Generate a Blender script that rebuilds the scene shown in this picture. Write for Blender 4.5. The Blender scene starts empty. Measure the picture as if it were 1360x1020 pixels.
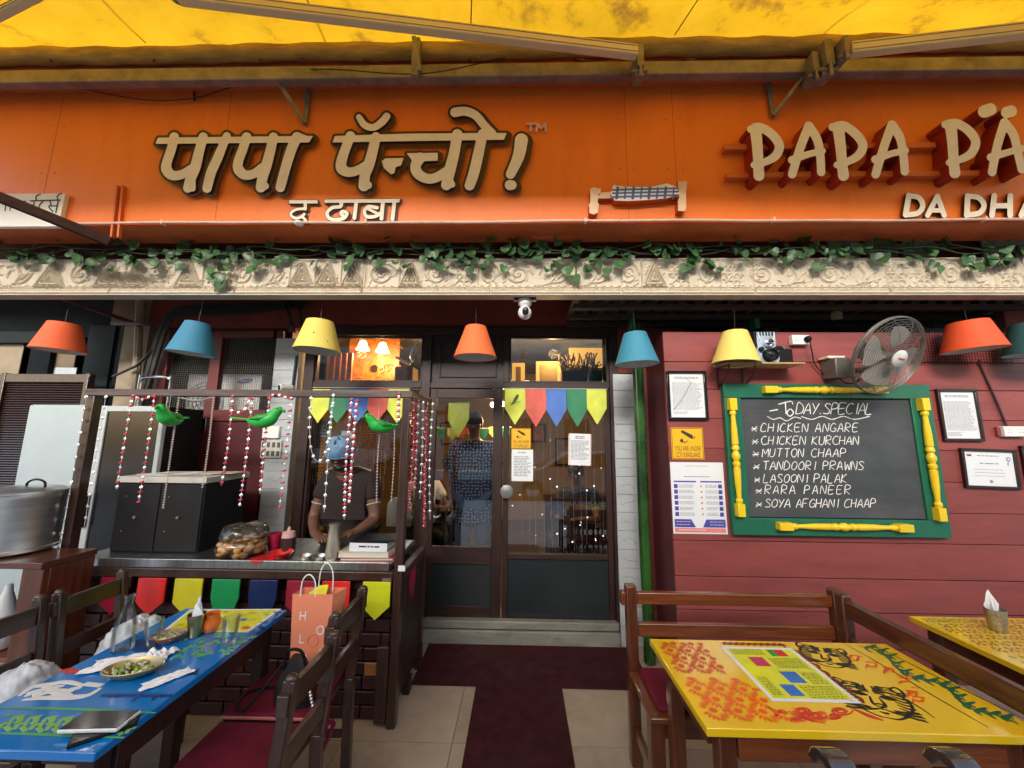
import bpy, bmesh, math, random
import numpy as np
from mathutils import Vector, Matrix

rnd = random.Random(11)
SC = bpy.context.scene
COL = SC.collection
RAD = math.radians

# ------------------------------------------------------------------ camera
F_PX = 490.0
CAM_LOC = Vector((0, 0, 1.65))
CAM_R = (Matrix.Rotation(RAD(1.3), 3, 'Z') @ Matrix.Rotation(RAD(98.2), 3, 'X') @ Matrix.Rotation(RAD(0.5), 3, 'Z'))
cd = bpy.data.cameras.new('camera')
cam = bpy.data.objects.new('camera', cd)
COL.objects.link(cam)
cam.location = CAM_LOC
cam.rotation_euler = CAM_R.to_euler()
cd.sensor_width = 36.0
cd.lens = 36.0 * F_PX / 1360.0
cd.clip_start = 0.02
cd.clip_end = 400
SC.camera = cam

# ------------------------------------------------------------------ light
w = bpy.data.worlds.new('World')
SC.world = w
w.use_nodes = True
wn = w.node_tree
bg = wn.nodes['Background']
sky = wn.nodes.new('ShaderNodeTexSky')
sky.sky_type = 'NISHITA'
sky.sun_disc = False
SUN_EL, SUN_AZ = RAD(15), RAD(190)        # azimuth measured from +Y towards +X: the light comes over the camera's shoulder
sky.sun_elevation = SUN_EL
sky.sun_rotation = SUN_AZ
sky.air_density = 1.0
sky.dust_density = 4.0
sky.ozone_density = 1.0
wn.links.new(sky.outputs[0], bg.inputs[0])
bg.inputs[1].default_value = 0.15
sl = bpy.data.lights.new('sun', 'SUN')
sl.energy = 3.5
sl.angle = RAD(35)
sl.color = (1.0, 0.97, 0.93)
sun = bpy.data.objects.new('sun', sl)
COL.objects.link(sun)
sd = Vector((math.sin(SUN_AZ) * math.cos(SUN_EL), math.cos(SUN_AZ) * math.cos(SUN_EL), math.sin(SUN_EL)))
sun.rotation_euler = sd.to_track_quat('Z', 'Y').to_euler()
SC.view_settings.view_transform = 'Standard'
SC.view_settings.look = 'None'
SC.view_settings.gamma = 1.0
SC.view_settings.exposure = 2.0
SC.view_settings.use_curve_mapping = False
SC.render.engine = 'CYCLES'
SC.cycles.max_bounces = 8
SC.cycles.transparent_max_bounces = 24
SC.cycles.caustics_reflective = False
SC.cycles.caustics_refractive = False
SC.cycles.use_denoising = True

# ------------------------------------------------------------------ pixel -> point of the place (for laying out by eye from the photograph)
def P(px, py, Y=None, X=None, Z=None):
    d = CAM_R @ Vector(((px - 680) / F_PX, (510 - py) / F_PX, -1))
    if Y is not None: t = (Y - CAM_LOC.y) / d.y
    elif X is not None: t = (X - CAM_LOC.x) / d.x
    else: t = (Z - CAM_LOC.z) / d.z
    return CAM_LOC + d * t
def Zat(py, Y, px=688): return P(px, py, Y=Y).z
def Xat(px, Y, py=590): return P(px, py, Y=Y).x

# ------------------------------------------------------------------ objects
def rootloc(p):
    v = Vector((0, 0, 0))
    while p is not None:
        v = v + p.location; p = p.parent
    return v
def thing(name, label, cat, loc=(0, 0, 0), group=None):
    o = bpy.data.objects.new(name, None); COL.objects.link(o)
    o.empty_display_size = 0.1
    o.location = loc; o['label'] = label; o['category'] = cat
    if group: o['group'] = group
    return o
def tag(o, label=None, cat=None, group=None, kind=None):
    if label: o['label'] = label
    if cat: o['category'] = cat
    if group: o['group'] = group
    if kind: o['kind'] = kind
    return o
def copy_tree(o, parent=None):
    c = o.copy(); COL.objects.link(c); c.parent = parent
    for ch in list(o.children): copy_tree(ch, c)
    return c
def inst(name, me, parent, loc=(0, 0, 0), rot=(0, 0, 0), scale=(1, 1, 1)):
    o = bpy.data.objects.new(name, me); COL.objects.link(o)
    o.parent = parent
    o.location = Vector(loc) - (rootloc(parent) if parent else Vector((0, 0, 0)))
    o.rotation_euler = rot; o.scale = scale
    return o

class M:
    """collects shapes in world space, then links them as one mesh object"""
    def __init__(s): s.v = []; s.f = []; s.mi = []; s.cur = 0
    def add(s, vs, fs):
        b = len(s.v); s.v += [tuple(v) for v in vs]
        s.f += [tuple(i + b for i in f) for f in fs]; s.mi += [s.cur] * len(fs)
        return s
    def box(s, x0, x1, y0, y1, z0, z1):
        if x0 > x1: x0, x1 = x1, x0
        if y0 > y1: y0, y1 = y1, y0
        if z0 > z1: z0, z1 = z1, z0
        return s.add([(x0, y0, z0), (x1, y0, z0), (x1, y1, z0), (x0, y1, z0), (x0, y0, z1), (x1, y0, z1), (x1, y1, z1), (x0, y1, z1)],
                     [(0, 3, 2, 1), (4, 5, 6, 7), (0, 1, 5, 4), (1, 2, 6, 5), (2, 3, 7, 6), (3, 0, 4, 7)])
    def bar(s, a, b, wx, wy, up=(0, 0, 1)):
        a, b = Vector(a), Vector(b); d = (b - a).normalized()
        u = Vector(up)
        if abs(d.dot(u)) > .98: u = Vector((0, 1, 0))
        sx = d.cross(u).normalized(); sy = sx.cross(d).normalized()
        q = [a + sx * i * wx / 2 + sy * j * wy / 2 for i, j in ((-1, -1), (1, -1), (1, 1), (-1, 1))]
        r = [v + (b - a) for v in q]
        return s.add(q + r, [(0, 3, 2, 1), (4, 5, 6, 7), (0, 1, 5, 4), (1, 2, 6, 5), (2, 3, 7, 6), (3, 0, 4, 7)])
    def tube(s, pts, r, n=6, flat=None):
        pts = [Vector(p) for p in pts]
        rs = r if isinstance(r, (list, tuple)) else [r] * len(pts)
        vs = []; fs = []; ref = None
        for i, p in enumerate(pts):
            d = (pts[min(i + 1, len(pts) - 1)] - pts[max(i - 1, 0)])
            if d.length < 1e-9: d = Vector((0, 0, 1))
            d.normalize()
            if ref is None or abs(d.dot(ref)) > .97: ref = Vector((0, 1, 0)) if abs(d.y) < .9 else Vector((1, 0, 0))
            u = d.cross(ref).normalized(); v = u.cross(d).normalized(); ref = v
            for k in range(n):
                a = 2 * math.pi * k / n
                o = u * math.cos(a) * rs[i] + v * math.sin(a) * rs[i]
                if flat is not None: o = o - flat * o.dot(flat) * .75
                vs.append(p + o)
        for i in range(len(pts) - 1):
            for k in range(n):
                a, b = i * n + k, i * n + (k + 1) % n
                fs.append((a, b, b + n, a + n))
        fs.append(tuple(range(n - 1, -1, -1))); fs.append(tuple(range((len(pts) - 1) * n, len(pts) * n)))
        return s.add(vs, fs)
    def lathe(s, prof, c, n=24, axis=(0, 0, 1), close=False):
        c = Vector(c); ax = Vector(axis).normalized()
        q = Vector((0, 0, 1)).rotation_difference(ax)
        vs = []; fs = []
        for (r, h) in prof:
            for k in range(n):
                a = 2 * math.pi * k / n
                vs.append(c + q @ Vector((r * math.cos(a), r * math.sin(a), h)))
        for i in range(len(prof) - 1):
            for k in range(n):
                a, b = i * n + k, i * n + (k + 1) % n
                fs.append((a, b, b + n, a + n))
        if not close:
            if prof[0][0] > 1e-4: fs.append(tuple(range(n - 1, -1, -1)))
            if prof[-1][0] > 1e-4: fs.append(tuple(range((len(prof) - 1) * n, len(prof) * n)))
        return s.add(vs, fs)
    def ball(s, c, r, n=10, m=6, sc=(1, 1, 1)):
        prof = [(max(1e-5, math.sin(math.pi * i / m)) , -math.cos(math.pi * i / m)) for i in range(m + 1)]
        b = len(s.v); s.lathe([(p[0] * r, p[1] * r) for p in prof], (0, 0, 0), n)
        for i in range(b, len(s.v)):
            v = s.v[i]; s.v[i] = (c[0] + v[0] * sc[0], c[1] + v[1] * sc[1], c[2] + v[2] * sc[2])
        return s
    def prism(s, poly, f0, f1):
        """poly of 2D points, f0/f1 map a 2D point to the front and back 3D points"""
        n = len(poly)
        return s.add([f0(*p) for p in poly] + [f1(*p) for p in poly],
                     [tuple(range(n)), tuple(range(2 * n - 1, n - 1, -1))] + [(i, i + n, (i + 1) % n + n, (i + 1) % n) for i in range(n)])
    def xform(s, mtx, start=0):
        for i in range(start, len(s.v)): s.v[i] = tuple(mtx @ Vector(s.v[i]))
        return s
    def mesh(s, name, mats, org=Vector((0, 0, 0)), smooth=False, fix=True):
        me = bpy.data.meshes.new(name)
        me.from_pydata([(v[0] - org.x, v[1] - org.y, v[2] - org.z) for v in s.v], [], s.f)
        for m in (mats if isinstance(mats, (list, tuple)) else [mats]): me.materials.append(m)
        if any(s.mi): me.polygons.foreach_set('material_index', s.mi)
        if fix:
            bm = bmesh.new(); bm.from_mesh(me); bmesh.ops.recalc_face_normals(bm, faces=bm.faces); bm.to_mesh(me); bm.free()
        if smooth:
            me.polygons.foreach_set('use_smooth', [True] * len(me.polygons))
            if smooth != 'all':
                me.set_sharp_from_angle(angle=RAD(40))
        me.update()
        return me
    def build(s, name, mats, parent=None, smooth=False, bevel=0, label=None, kind=None, fix=True):
        org = rootloc(parent)
        me = s.mesh(name, mats, org, smooth, fix)
        o = bpy.data.objects.new(name, me); COL.objects.link(o); o.parent = parent
        if bevel:
            b = o.modifiers.new('bevel', 'BEVEL'); b.width = bevel; b.segments = 2; b.limit_method = 'ANGLE'; b.angle_limit = RAD(40)
            me.polygons.foreach_set('use_smooth', [True] * len(me.polygons)); me.set_sharp_from_angle(angle=RAD(50))
            b.harden_normals = False
        if label: o['label'] = label
        if kind: o['kind'] = kind
        return o
def bx(name, mats, parent, x0, x1, y0, y1, z0, z1, bevel=0, **k):
    return M().box(x0, x1, y0, y1, z0, z1).build(name, mats, parent, bevel=bevel, **k)

# ------------------------------------------------------------------ materials
MATS = {}
def mat(name, col, rough=.6, metal=0., var=.15, vscale=6., bump=.0, bscale=60., stretch=None, dirt=0., dirtcol=(.03, .025, .02), dscale=2.5,
        coat=0., alpha=None, emit=None, estr=0, trans=0., objrand=0., spec=.5, hue=0.):
    if name in MATS: return MATS[name]
    m = bpy.data.materials.new(name); m.use_nodes = True; MATS[name] = m
    nt = m.node_tree; N = nt.nodes; L = nt.links; b = N['Principled BSDF']
    b.inputs['Roughness'].default_value = rough; b.inputs['Metallic'].default_value = metal
    b.inputs['Specular IOR Level'].default_value = spec
    b.inputs['Coat Weight'].default_value = coat; b.inputs['Coat Roughness'].default_value = .12
    b.inputs['Transmission Weight'].default_value = trans
    tc = N.new('ShaderNodeTexCoord'); mp = N.new('ShaderNodeMapping')
    L.new(tc.outputs['Object'], mp.inputs[0])
    if stretch: mp.inputs['Scale'].default_value = stretch
    vec = mp.outputs[0]
    if objrand:
        oi = N.new('ShaderNodeObjectInfo'); ad = N.new('ShaderNodeVectorMath'); ad.operation = 'ADD'
        sc_ = N.new('ShaderNodeVectorMath'); sc_.operation = 'SCALE'; sc_.inputs['Scale'].default_value = 37.
        cmb = N.new('ShaderNodeCombineXYZ')
        for i in range(3): L.new(oi.outputs['Random'], cmb.inputs[i])
        L.new(cmb.outputs[0], sc_.inputs[0]); L.new(mp.outputs[0], ad.inputs[0]); L.new(sc_.outputs[0], ad.inputs[1]); vec = ad.outputs[0]
    nz = N.new('ShaderNodeTexNoise'); nz.inputs['Scale'].default_value = vscale; nz.inputs['Detail'].default_value = 8; nz.inputs['Roughness'].default_value = .62
    L.new(vec, nz.inputs['Vector'])
    cr = N.new('ShaderNodeValToRGB')
    lo = tuple(c * (1 - var) for c in col); hi = tuple(min(1, c * (1 + var)) for c in col)
    cr.color_ramp.elements[0].position = .32; cr.color_ramp.elements[1].position = .68
    cr.color_ramp.elements[0].color = (*lo, 1); cr.color_ramp.elements[1].color = (*hi, 1)
    L.new(nz.outputs['Fac'], cr.inputs[0]); out = cr.outputs[0]
    if objrand:
        hs = N.new('ShaderNodeHueSaturation'); mr = N.new('ShaderNodeMapRange')
        mr.inputs['To Min'].default_value = 1 - objrand; mr.inputs['To Max'].default_value = 1 + objrand
        L.new(oi.outputs['Random'], mr.inputs[0]); L.new(mr.outputs[0], hs.inputs['Value']); L.new(out, hs.inputs['Color']); out = hs.outputs[0]
    if dirt:
        n2 = N.new('ShaderNodeTexNoise'); n2.inputs['Scale'].default_value = dscale; n2.inputs['Detail'].default_value = 10; n2.inputs['Roughness'].default_value = .7
        L.new(vec, n2.inputs['Vector'])
        r2 = N.new('ShaderNodeValToRGB'); r2.color_ramp.elements[0].position = .48; r2.color_ramp.elements[1].position = .75
        r2.color_ramp.elements[0].color = (0, 0, 0, 1); r2.color_ramp.elements[1].color = (dirt,) * 3 + (1,)
        L.new(n2.outputs['Fac'], r2.inputs[0])
        mx = N.new('ShaderNodeMix'); mx.data_type = 'RGBA'; mx.inputs[7].default_value = (*dirtcol, 1)
        L.new(r2.outputs[0], mx.inputs[0]); L.new(out, mx.inputs[6]); out = mx.outputs[2]
        rm = N.new('ShaderNodeMapRange'); rm.inputs['To Min'].default_value = rough; rm.inputs['To Max'].default_value = min(1, rough + .3)
        L.new(r2.outputs[0], rm.inputs[0]); L.new(rm.outputs[0], b.inputs['Roughness'])
    L.new(out, b.inputs['Base Color'])
    if bump:
        bp = N.new('ShaderNodeBump'); bp.inputs['Strength'].default_value = bump; bp.inputs['Distance'].default_value = .004
        nb = N.new('ShaderNodeTexNoise'); nb.inputs['Scale'].default_value = bscale; nb.inputs['Detail'].default_value = 6
        L.new(vec, nb.inputs['Vector']); L.new(nb.outputs['Fac'], bp.inputs['Height']); L.new(bp.outputs[0], b.inputs['Normal'])
    if emit:
        b.inputs['Emission Color'].default_value = (*emit, 1); b.inputs['Emission Strength'].default_value = estr
    if alpha is not None: b.inputs['Alpha'].default_value = alpha
    return m
def glass(name, tint=(.9, .95, .95), refl=1.0, rough=.0, fog=0.):
    m = bpy.data.materials.new(name); m.use_nodes = True; nt = m.node_tree; N = nt.nodes; L = nt.links
    for n in list(N):
        if n.type != 'OUTPUT_MATERIAL': N.remove(n)
    out = [n for n in N if n.type == 'OUTPUT_MATERIAL'][0]
    tr = N.new('ShaderNodeBsdfTransparent'); tr.inputs[0].default_value = (*tint, 1)
    gl = N.new('ShaderNodeBsdfGlossy'); gl.inputs['Roughness'].default_value = rough
    fr = N.new('ShaderNodeFresnel'); fr.inputs['IOR'].default_value = 1.5
    mu = N.new('ShaderNodeMath'); mu.operation = 'MULTIPLY_ADD'; mu.inputs[1].default_value = refl; mu.inputs[2].default_value = .03; mu.use_clamp = True
    L.new(fr.outputs[0], mu.inputs[0])
    mx = N.new('ShaderNodeMixShader'); L.new(mu.outputs[0], mx.inputs[0]); L.new(tr.outputs[0], mx.inputs[1]); L.new(gl.outputs[0], mx.inputs[2])
    last = mx
    if fog:
        df = N.new('ShaderNodeBsdfDiffuse'); df.inputs[0].default_value = (.2, .22, .22, 1)
        m2 = N.new('ShaderNodeMixShader'); m2.inputs[0].default_value = fog
        L.new(mx.outputs[0], m2.inputs[1]); L.new(df.outputs[0], m2.inputs[2]); last = m2
    L.new(last.outputs[0], out.inputs[0])
    return m
def wood(name, col, rough=.4, axis='x', coat=.25, wear=.25):
    st = {'x': (1.2, 14, 14), 'y': (14, 1.2, 14), 'z': (14, 14, 1.2)}[axis]
    return mat(name, col, rough, var=.45, vscale=3., stretch=st, bump=.25, bscale=9., coat=coat, objrand=.15, dirt=wear, dirtcol=tuple(c * .35 for c in col), dscale=1.2)

# ------------------------------------------------------------------ SDF outlines -> solid letters
def sdf_grid(strokes, polys, step, grow=0., shift=None):
    """strokes: (points, r or [r..]); polys: list of points. returns field, x0, y0 (negative inside)"""
    xs = [p[0] for s in strokes for p in s[0]] + [p[0] for q in polys for p in q]
    ys = [p[1] for s in strokes for p in s[0]] + [p[1] for q in polys for p in q]
    mr = max([max(s[1]) if isinstance(s[1], (list, tuple)) else s[1] for s in strokes] + [1]) + abs(grow) + 3 * step
    sh = shift or []
    ex = max([abs(q) for t in sh for q in t] + [0])
    x0, x1, y0, y1 = min(xs) - mr - ex, max(xs) + mr + ex, min(ys) - mr - ex, max(ys) + mr + ex
    gx = np.arange(x0, x1 + step, step); gy = np.arange(y0, y1 + step, step)
    Fd = np.full((len(gy), len(gx)), 1e6)
    def win(ax, bx_, ay, by):
        i0 = max(0, int((ax - x0) / step) - 1); i1 = min(len(gx), int((bx_ - x0) / step) + 3)
        j0 = max(0, int((ay - y0) / step) - 1); j1 = min(len(gy), int((by - y0) / step) + 3)
        return slice(j0, j1), slice(i0, i1)
    for (ox, oy) in [(0, 0)] + list(sh):
        for pts, r in strokes:
            rs = list(r) if isinstance(r, (list, tuple)) else [r] * len(pts)
            if len(pts) == 1: pts = [pts[0], (pts[0][0] + 1e-3, pts[0][1])]; rs = [rs[0]] * 2
            for (a, b, ra, rb) in zip(pts[:-1], pts[1:], rs[:-1], rs[1:]):
                m_ = max(ra, rb) + grow + 3 * step
                J, I = win(min(a[0], b[0]) + ox - m_, max(a[0], b[0]) + ox + m_, min(a[1], b[1]) + oy - m_, max(a[1], b[1]) + oy + m_)
                X, Y = np.meshgrid(gx[I], gy[J])
                dx, dy = b[0] - a[0], b[1] - a[1]; L2 = dx * dx + dy * dy + 1e-9
                px_, py_ = X - a[0] - ox, Y - a[1] - oy
                t = np.clip((px_ * dx + py_ * dy) / L2, 0, 1)
                d = np.hypot(px_ - t * dx, py_ - t * dy) - (ra + (rb - ra) * t) - grow
                Fd[J, I] = np.minimum(Fd[J, I], d)
        for q in polys:
            qx = [p[0] + ox for p in q]; qy = [p[1] + oy for p in q]; m_ = grow + 3 * step
            J, I = win(min(qx) - m_, max(qx) + m_, min(qy) - m_, max(qy) + m_)
            X, Y = np.meshgrid(gx[I], gy[J]); d = np.full(X.shape, 1e6); ins = np.zeros(X.shape, bool)
            for k in range(len(q)):
                ax, ay, bx2, by2 = qx[k], qy[k], qx[(k + 1) % len(q)], qy[(k + 1) % len(q)]
                dx, dy = bx2 - ax, by2 - ay; t = np.clip(((X - ax) * dx + (Y - ay) * dy) / (dx * dx + dy * dy + 1e-9), 0, 1)
                d = np.minimum(d, np.hypot(X - ax - t * dx, Y - ay - t * dy))
                c = ((ay > Y) != (by2 > Y)) & (X < (bx2 - ax) * (Y - ay) / ((by2 - ay) if abs(by2 - ay) > 1e-9 else 1e-9) + ax)
                ins ^= c
            d = np.where(ins, -d, d) - grow
            Fd[J, I] = np.minimum(Fd[J, I], d)
    return Fd, x0, y0
def march(mb, Fd, x0, y0, step, front, back=None):
    """fills the region Fd<0 on mb; front(x,y)/back(x,y) give 3D points; side walls where back is given"""
    ny, nx = Fd.shape; I = Fd < 0
    code = I[:-1, :-1].astype(int) + 2 * I[:-1, 1:] + 4 * I[1:, 1:] + 8 * I[1:, :-1]
    vs = []; fs = []; idx = {}
    def vid(key, x, y):
        if key in idx: return idx[key]
        idx[key] = len(vs); vs.append((x0 + x * step, y0 + y * step)); return idx[key]
    edges = []
    for j in range(ny - 1):
        row = code[j]; i = 0; nz_ = np.nonzero(row)[0]
        if len(nz_) == 0: continue
        i = int(nz_[0]); end = int(nz_[-1])
        while i <= end:
            c = int(row[i])
            if c == 15:
                k = i
                while k + 1 <= end and row[k + 1] == 15: k += 1
                fs.append((vid((i, j), i, j), vid((k + 1, j), k + 1, j), vid((k + 1, j + 1), k + 1, j + 1), vid((i, j + 1), i, j + 1)))
                i = k + 1; continue
            if c:
                cs = [(i, j), (i + 1, j), (i + 1, j + 1), (i, j + 1)]; poly = []; cross = []
                for k in range(4):
                    (ax, ay), (bx2, by2) = cs[k], cs[(k + 1) % 4]; fa, fb = Fd[ay, ax], Fd[by2, bx2]
                    if fa < 0: poly.append(vid((ax, ay), ax, ay))
                    if (fa < 0) != (fb < 0):
                        t = fa / (fa - fb); kx, ky = min(ax, bx2), min(ay, by2)
                        v = vid(('h' if ay == by2 else 'v', kx, ky), ax + (bx2 - ax) * t, ay + (by2 - ay) * t)
                        poly.append(v); cross.append((v, fa < 0))
                if len(poly) >= 3: fs.append(tuple(poly))
                for k in range(len(cross)):
                    if cross[k][1]: edges.append((cross[k][0], cross[(k + 1) % len(cross)][0]))
            i += 1
    b = [front(*v) for v in vs]; n = len(vs)
    if back is not None:
        b += [back(*v) for v in vs]; fs += [(e[0], e[0] + n, e[1] + n, e[1]) for e in edges]
    mb.add(b, fs)
    return mb
def letters(mb, strokes, polys, step, front, back=None, grow=0, shift=None):
    Fd, x0, y0 = sdf_grid(strokes, polys, step, grow, shift)
    return march(mb, Fd, x0, y0, step, front, back)
def spl(pts, n=6):
    """smooth a polyline (Catmull-Rom)"""
    if len(pts) < 3: return list(pts)
    q = [pts[0]] + list(pts) + [pts[-1]]; out = []
    for i in range(1, len(q) - 2):
        for k in range(n):
            t = k / n; t2, t3 = t * t, t * t * t
            out.append(tuple(.5 * ((2 * q[i][c]) + (-q[i - 1][c] + q[i + 1][c]) * t + (2 * q[i - 1][c] - 5 * q[i][c] + 4 * q[i + 1][c] - q[i + 2][c]) * t2 + (-q[i - 1][c] + 3 * q[i][c] - 3 * q[i + 1][c] + q[i + 2][c]) * t3) for c in range(len(pts[0]))))
    out.append(tuple(pts[-1]))
    return out

# ------------------------------------------------------------------ one-stroke handwriting font, cells 0..1 wide, 0 (base)..1.4 (top)
_H = {
 'A': [[(0, 0), (.45, 1.4), (.9, 0)], [(.12, .5), (.8, .5)]], 'B': [[(0, 0), (0, 1.4), (.6, 1.3), (.6, .8), (0, .72), (.75, .6), (.75, .1), (0, 0)]],
 'C': [[(.8, 1.25), (.4, 1.4), (0, .9), (.05, .3), (.4, 0), (.85, .15)]], 'D': [[(0, 0), (0, 1.4), (.5, 1.3), (.85, .8), (.7, .2), (0, 0)]],
 'E': [[(.8, 1.4), (0, 1.38), (0, 0), (.8, .04)], [(0, .7), (.65, .72)]], 'F': [[(.8, 1.4), (0, 1.38), (0, 0)], [(0, .7), (.6, .72)]],
 'G': [[(.8, 1.2), (.4, 1.4), (0, .9), (.05, .25), (.45, 0), (.85, .25), (.85, .6), (.5, .6)]], 'H': [[(0, 0), (0, 1.4)], [(.8, 0), (.8, 1.4)], [(0, .7), (.8, .72)]],
 'I': [[(.4, 0), (.42, 1.4)]], 'J': [[(.6, 1.4), (.6, .2), (.3, 0), (0, .2)]], 'K': [[(0, 0), (0, 1.4)], [(.75, 1.4), (0, .6), (.8, 0)]],
 'L': [[(0, 1.4), (0, .02), (.75, 0)]], 'M': [[(0, 0), (.08, 1.4), (.5, .5), (.9, 1.4), (1., 0)]], 'N': [[(0, 0), (.04, 1.4), (.8, 0), (.84, 1.4)]],
 'O': [[(.45, 1.4), (.05, 1.0), (.05, .3), (.45, 0), (.85, .35), (.85, 1.05), (.45, 1.4)]], 'P': [[(0, 0), (.02, 1.4), (.7, 1.3), (.72, .8), (0, .65)]],
 'Q': [[(.45, 1.4), (.05, 1.0), (.05, .3), (.45, 0), (.85, .35), (.85, 1.05), (.45, 1.4)], [(.5, .4), (.95, -.1)]],
 'R': [[(0, 0), (.02, 1.4), (.7, 1.3), (.72, .85), (0, .68), (.8, 0)]], 'S': [[(.8, 1.2), (.4, 1.4), (.05, 1.1), (.75, .45), (.6, .05), (0, .1)]],
 'T': [[(0, 1.4), (.9, 1.42)], [(.45, 1.4), (.45, 0)]], 'U': [[(0, 1.4), (.02, .3), (.4, 0), (.8, .3), (.82, 1.4)]], 'V': [[(0, 1.4), (.4, 0), (.85, 1.4)]],
 'W': [[(0, 1.4), (.2, 0), (.5, .9), (.8, 0), (1.05, 1.4)]], 'X': [[(0, 0), (.8, 1.4)], [(0, 1.4), (.8, 0)]], 'Y': [[(0, 1.4), (.42, .7)], [(.85, 1.4), (.3, 0)]],
 '*': [[(.1, .3), (.8, .95)], [(.1, .95), (.8, .3)], [(.0, .62), (.9, .62)]], '.': [[(.2, .05), (.28, .1)]], '-': [[(.1, .7), (.8, .7)]],
}
def handwrite(text, x, y, h, adv=None, jit=.04, slant=.1):
    """strokes in a plane, y down; h is the capital height"""
    k = h / 1.4; out = []; adv = adv or k * 1.25
    for ch in text:
        if ch != ' ':
            for st in _H[ch]:
                pts = [(x + (p[0] + p[1] * slant + rnd.uniform(-jit, jit)) * k, y - (p[1] + rnd.uniform(-jit, jit)) * k) for p in st]
                out.append(pts)
        x += adv * ((.62 if ch in 'I.' else 1.0) if ch != ' ' else .8)
    return out
def print_text(mb, body, size, fn, align='CENTER', bold=0.):
    """real type, laid flat through fn(x, y) -> 3D"""
    cu = bpy.data.curves.new('t', 'FONT'); cu.body = body; cu.size = size; cu.align_x = align; cu.offset = bold; cu.resolution_u = 3
    o = bpy.data.objects.new('t', cu); COL.objects.link(o)
    me = o.to_mesh()
    mb.add([fn(v.co.x, v.co.y) for v in me.vertices], [tuple(p.vertices) for p in me.polygons])
    o.to_mesh_clear(); bpy.data.objects.remove(o); bpy.data.curves.remove(cu)
    return mb
def text_lines(mb, x0, x1, z1, z0, Y, lh, rr, fill=.45, ragged=.3):
    """rows of small print too fine to read: word-long dashes in the plane Y"""
    z = z1
    while z - lh * fill > z0:
        x = x0; end = x1 - rr.random() * ragged * (x1 - x0)
        while x < end:
            w_ = lh * rr.uniform(.8, 3.2)
            mb.add([(x, Y, z), (min(x + w_, x1), Y, z), (min(x + w_, x1), Y, z - lh * fill), (x, Y, z - lh * fill)], [(0, 3, 2, 1)])
            x += w_ + lh * .45
        z -= lh

# ------------------------------------------------------------------ bodies
def skin_obj(name, verts, edges, radii, m, parent, sub=2, root=0, smooth=True):
    me = bpy.data.meshes.new('t'); me.from_pydata([tuple(v) for v in verts], edges, [])
    o = bpy.data.objects.new('t', me); COL.objects.link(o)
    o.modifiers.new('s', 'SKIN')
    for i, r in enumerate(radii):
        r = r if isinstance(r, (tuple, list)) else (r, r)
        me.skin_vertices[0].data[i].radius = r
    me.skin_vertices[0].data[root].use_root = True
    ss = o.modifiers.new('u', 'SUBSURF'); ss.levels = sub; ss.render_levels = sub
    dg = bpy.context.evaluated_depsgraph_get(); dg.update()
    nm = bpy.data.meshes.new_from_object(o.evaluated_get(dg)); nm.name = name
    bpy.data.objects.remove(o); bpy.data.meshes.remove(me)
    nm.materials.clear(); nm.materials.append(m)
    nm.polygons.foreach_set('use_smooth', [True] * len(nm.polygons))
    r = bpy.data.objects.new(name, nm); COL.objects.link(r); r.parent = parent
    org = rootloc(parent)
    nm.transform(Matrix.Translation(-org))
    return r
# ------------------------------------------------------------------ palette
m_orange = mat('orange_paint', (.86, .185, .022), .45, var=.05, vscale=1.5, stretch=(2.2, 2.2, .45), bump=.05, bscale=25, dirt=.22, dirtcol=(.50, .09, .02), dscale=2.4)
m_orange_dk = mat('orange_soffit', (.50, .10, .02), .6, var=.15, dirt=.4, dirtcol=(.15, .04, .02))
m_redwall = mat('red_plank_paint', (.255, .056, .050), .45, var=.16, vscale=2.5, stretch=(.6, 1, 3), bump=.18, bscale=22, objrand=.10, dirt=.55, dirtcol=(.12, .03, .032), dscale=2.2)
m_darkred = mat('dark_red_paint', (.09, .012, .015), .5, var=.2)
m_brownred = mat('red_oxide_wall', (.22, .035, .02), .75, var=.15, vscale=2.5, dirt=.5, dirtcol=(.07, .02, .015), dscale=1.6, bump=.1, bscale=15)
m_tile = mat('beige_floor_tile', (.40, .325, .245), .42, var=.14, vscale=2.2, objrand=.05, dirt=.6, dirtcol=(.20, .15, .11), dscale=3.5, bump=.04)
m_grout = mat('dark_grout', (.10, .08, .06), .9)
m_carpet = mat('maroon_carpet', (.050, .011, .014), .95, var=.3, vscale=11., bump=.8, bscale=420, dirt=.35, dirtcol=(.09, .05, .05), dscale=2.2, spec=.15)
m_marble = mat('worn_marble', (.25, .24, .20), .5, var=.2, vscale=3., stretch=(1, 2, 4), bump=.2, bscale=30, dirt=.75, dirtcol=(.09, .08, .065), dscale=4.)
m_white_tile = mat('white_wall_tile', (.44, .47, .49), .3, var=.08, vscale=4., objrand=.03, dirt=.3, dirtcol=(.35, .36, .36), dscale=6)
m_vein = mat('tile_vein_print', (.16, .17, .18), .3)
m_dwood = wood('dark_stained_wood', (.026, .0095, .007), .5, 'z', coat=.0)
m_dwood_x = wood('dark_stained_wood_lengthwise', (.026, .0095, .007), .5, 'x', coat=.0)
m_mwood = wood('brown_wood', (.042, .018, .012), .35, 'y', coat=.35)
m_mwood_z = wood('brown_wood_upright', (.042, .018, .012), .35, 'z', coat=.35)
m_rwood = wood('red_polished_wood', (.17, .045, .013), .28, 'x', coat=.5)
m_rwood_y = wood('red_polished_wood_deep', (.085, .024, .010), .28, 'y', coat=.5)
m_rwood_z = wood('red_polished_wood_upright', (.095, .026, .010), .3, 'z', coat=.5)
m_slate = mat('slate_paint', (.010, .014, .017), .8, var=.15, spec=.1)
m_slate2 = mat('slate_paint_light', (.020, .029, .034), .7, var=.12, spec=.15)
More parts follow.
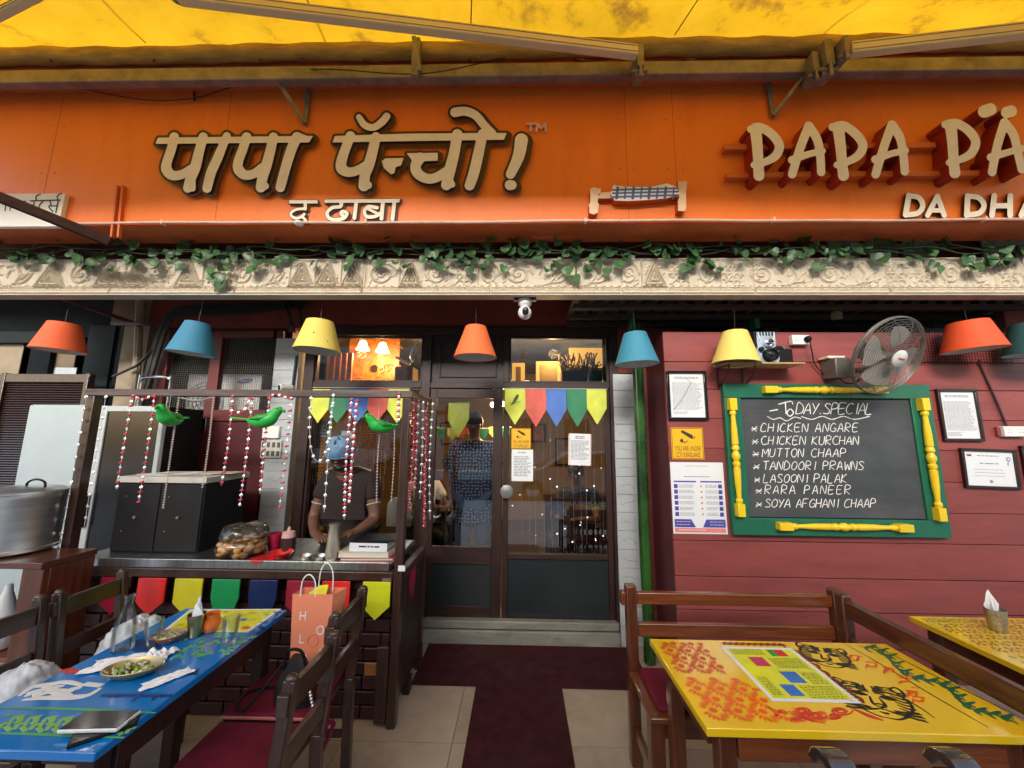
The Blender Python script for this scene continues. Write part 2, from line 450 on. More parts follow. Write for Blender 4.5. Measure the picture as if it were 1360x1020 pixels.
m_black = mat('black_matt', (.006, .006, .007), .6, spec=.25)
m_blackg = mat('black_gloss', (.012, .012, .013), .15)
m_rubber = mat('cable_black', (.015, .014, .014), .5)
m_steel = mat('brushed_steel', (.78, .78, .77), .34, metal=1., var=.12, vscale=4, stretch=(1, 1, 12), bump=.1, bscale=40, dirt=.25, dirtcol=(.3, .3, .3))
m_steelx = mat('counter_steel', (.55, .57, .58), .3, metal=1., var=.2, vscale=5, stretch=(8, 1, 1), dirt=.5, dirtcol=(.2, .2, .2), dscale=6)
m_chrome = mat('chrome', (.75, .75, .75), .12, metal=1., var=.02)
m_brass = mat('dull_brass', (.42, .36, .20), .28, metal=1., var=.15, vscale=10)
m_white = mat('white_paint', (.72, .72, .70), .5, var=.04)
m_whitep = mat('white_plastic', (.78, .78, .76), .3, var=.03)
m_cream = mat('cream_paint', (.84, .76, .64), .5, var=.05, vscale=12, dirt=.15, dirtcol=(.4, .3, .2), dscale=8)
m_outline = mat('sign_outline_brown', (.045, .010, .006), .5)
m_paper = mat('paper_white', (.74, .77, .80), .6, var=.02)
m_ink = mat('ink_black', (.03, .03, .035), .7)
m_inkgrey = mat('ink_grey', (.25, .26, .30), .7)
m_yellow = mat('yellow_paint', (.82, .58, .02), .3, var=.06, vscale=4, dirt=.15, dirtcol=(.45, .25, .02), dscale=5)
m_green = mat('green_paint', (.012, .135, .075), .35, var=.15, vscale=3, dirt=.2, dirtcol=(.02, .05, .05))
m_ochre = mat('ochre_plaster', (.46, .30, .11), .8, var=.12, vscale=3, dirt=.3, dirtcol=(.3, .16, .05))
m_cushion = mat('crimson_cushion', (.13, .010, .026), .85, var=.2, vscale=10, bump=.5, bscale=300, spec=.2)
m_string = mat('bead_thread', (.6, .6, .6), .4)
m_redbead = mat('red_bead', (.62, .02, .05), .3, var=.15)
m_clearbead = mat('mirror_bead', (.85, .87, .88), .12, metal=.6, var=.1)
m_fan = mat('fan_grey', (.16, .155, .14), .45, metal=.3, var=.2)
m_galv = mat('galvanised_iron', (.24, .21, .18), .5, metal=.5, var=.25, vscale=8, dirt=.6, dirtcol=(.10, .06, .04), dscale=5)
m_plaster = mat('old_plaster', (.34, .27, .19), .85, var=.2, dirt=.6, dirtcol=(.1, .07, .05))
m_asphalt = mat('asphalt', (.05, .05, .05), .9, var=.2, vscale=30, bump=.5, bscale=150)
m_pave = mat('pavement_concrete', (.55, .54, .52), .85, var=.15, vscale=3, bump=.2)
m_far = mat('facade_cream', (.30, .29, .27), .8, var=.1)
m_brick = mat('dark_glazed_brick', (.045, .014, .013), .32, var=.3, vscale=9, bump=.3, bscale=45, objrand=.35, dirt=.4, dirtcol=(.02, .008, .006), dscale=8)
m_brick2 = mat('orange_brick', (.38, .15, .05), .4, var=.15, vscale=9)
g_pane = glass('window_glass', (.90, .91, .90), 2.3)
g_frost = mat('frosted_dark_glass', (.018, .024, .026), .28, var=.15, vscale=3)

def rpx(l, t, r, b, Y):
    p0, p1 = P(l, (t + b) / 2, Y=Y), P(r, (t + b) / 2, Y=Y)
    q0, q1 = P((l + r) / 2, t, Y=Y), P((l + r) / 2, b, Y=Y)
    return p0.x, p1.x, q1.z, q0.z          # x0, x1, z0, z1
def bpx(name, m, parent, l, t, r, b, Y, Y2, bevel=0, **k):
    x0, x1, z0, z1 = rpx(l, t, r, b, Y)
    return bx(name, m, parent, x0, x1, Y, Y2, z0, z1, bevel, **k)

# ------------------------------------------------------------------ ground
tag(bx('ground', m_grout, None, -40, 40, -40, 12, -.6, -.16), kind='structure')
tag(bx('road', m_asphalt, None, -40, 40, -9, -3.4, -.158, -.12), kind='structure')
tag(bx('pavement', m_pave, None, -40, 40, -3.4, .7, -.158, -.002), kind='structure')
tag(bx('far_pavement', m_pave, None, -40, 40, -12, -9, -.158, .0), kind='structure')
fl = bx('floor', m_grout, None, -4.6, 4.4, .7, 3.4, -.15, -.006); tag(fl, kind='structure')
fx, fy = P(601, 985, Z=0).x, P(601, 987, Z=0).y
tm = M().box(-.298, .298, -.298, .298, -.02, 0).mesh('tile', m_tile)
for i in range(-8, 9):
    for j in range(-3, 4):
        cx, cy = fx + .6 * i - .3, fy + .6 * j + .3
        if cy < .9 or cy > 3.3 or cx < -4.3 or cx > 4.2: continue
        inst('tile', tm, fl, (cx, cy, rnd.uniform(-.001, .001)), (0, 0, 0))
# maroon mats
lx0, lx1 = P(548, 905, Z=0).x, P(862, 905, Z=0).x
ca = M()
ca.box(lx0, lx1, P(690, 914, Z=0).y, 3.21, .002, .010)
tag(ca.build('doormat', m_carpet, None, bevel=.003), 'wide maroon mat lying along the foot of the marble doorstep', 'mat')
ca = M(); sx0, sx1 = P(631.5, 916, Z=0).x, P(746.5, 916, Z=0).x
ca.box(sx0, sx1, .6, P(690, 914, Z=0).y - .004, .002, .009)
tag(ca.build('carpet_runner', m_carpet, None, bevel=.003), 'long maroon carpet runner leading over the beige tiles to the door', 'carpet')
# doorstep
YD = 3.30
ds = thing('doorstep', 'worn white marble doorstep with cracked lower edge under the entrance door', 'step', (.1, 3.25, 0))
sx0_, sx1_ = P(560, 845, Y=3.22).x, P(824, 845, Y=3.22).x
bx('lower_step', m_marble, ds, sx0_, sx1_, 3.212, 3.5, 0, .105, .006)
bx('upper_step', m_marble, ds, sx0_, sx1_, 3.235, 3.5, .107, .168, .008)
M().box(sx0_, sx1_, 3.236, 3.5, .1055, .1065).build('joint', m_black, ds)

# ------------------------------------------------------------------ facade wall above and beside the door
zh = Zat(436, YD)
xl = P(200, 430, Y=YD).x; xr = P(905, 430, Y=YD).x
tag(bx('wall_above_door', m_brownred, None, xl, xr, YD, 3.5, zh, 3.3), 'dull red-orange wall above the dark door frame, under the carved cornice', 'wall')
# neighbouring plaster pier with cables
pw = thing('plaster_pier', 'tan plaster pier carrying black cables left of the burgundy cupboard door', 'wall', (xl - .15, YD, 0))
bx('pier', m_plaster, pw, P(160, 470, Y=YD).x, xl - .002, YD, 3.5, 0, 3.3)
cb = thing('cable_bundle', 'thick bundle of sagging black cables running down the tan pier', 'cables', (xl - .15, YD - .05, 2.4))
for k in range(6):
    o_ = k * 2.2
    pts = [P(420 - k * 8, 398 + (k % 3) * 5, Y=3.22), P(330, 404 + o_, Y=3.2), P(240, 408 + o_, Y=3.2), P(214 + o_, 430, Y=3.2), P(200 + o_, 470, Y=3.2), P(190 + o_ * .8, 510, Y=3.2), P(176 + o_, 545, Y=3.2), P(170 + o_, 620, Y=3.2)]
    M().tube(spl(pts, 5), .009 + .003 * (k % 3), 6).build('cable', m_rubber, cb, smooth=True)
for a, b_ in (((150, 500), (206, 462)), ((375, 400), (392, 442)), ((382, 396), (384, 440)), ((395, 398), (400, 450))):
    M().tube([P(*a, Y=3.18), P((a[0] + b_[0]) / 2 + 3, (a[1] + b_[1]) / 2 + 5, Y=3.17), P(*b_, Y=3.2)], .012, 6).build('cable', m_rubber, cb, smooth=True)
M().tube([P(186, 400, Y=3.24), P(183, 470, Y=3.24), P(176, 560, Y=3.24), P(170, 640, Y=3.24)], .03, 8).build('conduit', mat('tan_conduit', (.4, .3, .2), .6), cb, smooth=True)

# burgundy cupboard door with mesh panes and the air conditioner unit behind it
m_burg = mat('burgundy_paint', (.13, .018, .018), .45, var=.15, dirt=.2, dirtcol=(.05, .01, .01))
m_burg2 = mat('burgundy_panel', (.075, .010, .012), .5, var=.15)
bd = thing('burgundy_door', 'burgundy double door with two dark mesh panes behind the snack stall', 'door', (xl + .5, YD, 0))
for (l, r) in ((206, 220), (276, 290), (362, 371)):
    x0, x1, z0, z1 = rpx(l, 432, r, 560, 3.26); bx('stile', m_burg, bd, x0, x1, 3.26, 3.32, .02, Zat(440, 3.26), .003)
xa, xb_ = rpx(219.5, 0, 276.5, 900, 3.26)[0:2]; xc, xd = rpx(289.5, 0, 362.5, 900, 3.26)[0:2]
for (a, b_) in ((xa, xb_), (xc, xd)):
    bx('top_rail', m_burg, bd, a, b_, 3.262, 3.318, Zat(449, 3.26), Zat(440, 3.26), .002)
    bx('middle_rail', m_burg, bd, a, b_, 3.262, 3.318, Zat(562, 3.26), Zat(547, 3.26), .002)
    bx('lower_panel', m_burg2, bd, a, b_, 3.28, 3.315, .02, Zat(562, 3.26) - .001, .003)
    mm = M()
    z0, z1 = Zat(547, 3.26), Zat(449, 3.26)
    n = int((b_ - a) / .02)
    for i in range(n): mm.box(a + (i + .5) * (b_ - a) / n - .001, a + (i + .5) * (b_ - a) / n + .001, 3.30, 3.302, z0, z1)
    n = int((z1 - z0) / .02)
    for i in range(n): mm.box(a, b_, 3.3022, 3.304, z0 + (i + .5) * (z1 - z0) / n - .001, z0 + (i + .5) * (z1 - z0) / n + .001)
    tag(mm.build('wire_mesh', m_fan, bd), kind='stuff')
x0, x1, z0, z1 = rpx(268, 556, 274, 572, 3.25); bx('bolt', m_chrome, bd, x0, x1, 3.24, 3.262, z0, z1, .002)
tag(bx('cupboard_back', m_black, None, xl - .1, P(372, 500, Y=YD).x + .1, 3.85, 3.9, 0, 3.0), kind='structure')
tag(bx('cupboard_side', m_darkred, None, P(372, 500, Y=YD).x + .03, P(372, 500, Y=YD).x + .06, 3.33, 3.85, 0, 3.0), kind='structure')
ac = thing('air_conditioner', 'white outdoor air conditioner unit with round fan grille behind the mesh panes', 'air conditioner', (xl + .6, 3.55, 1.7))
x0, x1, z0, z1 = rpx(246, 497, 345, 562, 3.5)
bx('casing', m_white, ac, x0, x1, 3.5, 3.78, z0 - .1, z1, .01)
cx_, cz_ = x0 + .27 * (x1 - x0), z0 + .5 * (z1 - z0) - .03
g_ = M()
for rr_ in (.04, .08, .12, .155, .185): g_.tube([(cx_ + rr_ * math.cos(a * math.pi / 14), 3.49, cz_ + rr_ * math.sin(a * math.pi / 14)) for a in range(29)], .004, 5)
for a in range(12): g_.tube([(cx_, 3.49, cz_), (cx_ + .185 * math.cos(a * math.pi / 6), 3.49, cz_ + .185 * math.sin(a * math.pi / 6))], .003, 4)
g_.build('grille', m_inkgrey, ac)
lg = M(); ex, ez = P(325, 506, Y=3.49).x, P(325, 506, Y=3.49).z
lg.add([(ex + .075 * math.cos(a) + .004 * math.sin(a), 3.492, ez + .02 * math.sin(a) + .012 * math.cos(a)) for a in [k * math.pi / 12 for k in range(24)]], [tuple(range(24))])
lg.build('oval_logo', mat('logo_blue', (.02, .08, .45), .4), ac)
lt = M(); print_text(lt, 'SAMSUNG', .026, lambda x, y: (ex + x, 3.489, ez - .008 + y + x * .12), bold=.0005); lt.build('logo_lettering', m_white, ac)

# white tile piers, tile by tile
def tile_pier(label, pl, pr, ztop, Y, rows):
    x0, x1 = P(pl, 600, Y=Y).x, P(pr, 600, Y=Y).x
    t = thing('tiled_pier', label, 'wall', ((x0 + x1) / 2, Y, 0))
    bx('core', mat('tile_mortar', (.30, .31, .31), .8), t, x0 + .003, x1 - .003, Y + .008, 3.5, 0, ztop)
    h = ztop / rows
    for i in range(rows):
        bx('wall_tile', m_white_tile, t, x0 + .001, x1 - .001, Y, Y + .012, i * h + .002, (i + 1) * h - .002, .0015)
        v = M(); zz = (i + .5) * h; xs = x0 + (x1 - x0) * .15
        pts = [(xs + (x1 - x0) * .7 * k / 6, Y - .0012, zz + rnd.uniform(-.012, .012) + .02 * k / 6 * rnd.choice((1, -1))) for k in range(7)]
        v.tube(pts, [.0006, .0018, .0010, .0022, .0012, .0018, .0005], 4, flat=Vector((0, 1, 0))); v.build('vein', m_vein, t)
    return t
tile_pier('white veined tile pier left of the door, behind the snack stall', 352, 386, Zat(450, 3.24), 3.24, 17)
tile_pier('white veined tile pier between the door and the green pipe', 817, 848, Zat(496, 3.24), 3.24, 15)
# soffit brown patch over right pier
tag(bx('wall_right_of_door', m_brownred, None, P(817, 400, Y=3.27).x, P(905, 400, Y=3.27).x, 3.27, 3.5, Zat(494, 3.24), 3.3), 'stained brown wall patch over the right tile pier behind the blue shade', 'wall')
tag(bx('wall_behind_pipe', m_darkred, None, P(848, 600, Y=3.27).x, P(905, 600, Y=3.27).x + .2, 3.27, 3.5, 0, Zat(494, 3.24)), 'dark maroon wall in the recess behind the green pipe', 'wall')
# green pipe
gp = M(); gx_ = P(850, 560, Y=3.02)
pts = [(gx_.x + .002 * math.sin(z * 5), 3.02, z) for z in np.linspace(0.01, Zat(430, 3.02), 12)]
gp.tube(pts, .043, 14)
tag(gp.build('green_pipe', mat('green_streaked_paint', (.022, .085, .014), .2, var=.8, vscale=4, stretch=(1, 1, .5), coat=.6, dirt=.6, dirtcol=(.01, .03, .01), dscale=3), None, smooth=True), 'glossy streaked green drain pipe standing beside the right tile pier', 'pipe')

# ------------------------------------------------------------------ red plank wall
YR = 2.85
rx0, rx1 = P(889, 610, Y=YR).x, 3.9
rw = thing('red_plank_wall', 'wall of horizontal red painted planks behind the chalkboard', 'wall', (rx0, YR, 0))
ztop = Zat(441, YR)
zs = [Zat(py, YR, 1130) for py in (441, 481.5, 518, 557, 597, 639, 680, 721, 769, 814)]
zs.append(zs[-1] - .235)
while zs[-1] > .1: zs.append(max(0, zs[-1] - .235))
for a, b_ in zip(zs[:-1], zs[1:]):
    q = rnd.uniform(-.002, .002); g_ = rnd.uniform(.0015, .0045)
    bx('plank', m_redwall, rw, rx0, rx1, YR + q, YR + .025, b_ + g_, a - .002, .0015)
bx('backing', m_black, rw, rx0 + .02, rx1, YR + .021, YR + .05, 0, ztop - .01)
bx('return_board', m_darkred, rw, rx0 + .001, rx0 + .03, YR + .027, YR + .6, 0, ztop - .003)
nh = M()
for k in range(60):
    a = rnd.choice(zs[:-1]); x = rx0 + rnd.choice((.05, .9, 1.75, 2.6)) + rnd.uniform(-.01, .01)
    nh.ball((x, YR - .001, a - .03 - .17 * (k % 2)), .004, 6, 4, (1, .4, 1))
tag(nh.build('nail_heads', m_darkred, rw), kind='stuff')

# ------------------------------------------------------------------ dark canopy and rafters over the red wall
m_raft = wood('old_rafter_wood', (.035, .018, .012), .7, 'x', coat=0)
m_sheet = mat('old_board', (.20, .15, .11), .85, var=.3, dirt=.5)
cn = thing('slatted_canopy', 'dark slatted canopy with grey sheets between its rafters over the red wall', 'canopy', (2., 3., 2.7))
zc = Zat(402, 2.72)
cx0 = P(762, 410, Y=2.75).x
bx('front_beam', m_raft, cn, cx0, 3.9, 2.74, 2.80, zc - .035, zc + .0, .003)
bx('rear_beam', m_raft, cn, cx0, 3.9, 3.18, 3.24, zc - .04, zc - .0, .003)
bx('middle_beam', m_raft, cn, cx0, 3.9, 2.96, 3.01, zc - .045, zc - .005, .003)
bx('roof_sheet', m_sheet, cn, cx0, 3.9, 2.73, 3.29, zc + .045, zc + .06)
k = 0; x = cx0 + .05
while x < 3.8:
    bx('rafter', m_raft, cn, x, x + .055, 2.742, 3.28, zc + .002, zc + .042, .002); x += .125
x = cx0 + .06; 
while x < 3.7:
    wv = rnd.uniform(.16, .24); bx('ceiling_board', m_sheet, cn, x, x + wv, 2.62, 2.735, zc + .045, zc + .058, .002); x += wv + .03
for px in (838, 1000):
    q = P(px, 420, Y=3.0); bx('green_bracket', m_green, cn, q.x - .02, q.x + .02, 2.95, 3.03, zc - .13, zc - .047, .003)
q = P(1114, 418, Y=2.8); tag(bx('junction_box', m_sheet, None, q.x - .03, q.x + .03, 2.8, 2.84, q.z - .03, q.z + .03, .004), 'small grey junction box hanging under the dark canopy above the fan', 'box')
tag(bx('sky_block_wall', m_black, None, rx0 - .3, 9, 3.6, 3.65, 0, 3.46), kind='structure')  # black back wall added to keep sky light out of the void
# black netting
nt_ = M(); x0, x1, z0, z1 = rpx(1182, 402, 1338, 484, 2.83)
n = 42
for i in range(n + 1): nt_.bar((x0 + (x1 - x0) * i / n + rnd.uniform(-.002, .002), 2.83, z0), (x0 + (x1 - x0) * i / n, 2.83, z1), .0022, .0022)
n = 24
for i in range(n + 1): nt_.bar((x0, 2.833, z0 + (z1 - z0) * i / n), (x1, 2.833, z0 + (z1 - z0) * i / n + rnd.uniform(-.004, .004)), .0022, .0022)
tag(nt_.build('netting', m_black, None), 'black square netting stretched under the canopy behind the wall fan', 'net')
x0, x1, z0, z1 = rpx(1338, 404, 1400, 470, 2.835)
tag(bx('upper_side_wall', m_brownred, None, x0, x1 + .6, 2.84, 2.9, z0 + .04, 3.0), 'red-orange wall strip at the far right above the plank wall', 'wall')

# ------------------------------------------------------------------ sign fascia
YS = 2.30
zb, zt = Zat(297, YS), Zat(96, YS)
fs = thing('sign_board', 'long orange painted sign fascia over the whole shop front', 'sign', (0, YS, zb))
bx('panel', m_orange, fs, -4.6, 4.6, YS, YS + .02, zb, zt)
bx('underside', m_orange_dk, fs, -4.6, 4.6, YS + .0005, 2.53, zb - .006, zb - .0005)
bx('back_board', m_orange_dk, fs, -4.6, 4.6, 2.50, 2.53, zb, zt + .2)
pp = M(); prv = None
pts = [(x, YS - .018, zb + .004 + .004 * math.sin(x * 2.1) + .002 * math.sin(x * 7)) for x in np.linspace(-4.5, 4.5, 60)]
pp.tube(pts, .009, 8)
for x in (-2.45, -1.05, .42, 1.65, 3.0): pp.box(x, x + .014, YS - .030, YS, zb - .006, zb + .022)
tag(pp.build('conduit_pipe', mat('pinkish_conduit', (.72, .50, .42), .5), None, smooth=True), 'thin pale pipe clipped along the bottom edge of the orange sign', 'pipe')
tag(bx('recess_wall', m_brownred, None, -4.6, 4.6, 2.78, 2.8, 2.9, 3.3), 'dark red wall seen in the gap between orange sign and cornice', 'wall')
tag(bx('sky_block_panel', m_black, None, xl - .13, xl - .1, 3.51, 3.9, 0, 3.3), kind='structure')  # panel added so no bright sky shows through the mesh panes
tag(bx('sky_block_roof', m_plaster, None, -8, 9, 2.5, 3.6, 3.3, 3.45), kind='structure')  # unseen slab added overhead to stop sky light
for px in (1100, 1150, 1200, 1305, 1340):   # pale boards seen over the garland at the right
    x0, x1, z0, z1 = rpx(px, 318, px + 42, 345, 2.74)
    tag(bx('gap_board', mat('pale_board%d' % (px % 3), ((.5, .42, .3), (.3, .26, .2), (.4, .36, .3))[px % 3], .8), None, x0, x1, 2.74, 2.755, z0 - .02, z1 + .1),
        {1100: 'grey-brown board above the garland, straight above the fan motor', 1150: 'weathered board above the garland, over the fan cage', 1200: 'pale board above the garland, just left of the missing corner gap', 1305: 'cream board above the garland near the right edge', 1340: 'board above the garland at the very right edge of the picture'}[px], 'board')

# ------------------------------------------------------------------ carved cornice
YC = 2.55
cz0, cz1 = Zat(391, YC), Zat(344, YC)
def cornice():
    L_, H_, s = 9.2, cz1 - cz0, .006
    nx, nz = int(L_ / s), int(H_ / s)
    ux = np.linspace(0, L_, nx); uz = np.linspace(0, H_, nz)
    G = np.zeros((nz, nx))
    def ridge(pts, r, h):
        for a, b in zip(pts[:-1], pts[1:]):
            i0 = max(0, int((min(a[0], b[0]) - 2 * r) / L_ * nx)); i1 = min(nx, int((max(a[0], b[0]) + 2 * r) / L_ * nx) + 2)
            j0 = max(0, int((min(a[1], b[1]) - 2 * r) / H_ * nz)); j1 = min(nz, int((max(a[1], b[1]) + 2 * r) / H_ * nz) + 2)
            if i1 <= i0 or j1 <= j0: continue
            X, Z = np.meshgrid(ux[i0:i1], uz[j0:j1]); dx, dz = b[0] - a[0], b[1] - a[1]
            t = np.clip(((X - a[0]) * dx + (Z - a[1]) * dz) / (dx * dx + dz * dz + 1e-12), 0, 1)
            d = np.hypot(X - a[0] - t * dx, Z - a[1] - t * dz)
            G[j0:j1, i0:i1] = np.maximum(G[j0:j1, i0:i1], h * np.clip(1 - (d / r) ** 2, 0, 1))
    r_ = random.Random(5); b0 = .055; x = .02; hh = H_ - .075
    while x < L_ - .3:
        k = r_.random()
        if k < .25:      # nested triangles
            w_ = r_.uniform(.16, .22)
            for q in (1., .62, .28): ridge([(x + w_ / 2 - w_ / 2 * q, b0 + hh * (1 - q) * .3), (x + w_ / 2, b0 + hh * (.35 + .62 * q)), (x + w_ / 2 + w_ / 2 * q, b0 + hh * (1 - q) * .3), (x + w_ / 2 - w_ / 2 * q, b0 + hh * (1 - q) * .3)], .008, .021)
        elif k < .5:     # spiral with leaf arcs
            w_ = r_.uniform(.16, .24); c = (x + w_ / 2, b0 + hh * .5)
            ridge([(c[0] + (w_ * .45) * (1 - t / 26) * math.cos(t * .55), c[1] + hh * .48 * (1 - t / 26) * math.sin(t * .55)) for t in range(25)], .008, .012)
        elif k < .72:    # bird-like s-curves
            w_ = r_.uniform(.22, .3)
            ridge(spl([(x, b0 + .01), (x + w_ * .3, b0 + .02), (x + w_ * .5, b0 + hh * .45), (x + w_ * .35, b0 + hh * .8), (x + w_ * .5, b0 + hh * .95), (x + w_ * .62, b0 + hh * .75)]), .009, .013)
            ridge(spl([(x + w_ * .3, b0 + .03), (x + w_ * .65, b0 + hh * .2), (x + w_ * .85, b0 + hh * .55), (x + w_ * .7, b0 + hh * .5), (x + w_ * .55, b0 + hh * .3)]), .008, .012)
            ridge([(x + w_ * .1, b0 + hh * .5), (x + w_ * .2, b0 + hh * .9), (x + w_ * .02, b0 + hh * .8)], .007, .01)
        else:            # rosette
            w_ = r_.uniform(.16, .2); c = (x + w_ / 2, b0 + hh * .5)
            for a in range(8): ridge([c, (c[0] + w_ * .42 * math.cos(a * .785), c[1] + hh * .45 * math.sin(a * .785))], .009, .011)
            ridge([(c[0] + w_ * .3 * math.cos(a * .52), c[1] + hh * .3 * math.sin(a * .52)) for a in range(13)], .007, .012)
        for _ in range(9): # filler leaves between the figures
            qx, qz = x + r_.uniform(0, w_), b0 + r_.uniform(.02, .98) * hh; an = r_.uniform(0, 6.28)
            ridge([(qx, qz), (qx + .022 * math.cos(an), qz + .022 * math.sin(an))], .007, .009)
        x += w_ + .012
        if r_.random() < .4: ridge([(x - .004, b0), (x - .004, b0 + hh)], .007, .012)
    for sg in np.arange(0, L_, .055):     # zigzag under the figures
        ridge([(sg, b0 - .008), (sg + .0275, b0 + .012), (sg + .055, b0 - .008)], .006, .010)
    for sg in np.arange(0, L_, .032): ridge([(sg + .006, .032), (sg + .024, .032)], .011, .013)
    ridge([(0, .012), (L_, .012)], .014, .016); ridge([(0, .050), (L_, .050)], .006, .008)
    ridge([(0, H_ - .008), (L_, H_ - .008)], .012, .012)
    G += np.random.RandomState(3).rand(nz, nx) * .0012
    for sx_ in np.arange(.62, L_, .94):
        i = int(sx_ / L_ * nx); G[:, i:i + 2] = -.006
    X, Z = np.meshgrid(ux - 4.6, uz + cz0)
    V = np.stack([X, YC - G * 1.25, Z], -1).reshape(-1, 3)
    idx = np.arange(nx * nz).reshape(nz, nx)
    Fc = np.stack([idx[:-1, :-1], idx[:-1, 1:], idx[1:, 1:], idx[1:, :-1]], -1).reshape(-1, 4)
    me = bpy.data.meshes.new('carved_front'); me.from_pydata(V.tolist(), [], Fc.tolist())
    return me
m_corn = mat('sand_relief', (.60, .53, .42), .85, var=.08, vscale=9, bump=.25, bscale=120, dirt=.22, dirtcol=(.28, .21, .14), dscale=7, spec=.2)
cor = thing('carved_cornice', 'sand-coloured cornice carved with birds, triangles and a bead border', 'cornice', (0, YC, cz0))
me = cornice(); me.materials.append(m_corn); me.transform(Matrix.Translation(-rootloc(cor)))
o = bpy.data.objects.new('carved_front', me); COL.objects.link(o); o.parent = cor
bx('body', m_corn, cor, -4.6, 4.6, YC + .008, YC + .07, cz0 - .004, cz1)
bx('lip', mat('pale_lip', (.42, .38, .32), .5), cor, -4.6, 4.6, YC - .028, YC + .07, cz0 - .016, cz0 - .005, .003)
tag(bx('soffit', m_sheet, None, -4.6, cx0, YC + .07, YD, cz1 + .02, cz1 + .05), kind='structure')
# ------------------------------------------------------------------ entrance: frame, two leaves, shop window
def xr_(px, Y=YD): return P(px, 620, Y=Y).x
def zz_(py, Y=YD, px=690): return P(px, py, Y=Y).z
DZ = .168
XJ = [xr_(p) for p in (395, 408, 556, 568, 667, 671, 812, 824)]
zH1, zH0, zT1, zT0 = zz_(435), zz_(447), zz_(509), zz_(516.5)
fr = thing('door_frame', 'dark brown timber frame holding the entrance doors and transom windows', 'door frame', (XJ[2], YD, DZ))
bx('jamb', m_dwood, fr, XJ[0], XJ[1], 3.265, 3.36, .0, zH1, .004)
bx('jamb', m_dwood, fr, XJ[2], XJ[3], 3.265, 3.36, DZ, zH0, .004)
bx('jamb', m_dwood, fr, XJ[6], XJ[7], 3.265, 3.36, DZ, zH0, .004)
bx('header', m_dwood_x, fr, XJ[1], XJ[7], 3.262, 3.36, zH0 + .0005, zH1, .004)
bx('transom_bar', m_dwood_x, fr, XJ[1] + .0005, XJ[2] - .0005, 3.27, 3.35, zT0, zT1, .004)
bx('transom_bar', m_dwood_x, fr, XJ[3] + .0005, XJ[6] - .0005, 3.27, 3.35, zT0, zT1, .004)
xm = xr_(673)
bx('mullion', m_dwood, fr, xm - .035, xm + .012, 3.272, 3.348, zT1 + .0005, zH0, .003)
# centre timber panel
bx('timber_panel', m_dwood_x, fr, XJ[3], xm - .036, 3.30, 3.33, zT1, zH0)
a0, a1 = XJ[3] + .07, xm - .10
for (u0, u1, v0, v1) in ((a0, a1, zT1 + .05, zT1 + .065), (a0, a1, zH0 - .065, zH0 - .05), (a0, a0 + .015, zT1 + .066, zH0 - .066), (a1 - .015, a1, zT1 + .066, zH0 - .066)):
    bx('moulding', m_dwood_x, fr, u0, u1, 3.288, 3.301, v0, v1, .003)
for (a, b_) in ((XJ[1], XJ[2]), (xm + .012, XJ[6])):
    for (u0, u1, v0, v1) in ((a, b_, zT1 + .001, zT1 + .02), (a, b_, zH0 - .02, zH0 - .001), (a, a + .018, zT1 + .02, zH0 - .02), (b_ - .018, b_, zT1 + .02, zH0 - .02)):
        bx('sash', m_dwood_x, fr, u0, u1, 3.29, 3.325, v0, v1, .002)
    bx('transom_pane', g_pane, fr, a + .018, b_ - .018, 3.305, 3.309, zT1 + .02, zH0 - .02)
# handle-like white conduit piece on the frame
M().tube(spl([P(555, 453, Y=3.25), P(549, 462, Y=3.24), P(546, 474, Y=3.24), P(548, 481, Y=3.25)]), .011, 8).build('white_loop', m_whitep, fr, smooth=True)
# shop window behind the stall
sw = thing('shop_window', 'tall fixed window hung with bead strings behind the stall worker', 'window', (XJ[1], YD, 0))
bx('pane', g_pane, sw, XJ[1] + .02, XJ[2] - .02, 3.305, 3.309, .75, zT0 - .02)
for (u0, u1, v0, v1) in ((XJ[1], XJ[2], zT0 - .02, zT0 - .001), (XJ[1], XJ[1] + .02, .75, zT0 - .02), (XJ[2] - .02, XJ[2], .75, zT0 - .02), (XJ[1], XJ[2], .70, .75)):
    bx('sash', m_dwood, sw, u0, u1, 3.285, 3.33, v0, v1, .002)
bx('dado', m_dwood_x, sw, XJ[1], XJ[2], 3.28, 3.34, 0, .70)

def leaf(label, x0, x1, zr1, zr0, zl0, knobx=None, stile=(.07, .09), ztop=None):
    t = thing('door_leaf', label, 'door', (x0, YD, DZ))
    z1 = (ztop or zT0) - .003; zb_ = DZ + .006
    sl_, sr_ = stile
    bx('stile', m_dwood, t, x0 + .003, x0 + sl_, 3.285, 3.33, zb_, z1, .003)
    bx('stile', m_dwood, t, x1 - sr_, x1 - .003, 3.285, 3.33, zb_, z1, .003)
    bx('top_rail', m_dwood_x, t, x0 + sl_ + .0005, x1 - sr_ - .0005, 3.287, 3.328, z1 - .085, z1, .003)
    bx('lock_rail', m_dwood_x, t, x0 + sl_ + .0005, x1 - sr_ - .0005, 3.287, 3.328, zr0, zr1, .003)
    bx('bottom_rail', m_dwood_x, t, x0 + sl_ + .0005, x1 - sr_ - .0005, 3.287, 3.328, zb_, zl0, .003)
    bx('pane', g_pane, t, x0 + sl_, x1 - sr_, 3.305, 3.309, zr1, z1 - .085)
    bx('lower_pane', g_frost, t, x0 + sl_, x1 - sr_, 3.305, 3.309, zl0, zr0)
    return t
l1 = leaf('dark timber door leaf with a single yellow pennant hanging inside its glass', XJ[3], XJ[4], zz_(727), zz_(750), zz_(806), stile=(.06, .085))
l2 = leaf('dark timber door leaf with two notices, bunting and a round metal knob', XJ[4] + .006, XJ[6], zz_(735), zz_(742), zz_(820), stile=(.05, .05))
kp = P(673, 653, Y=3.24)
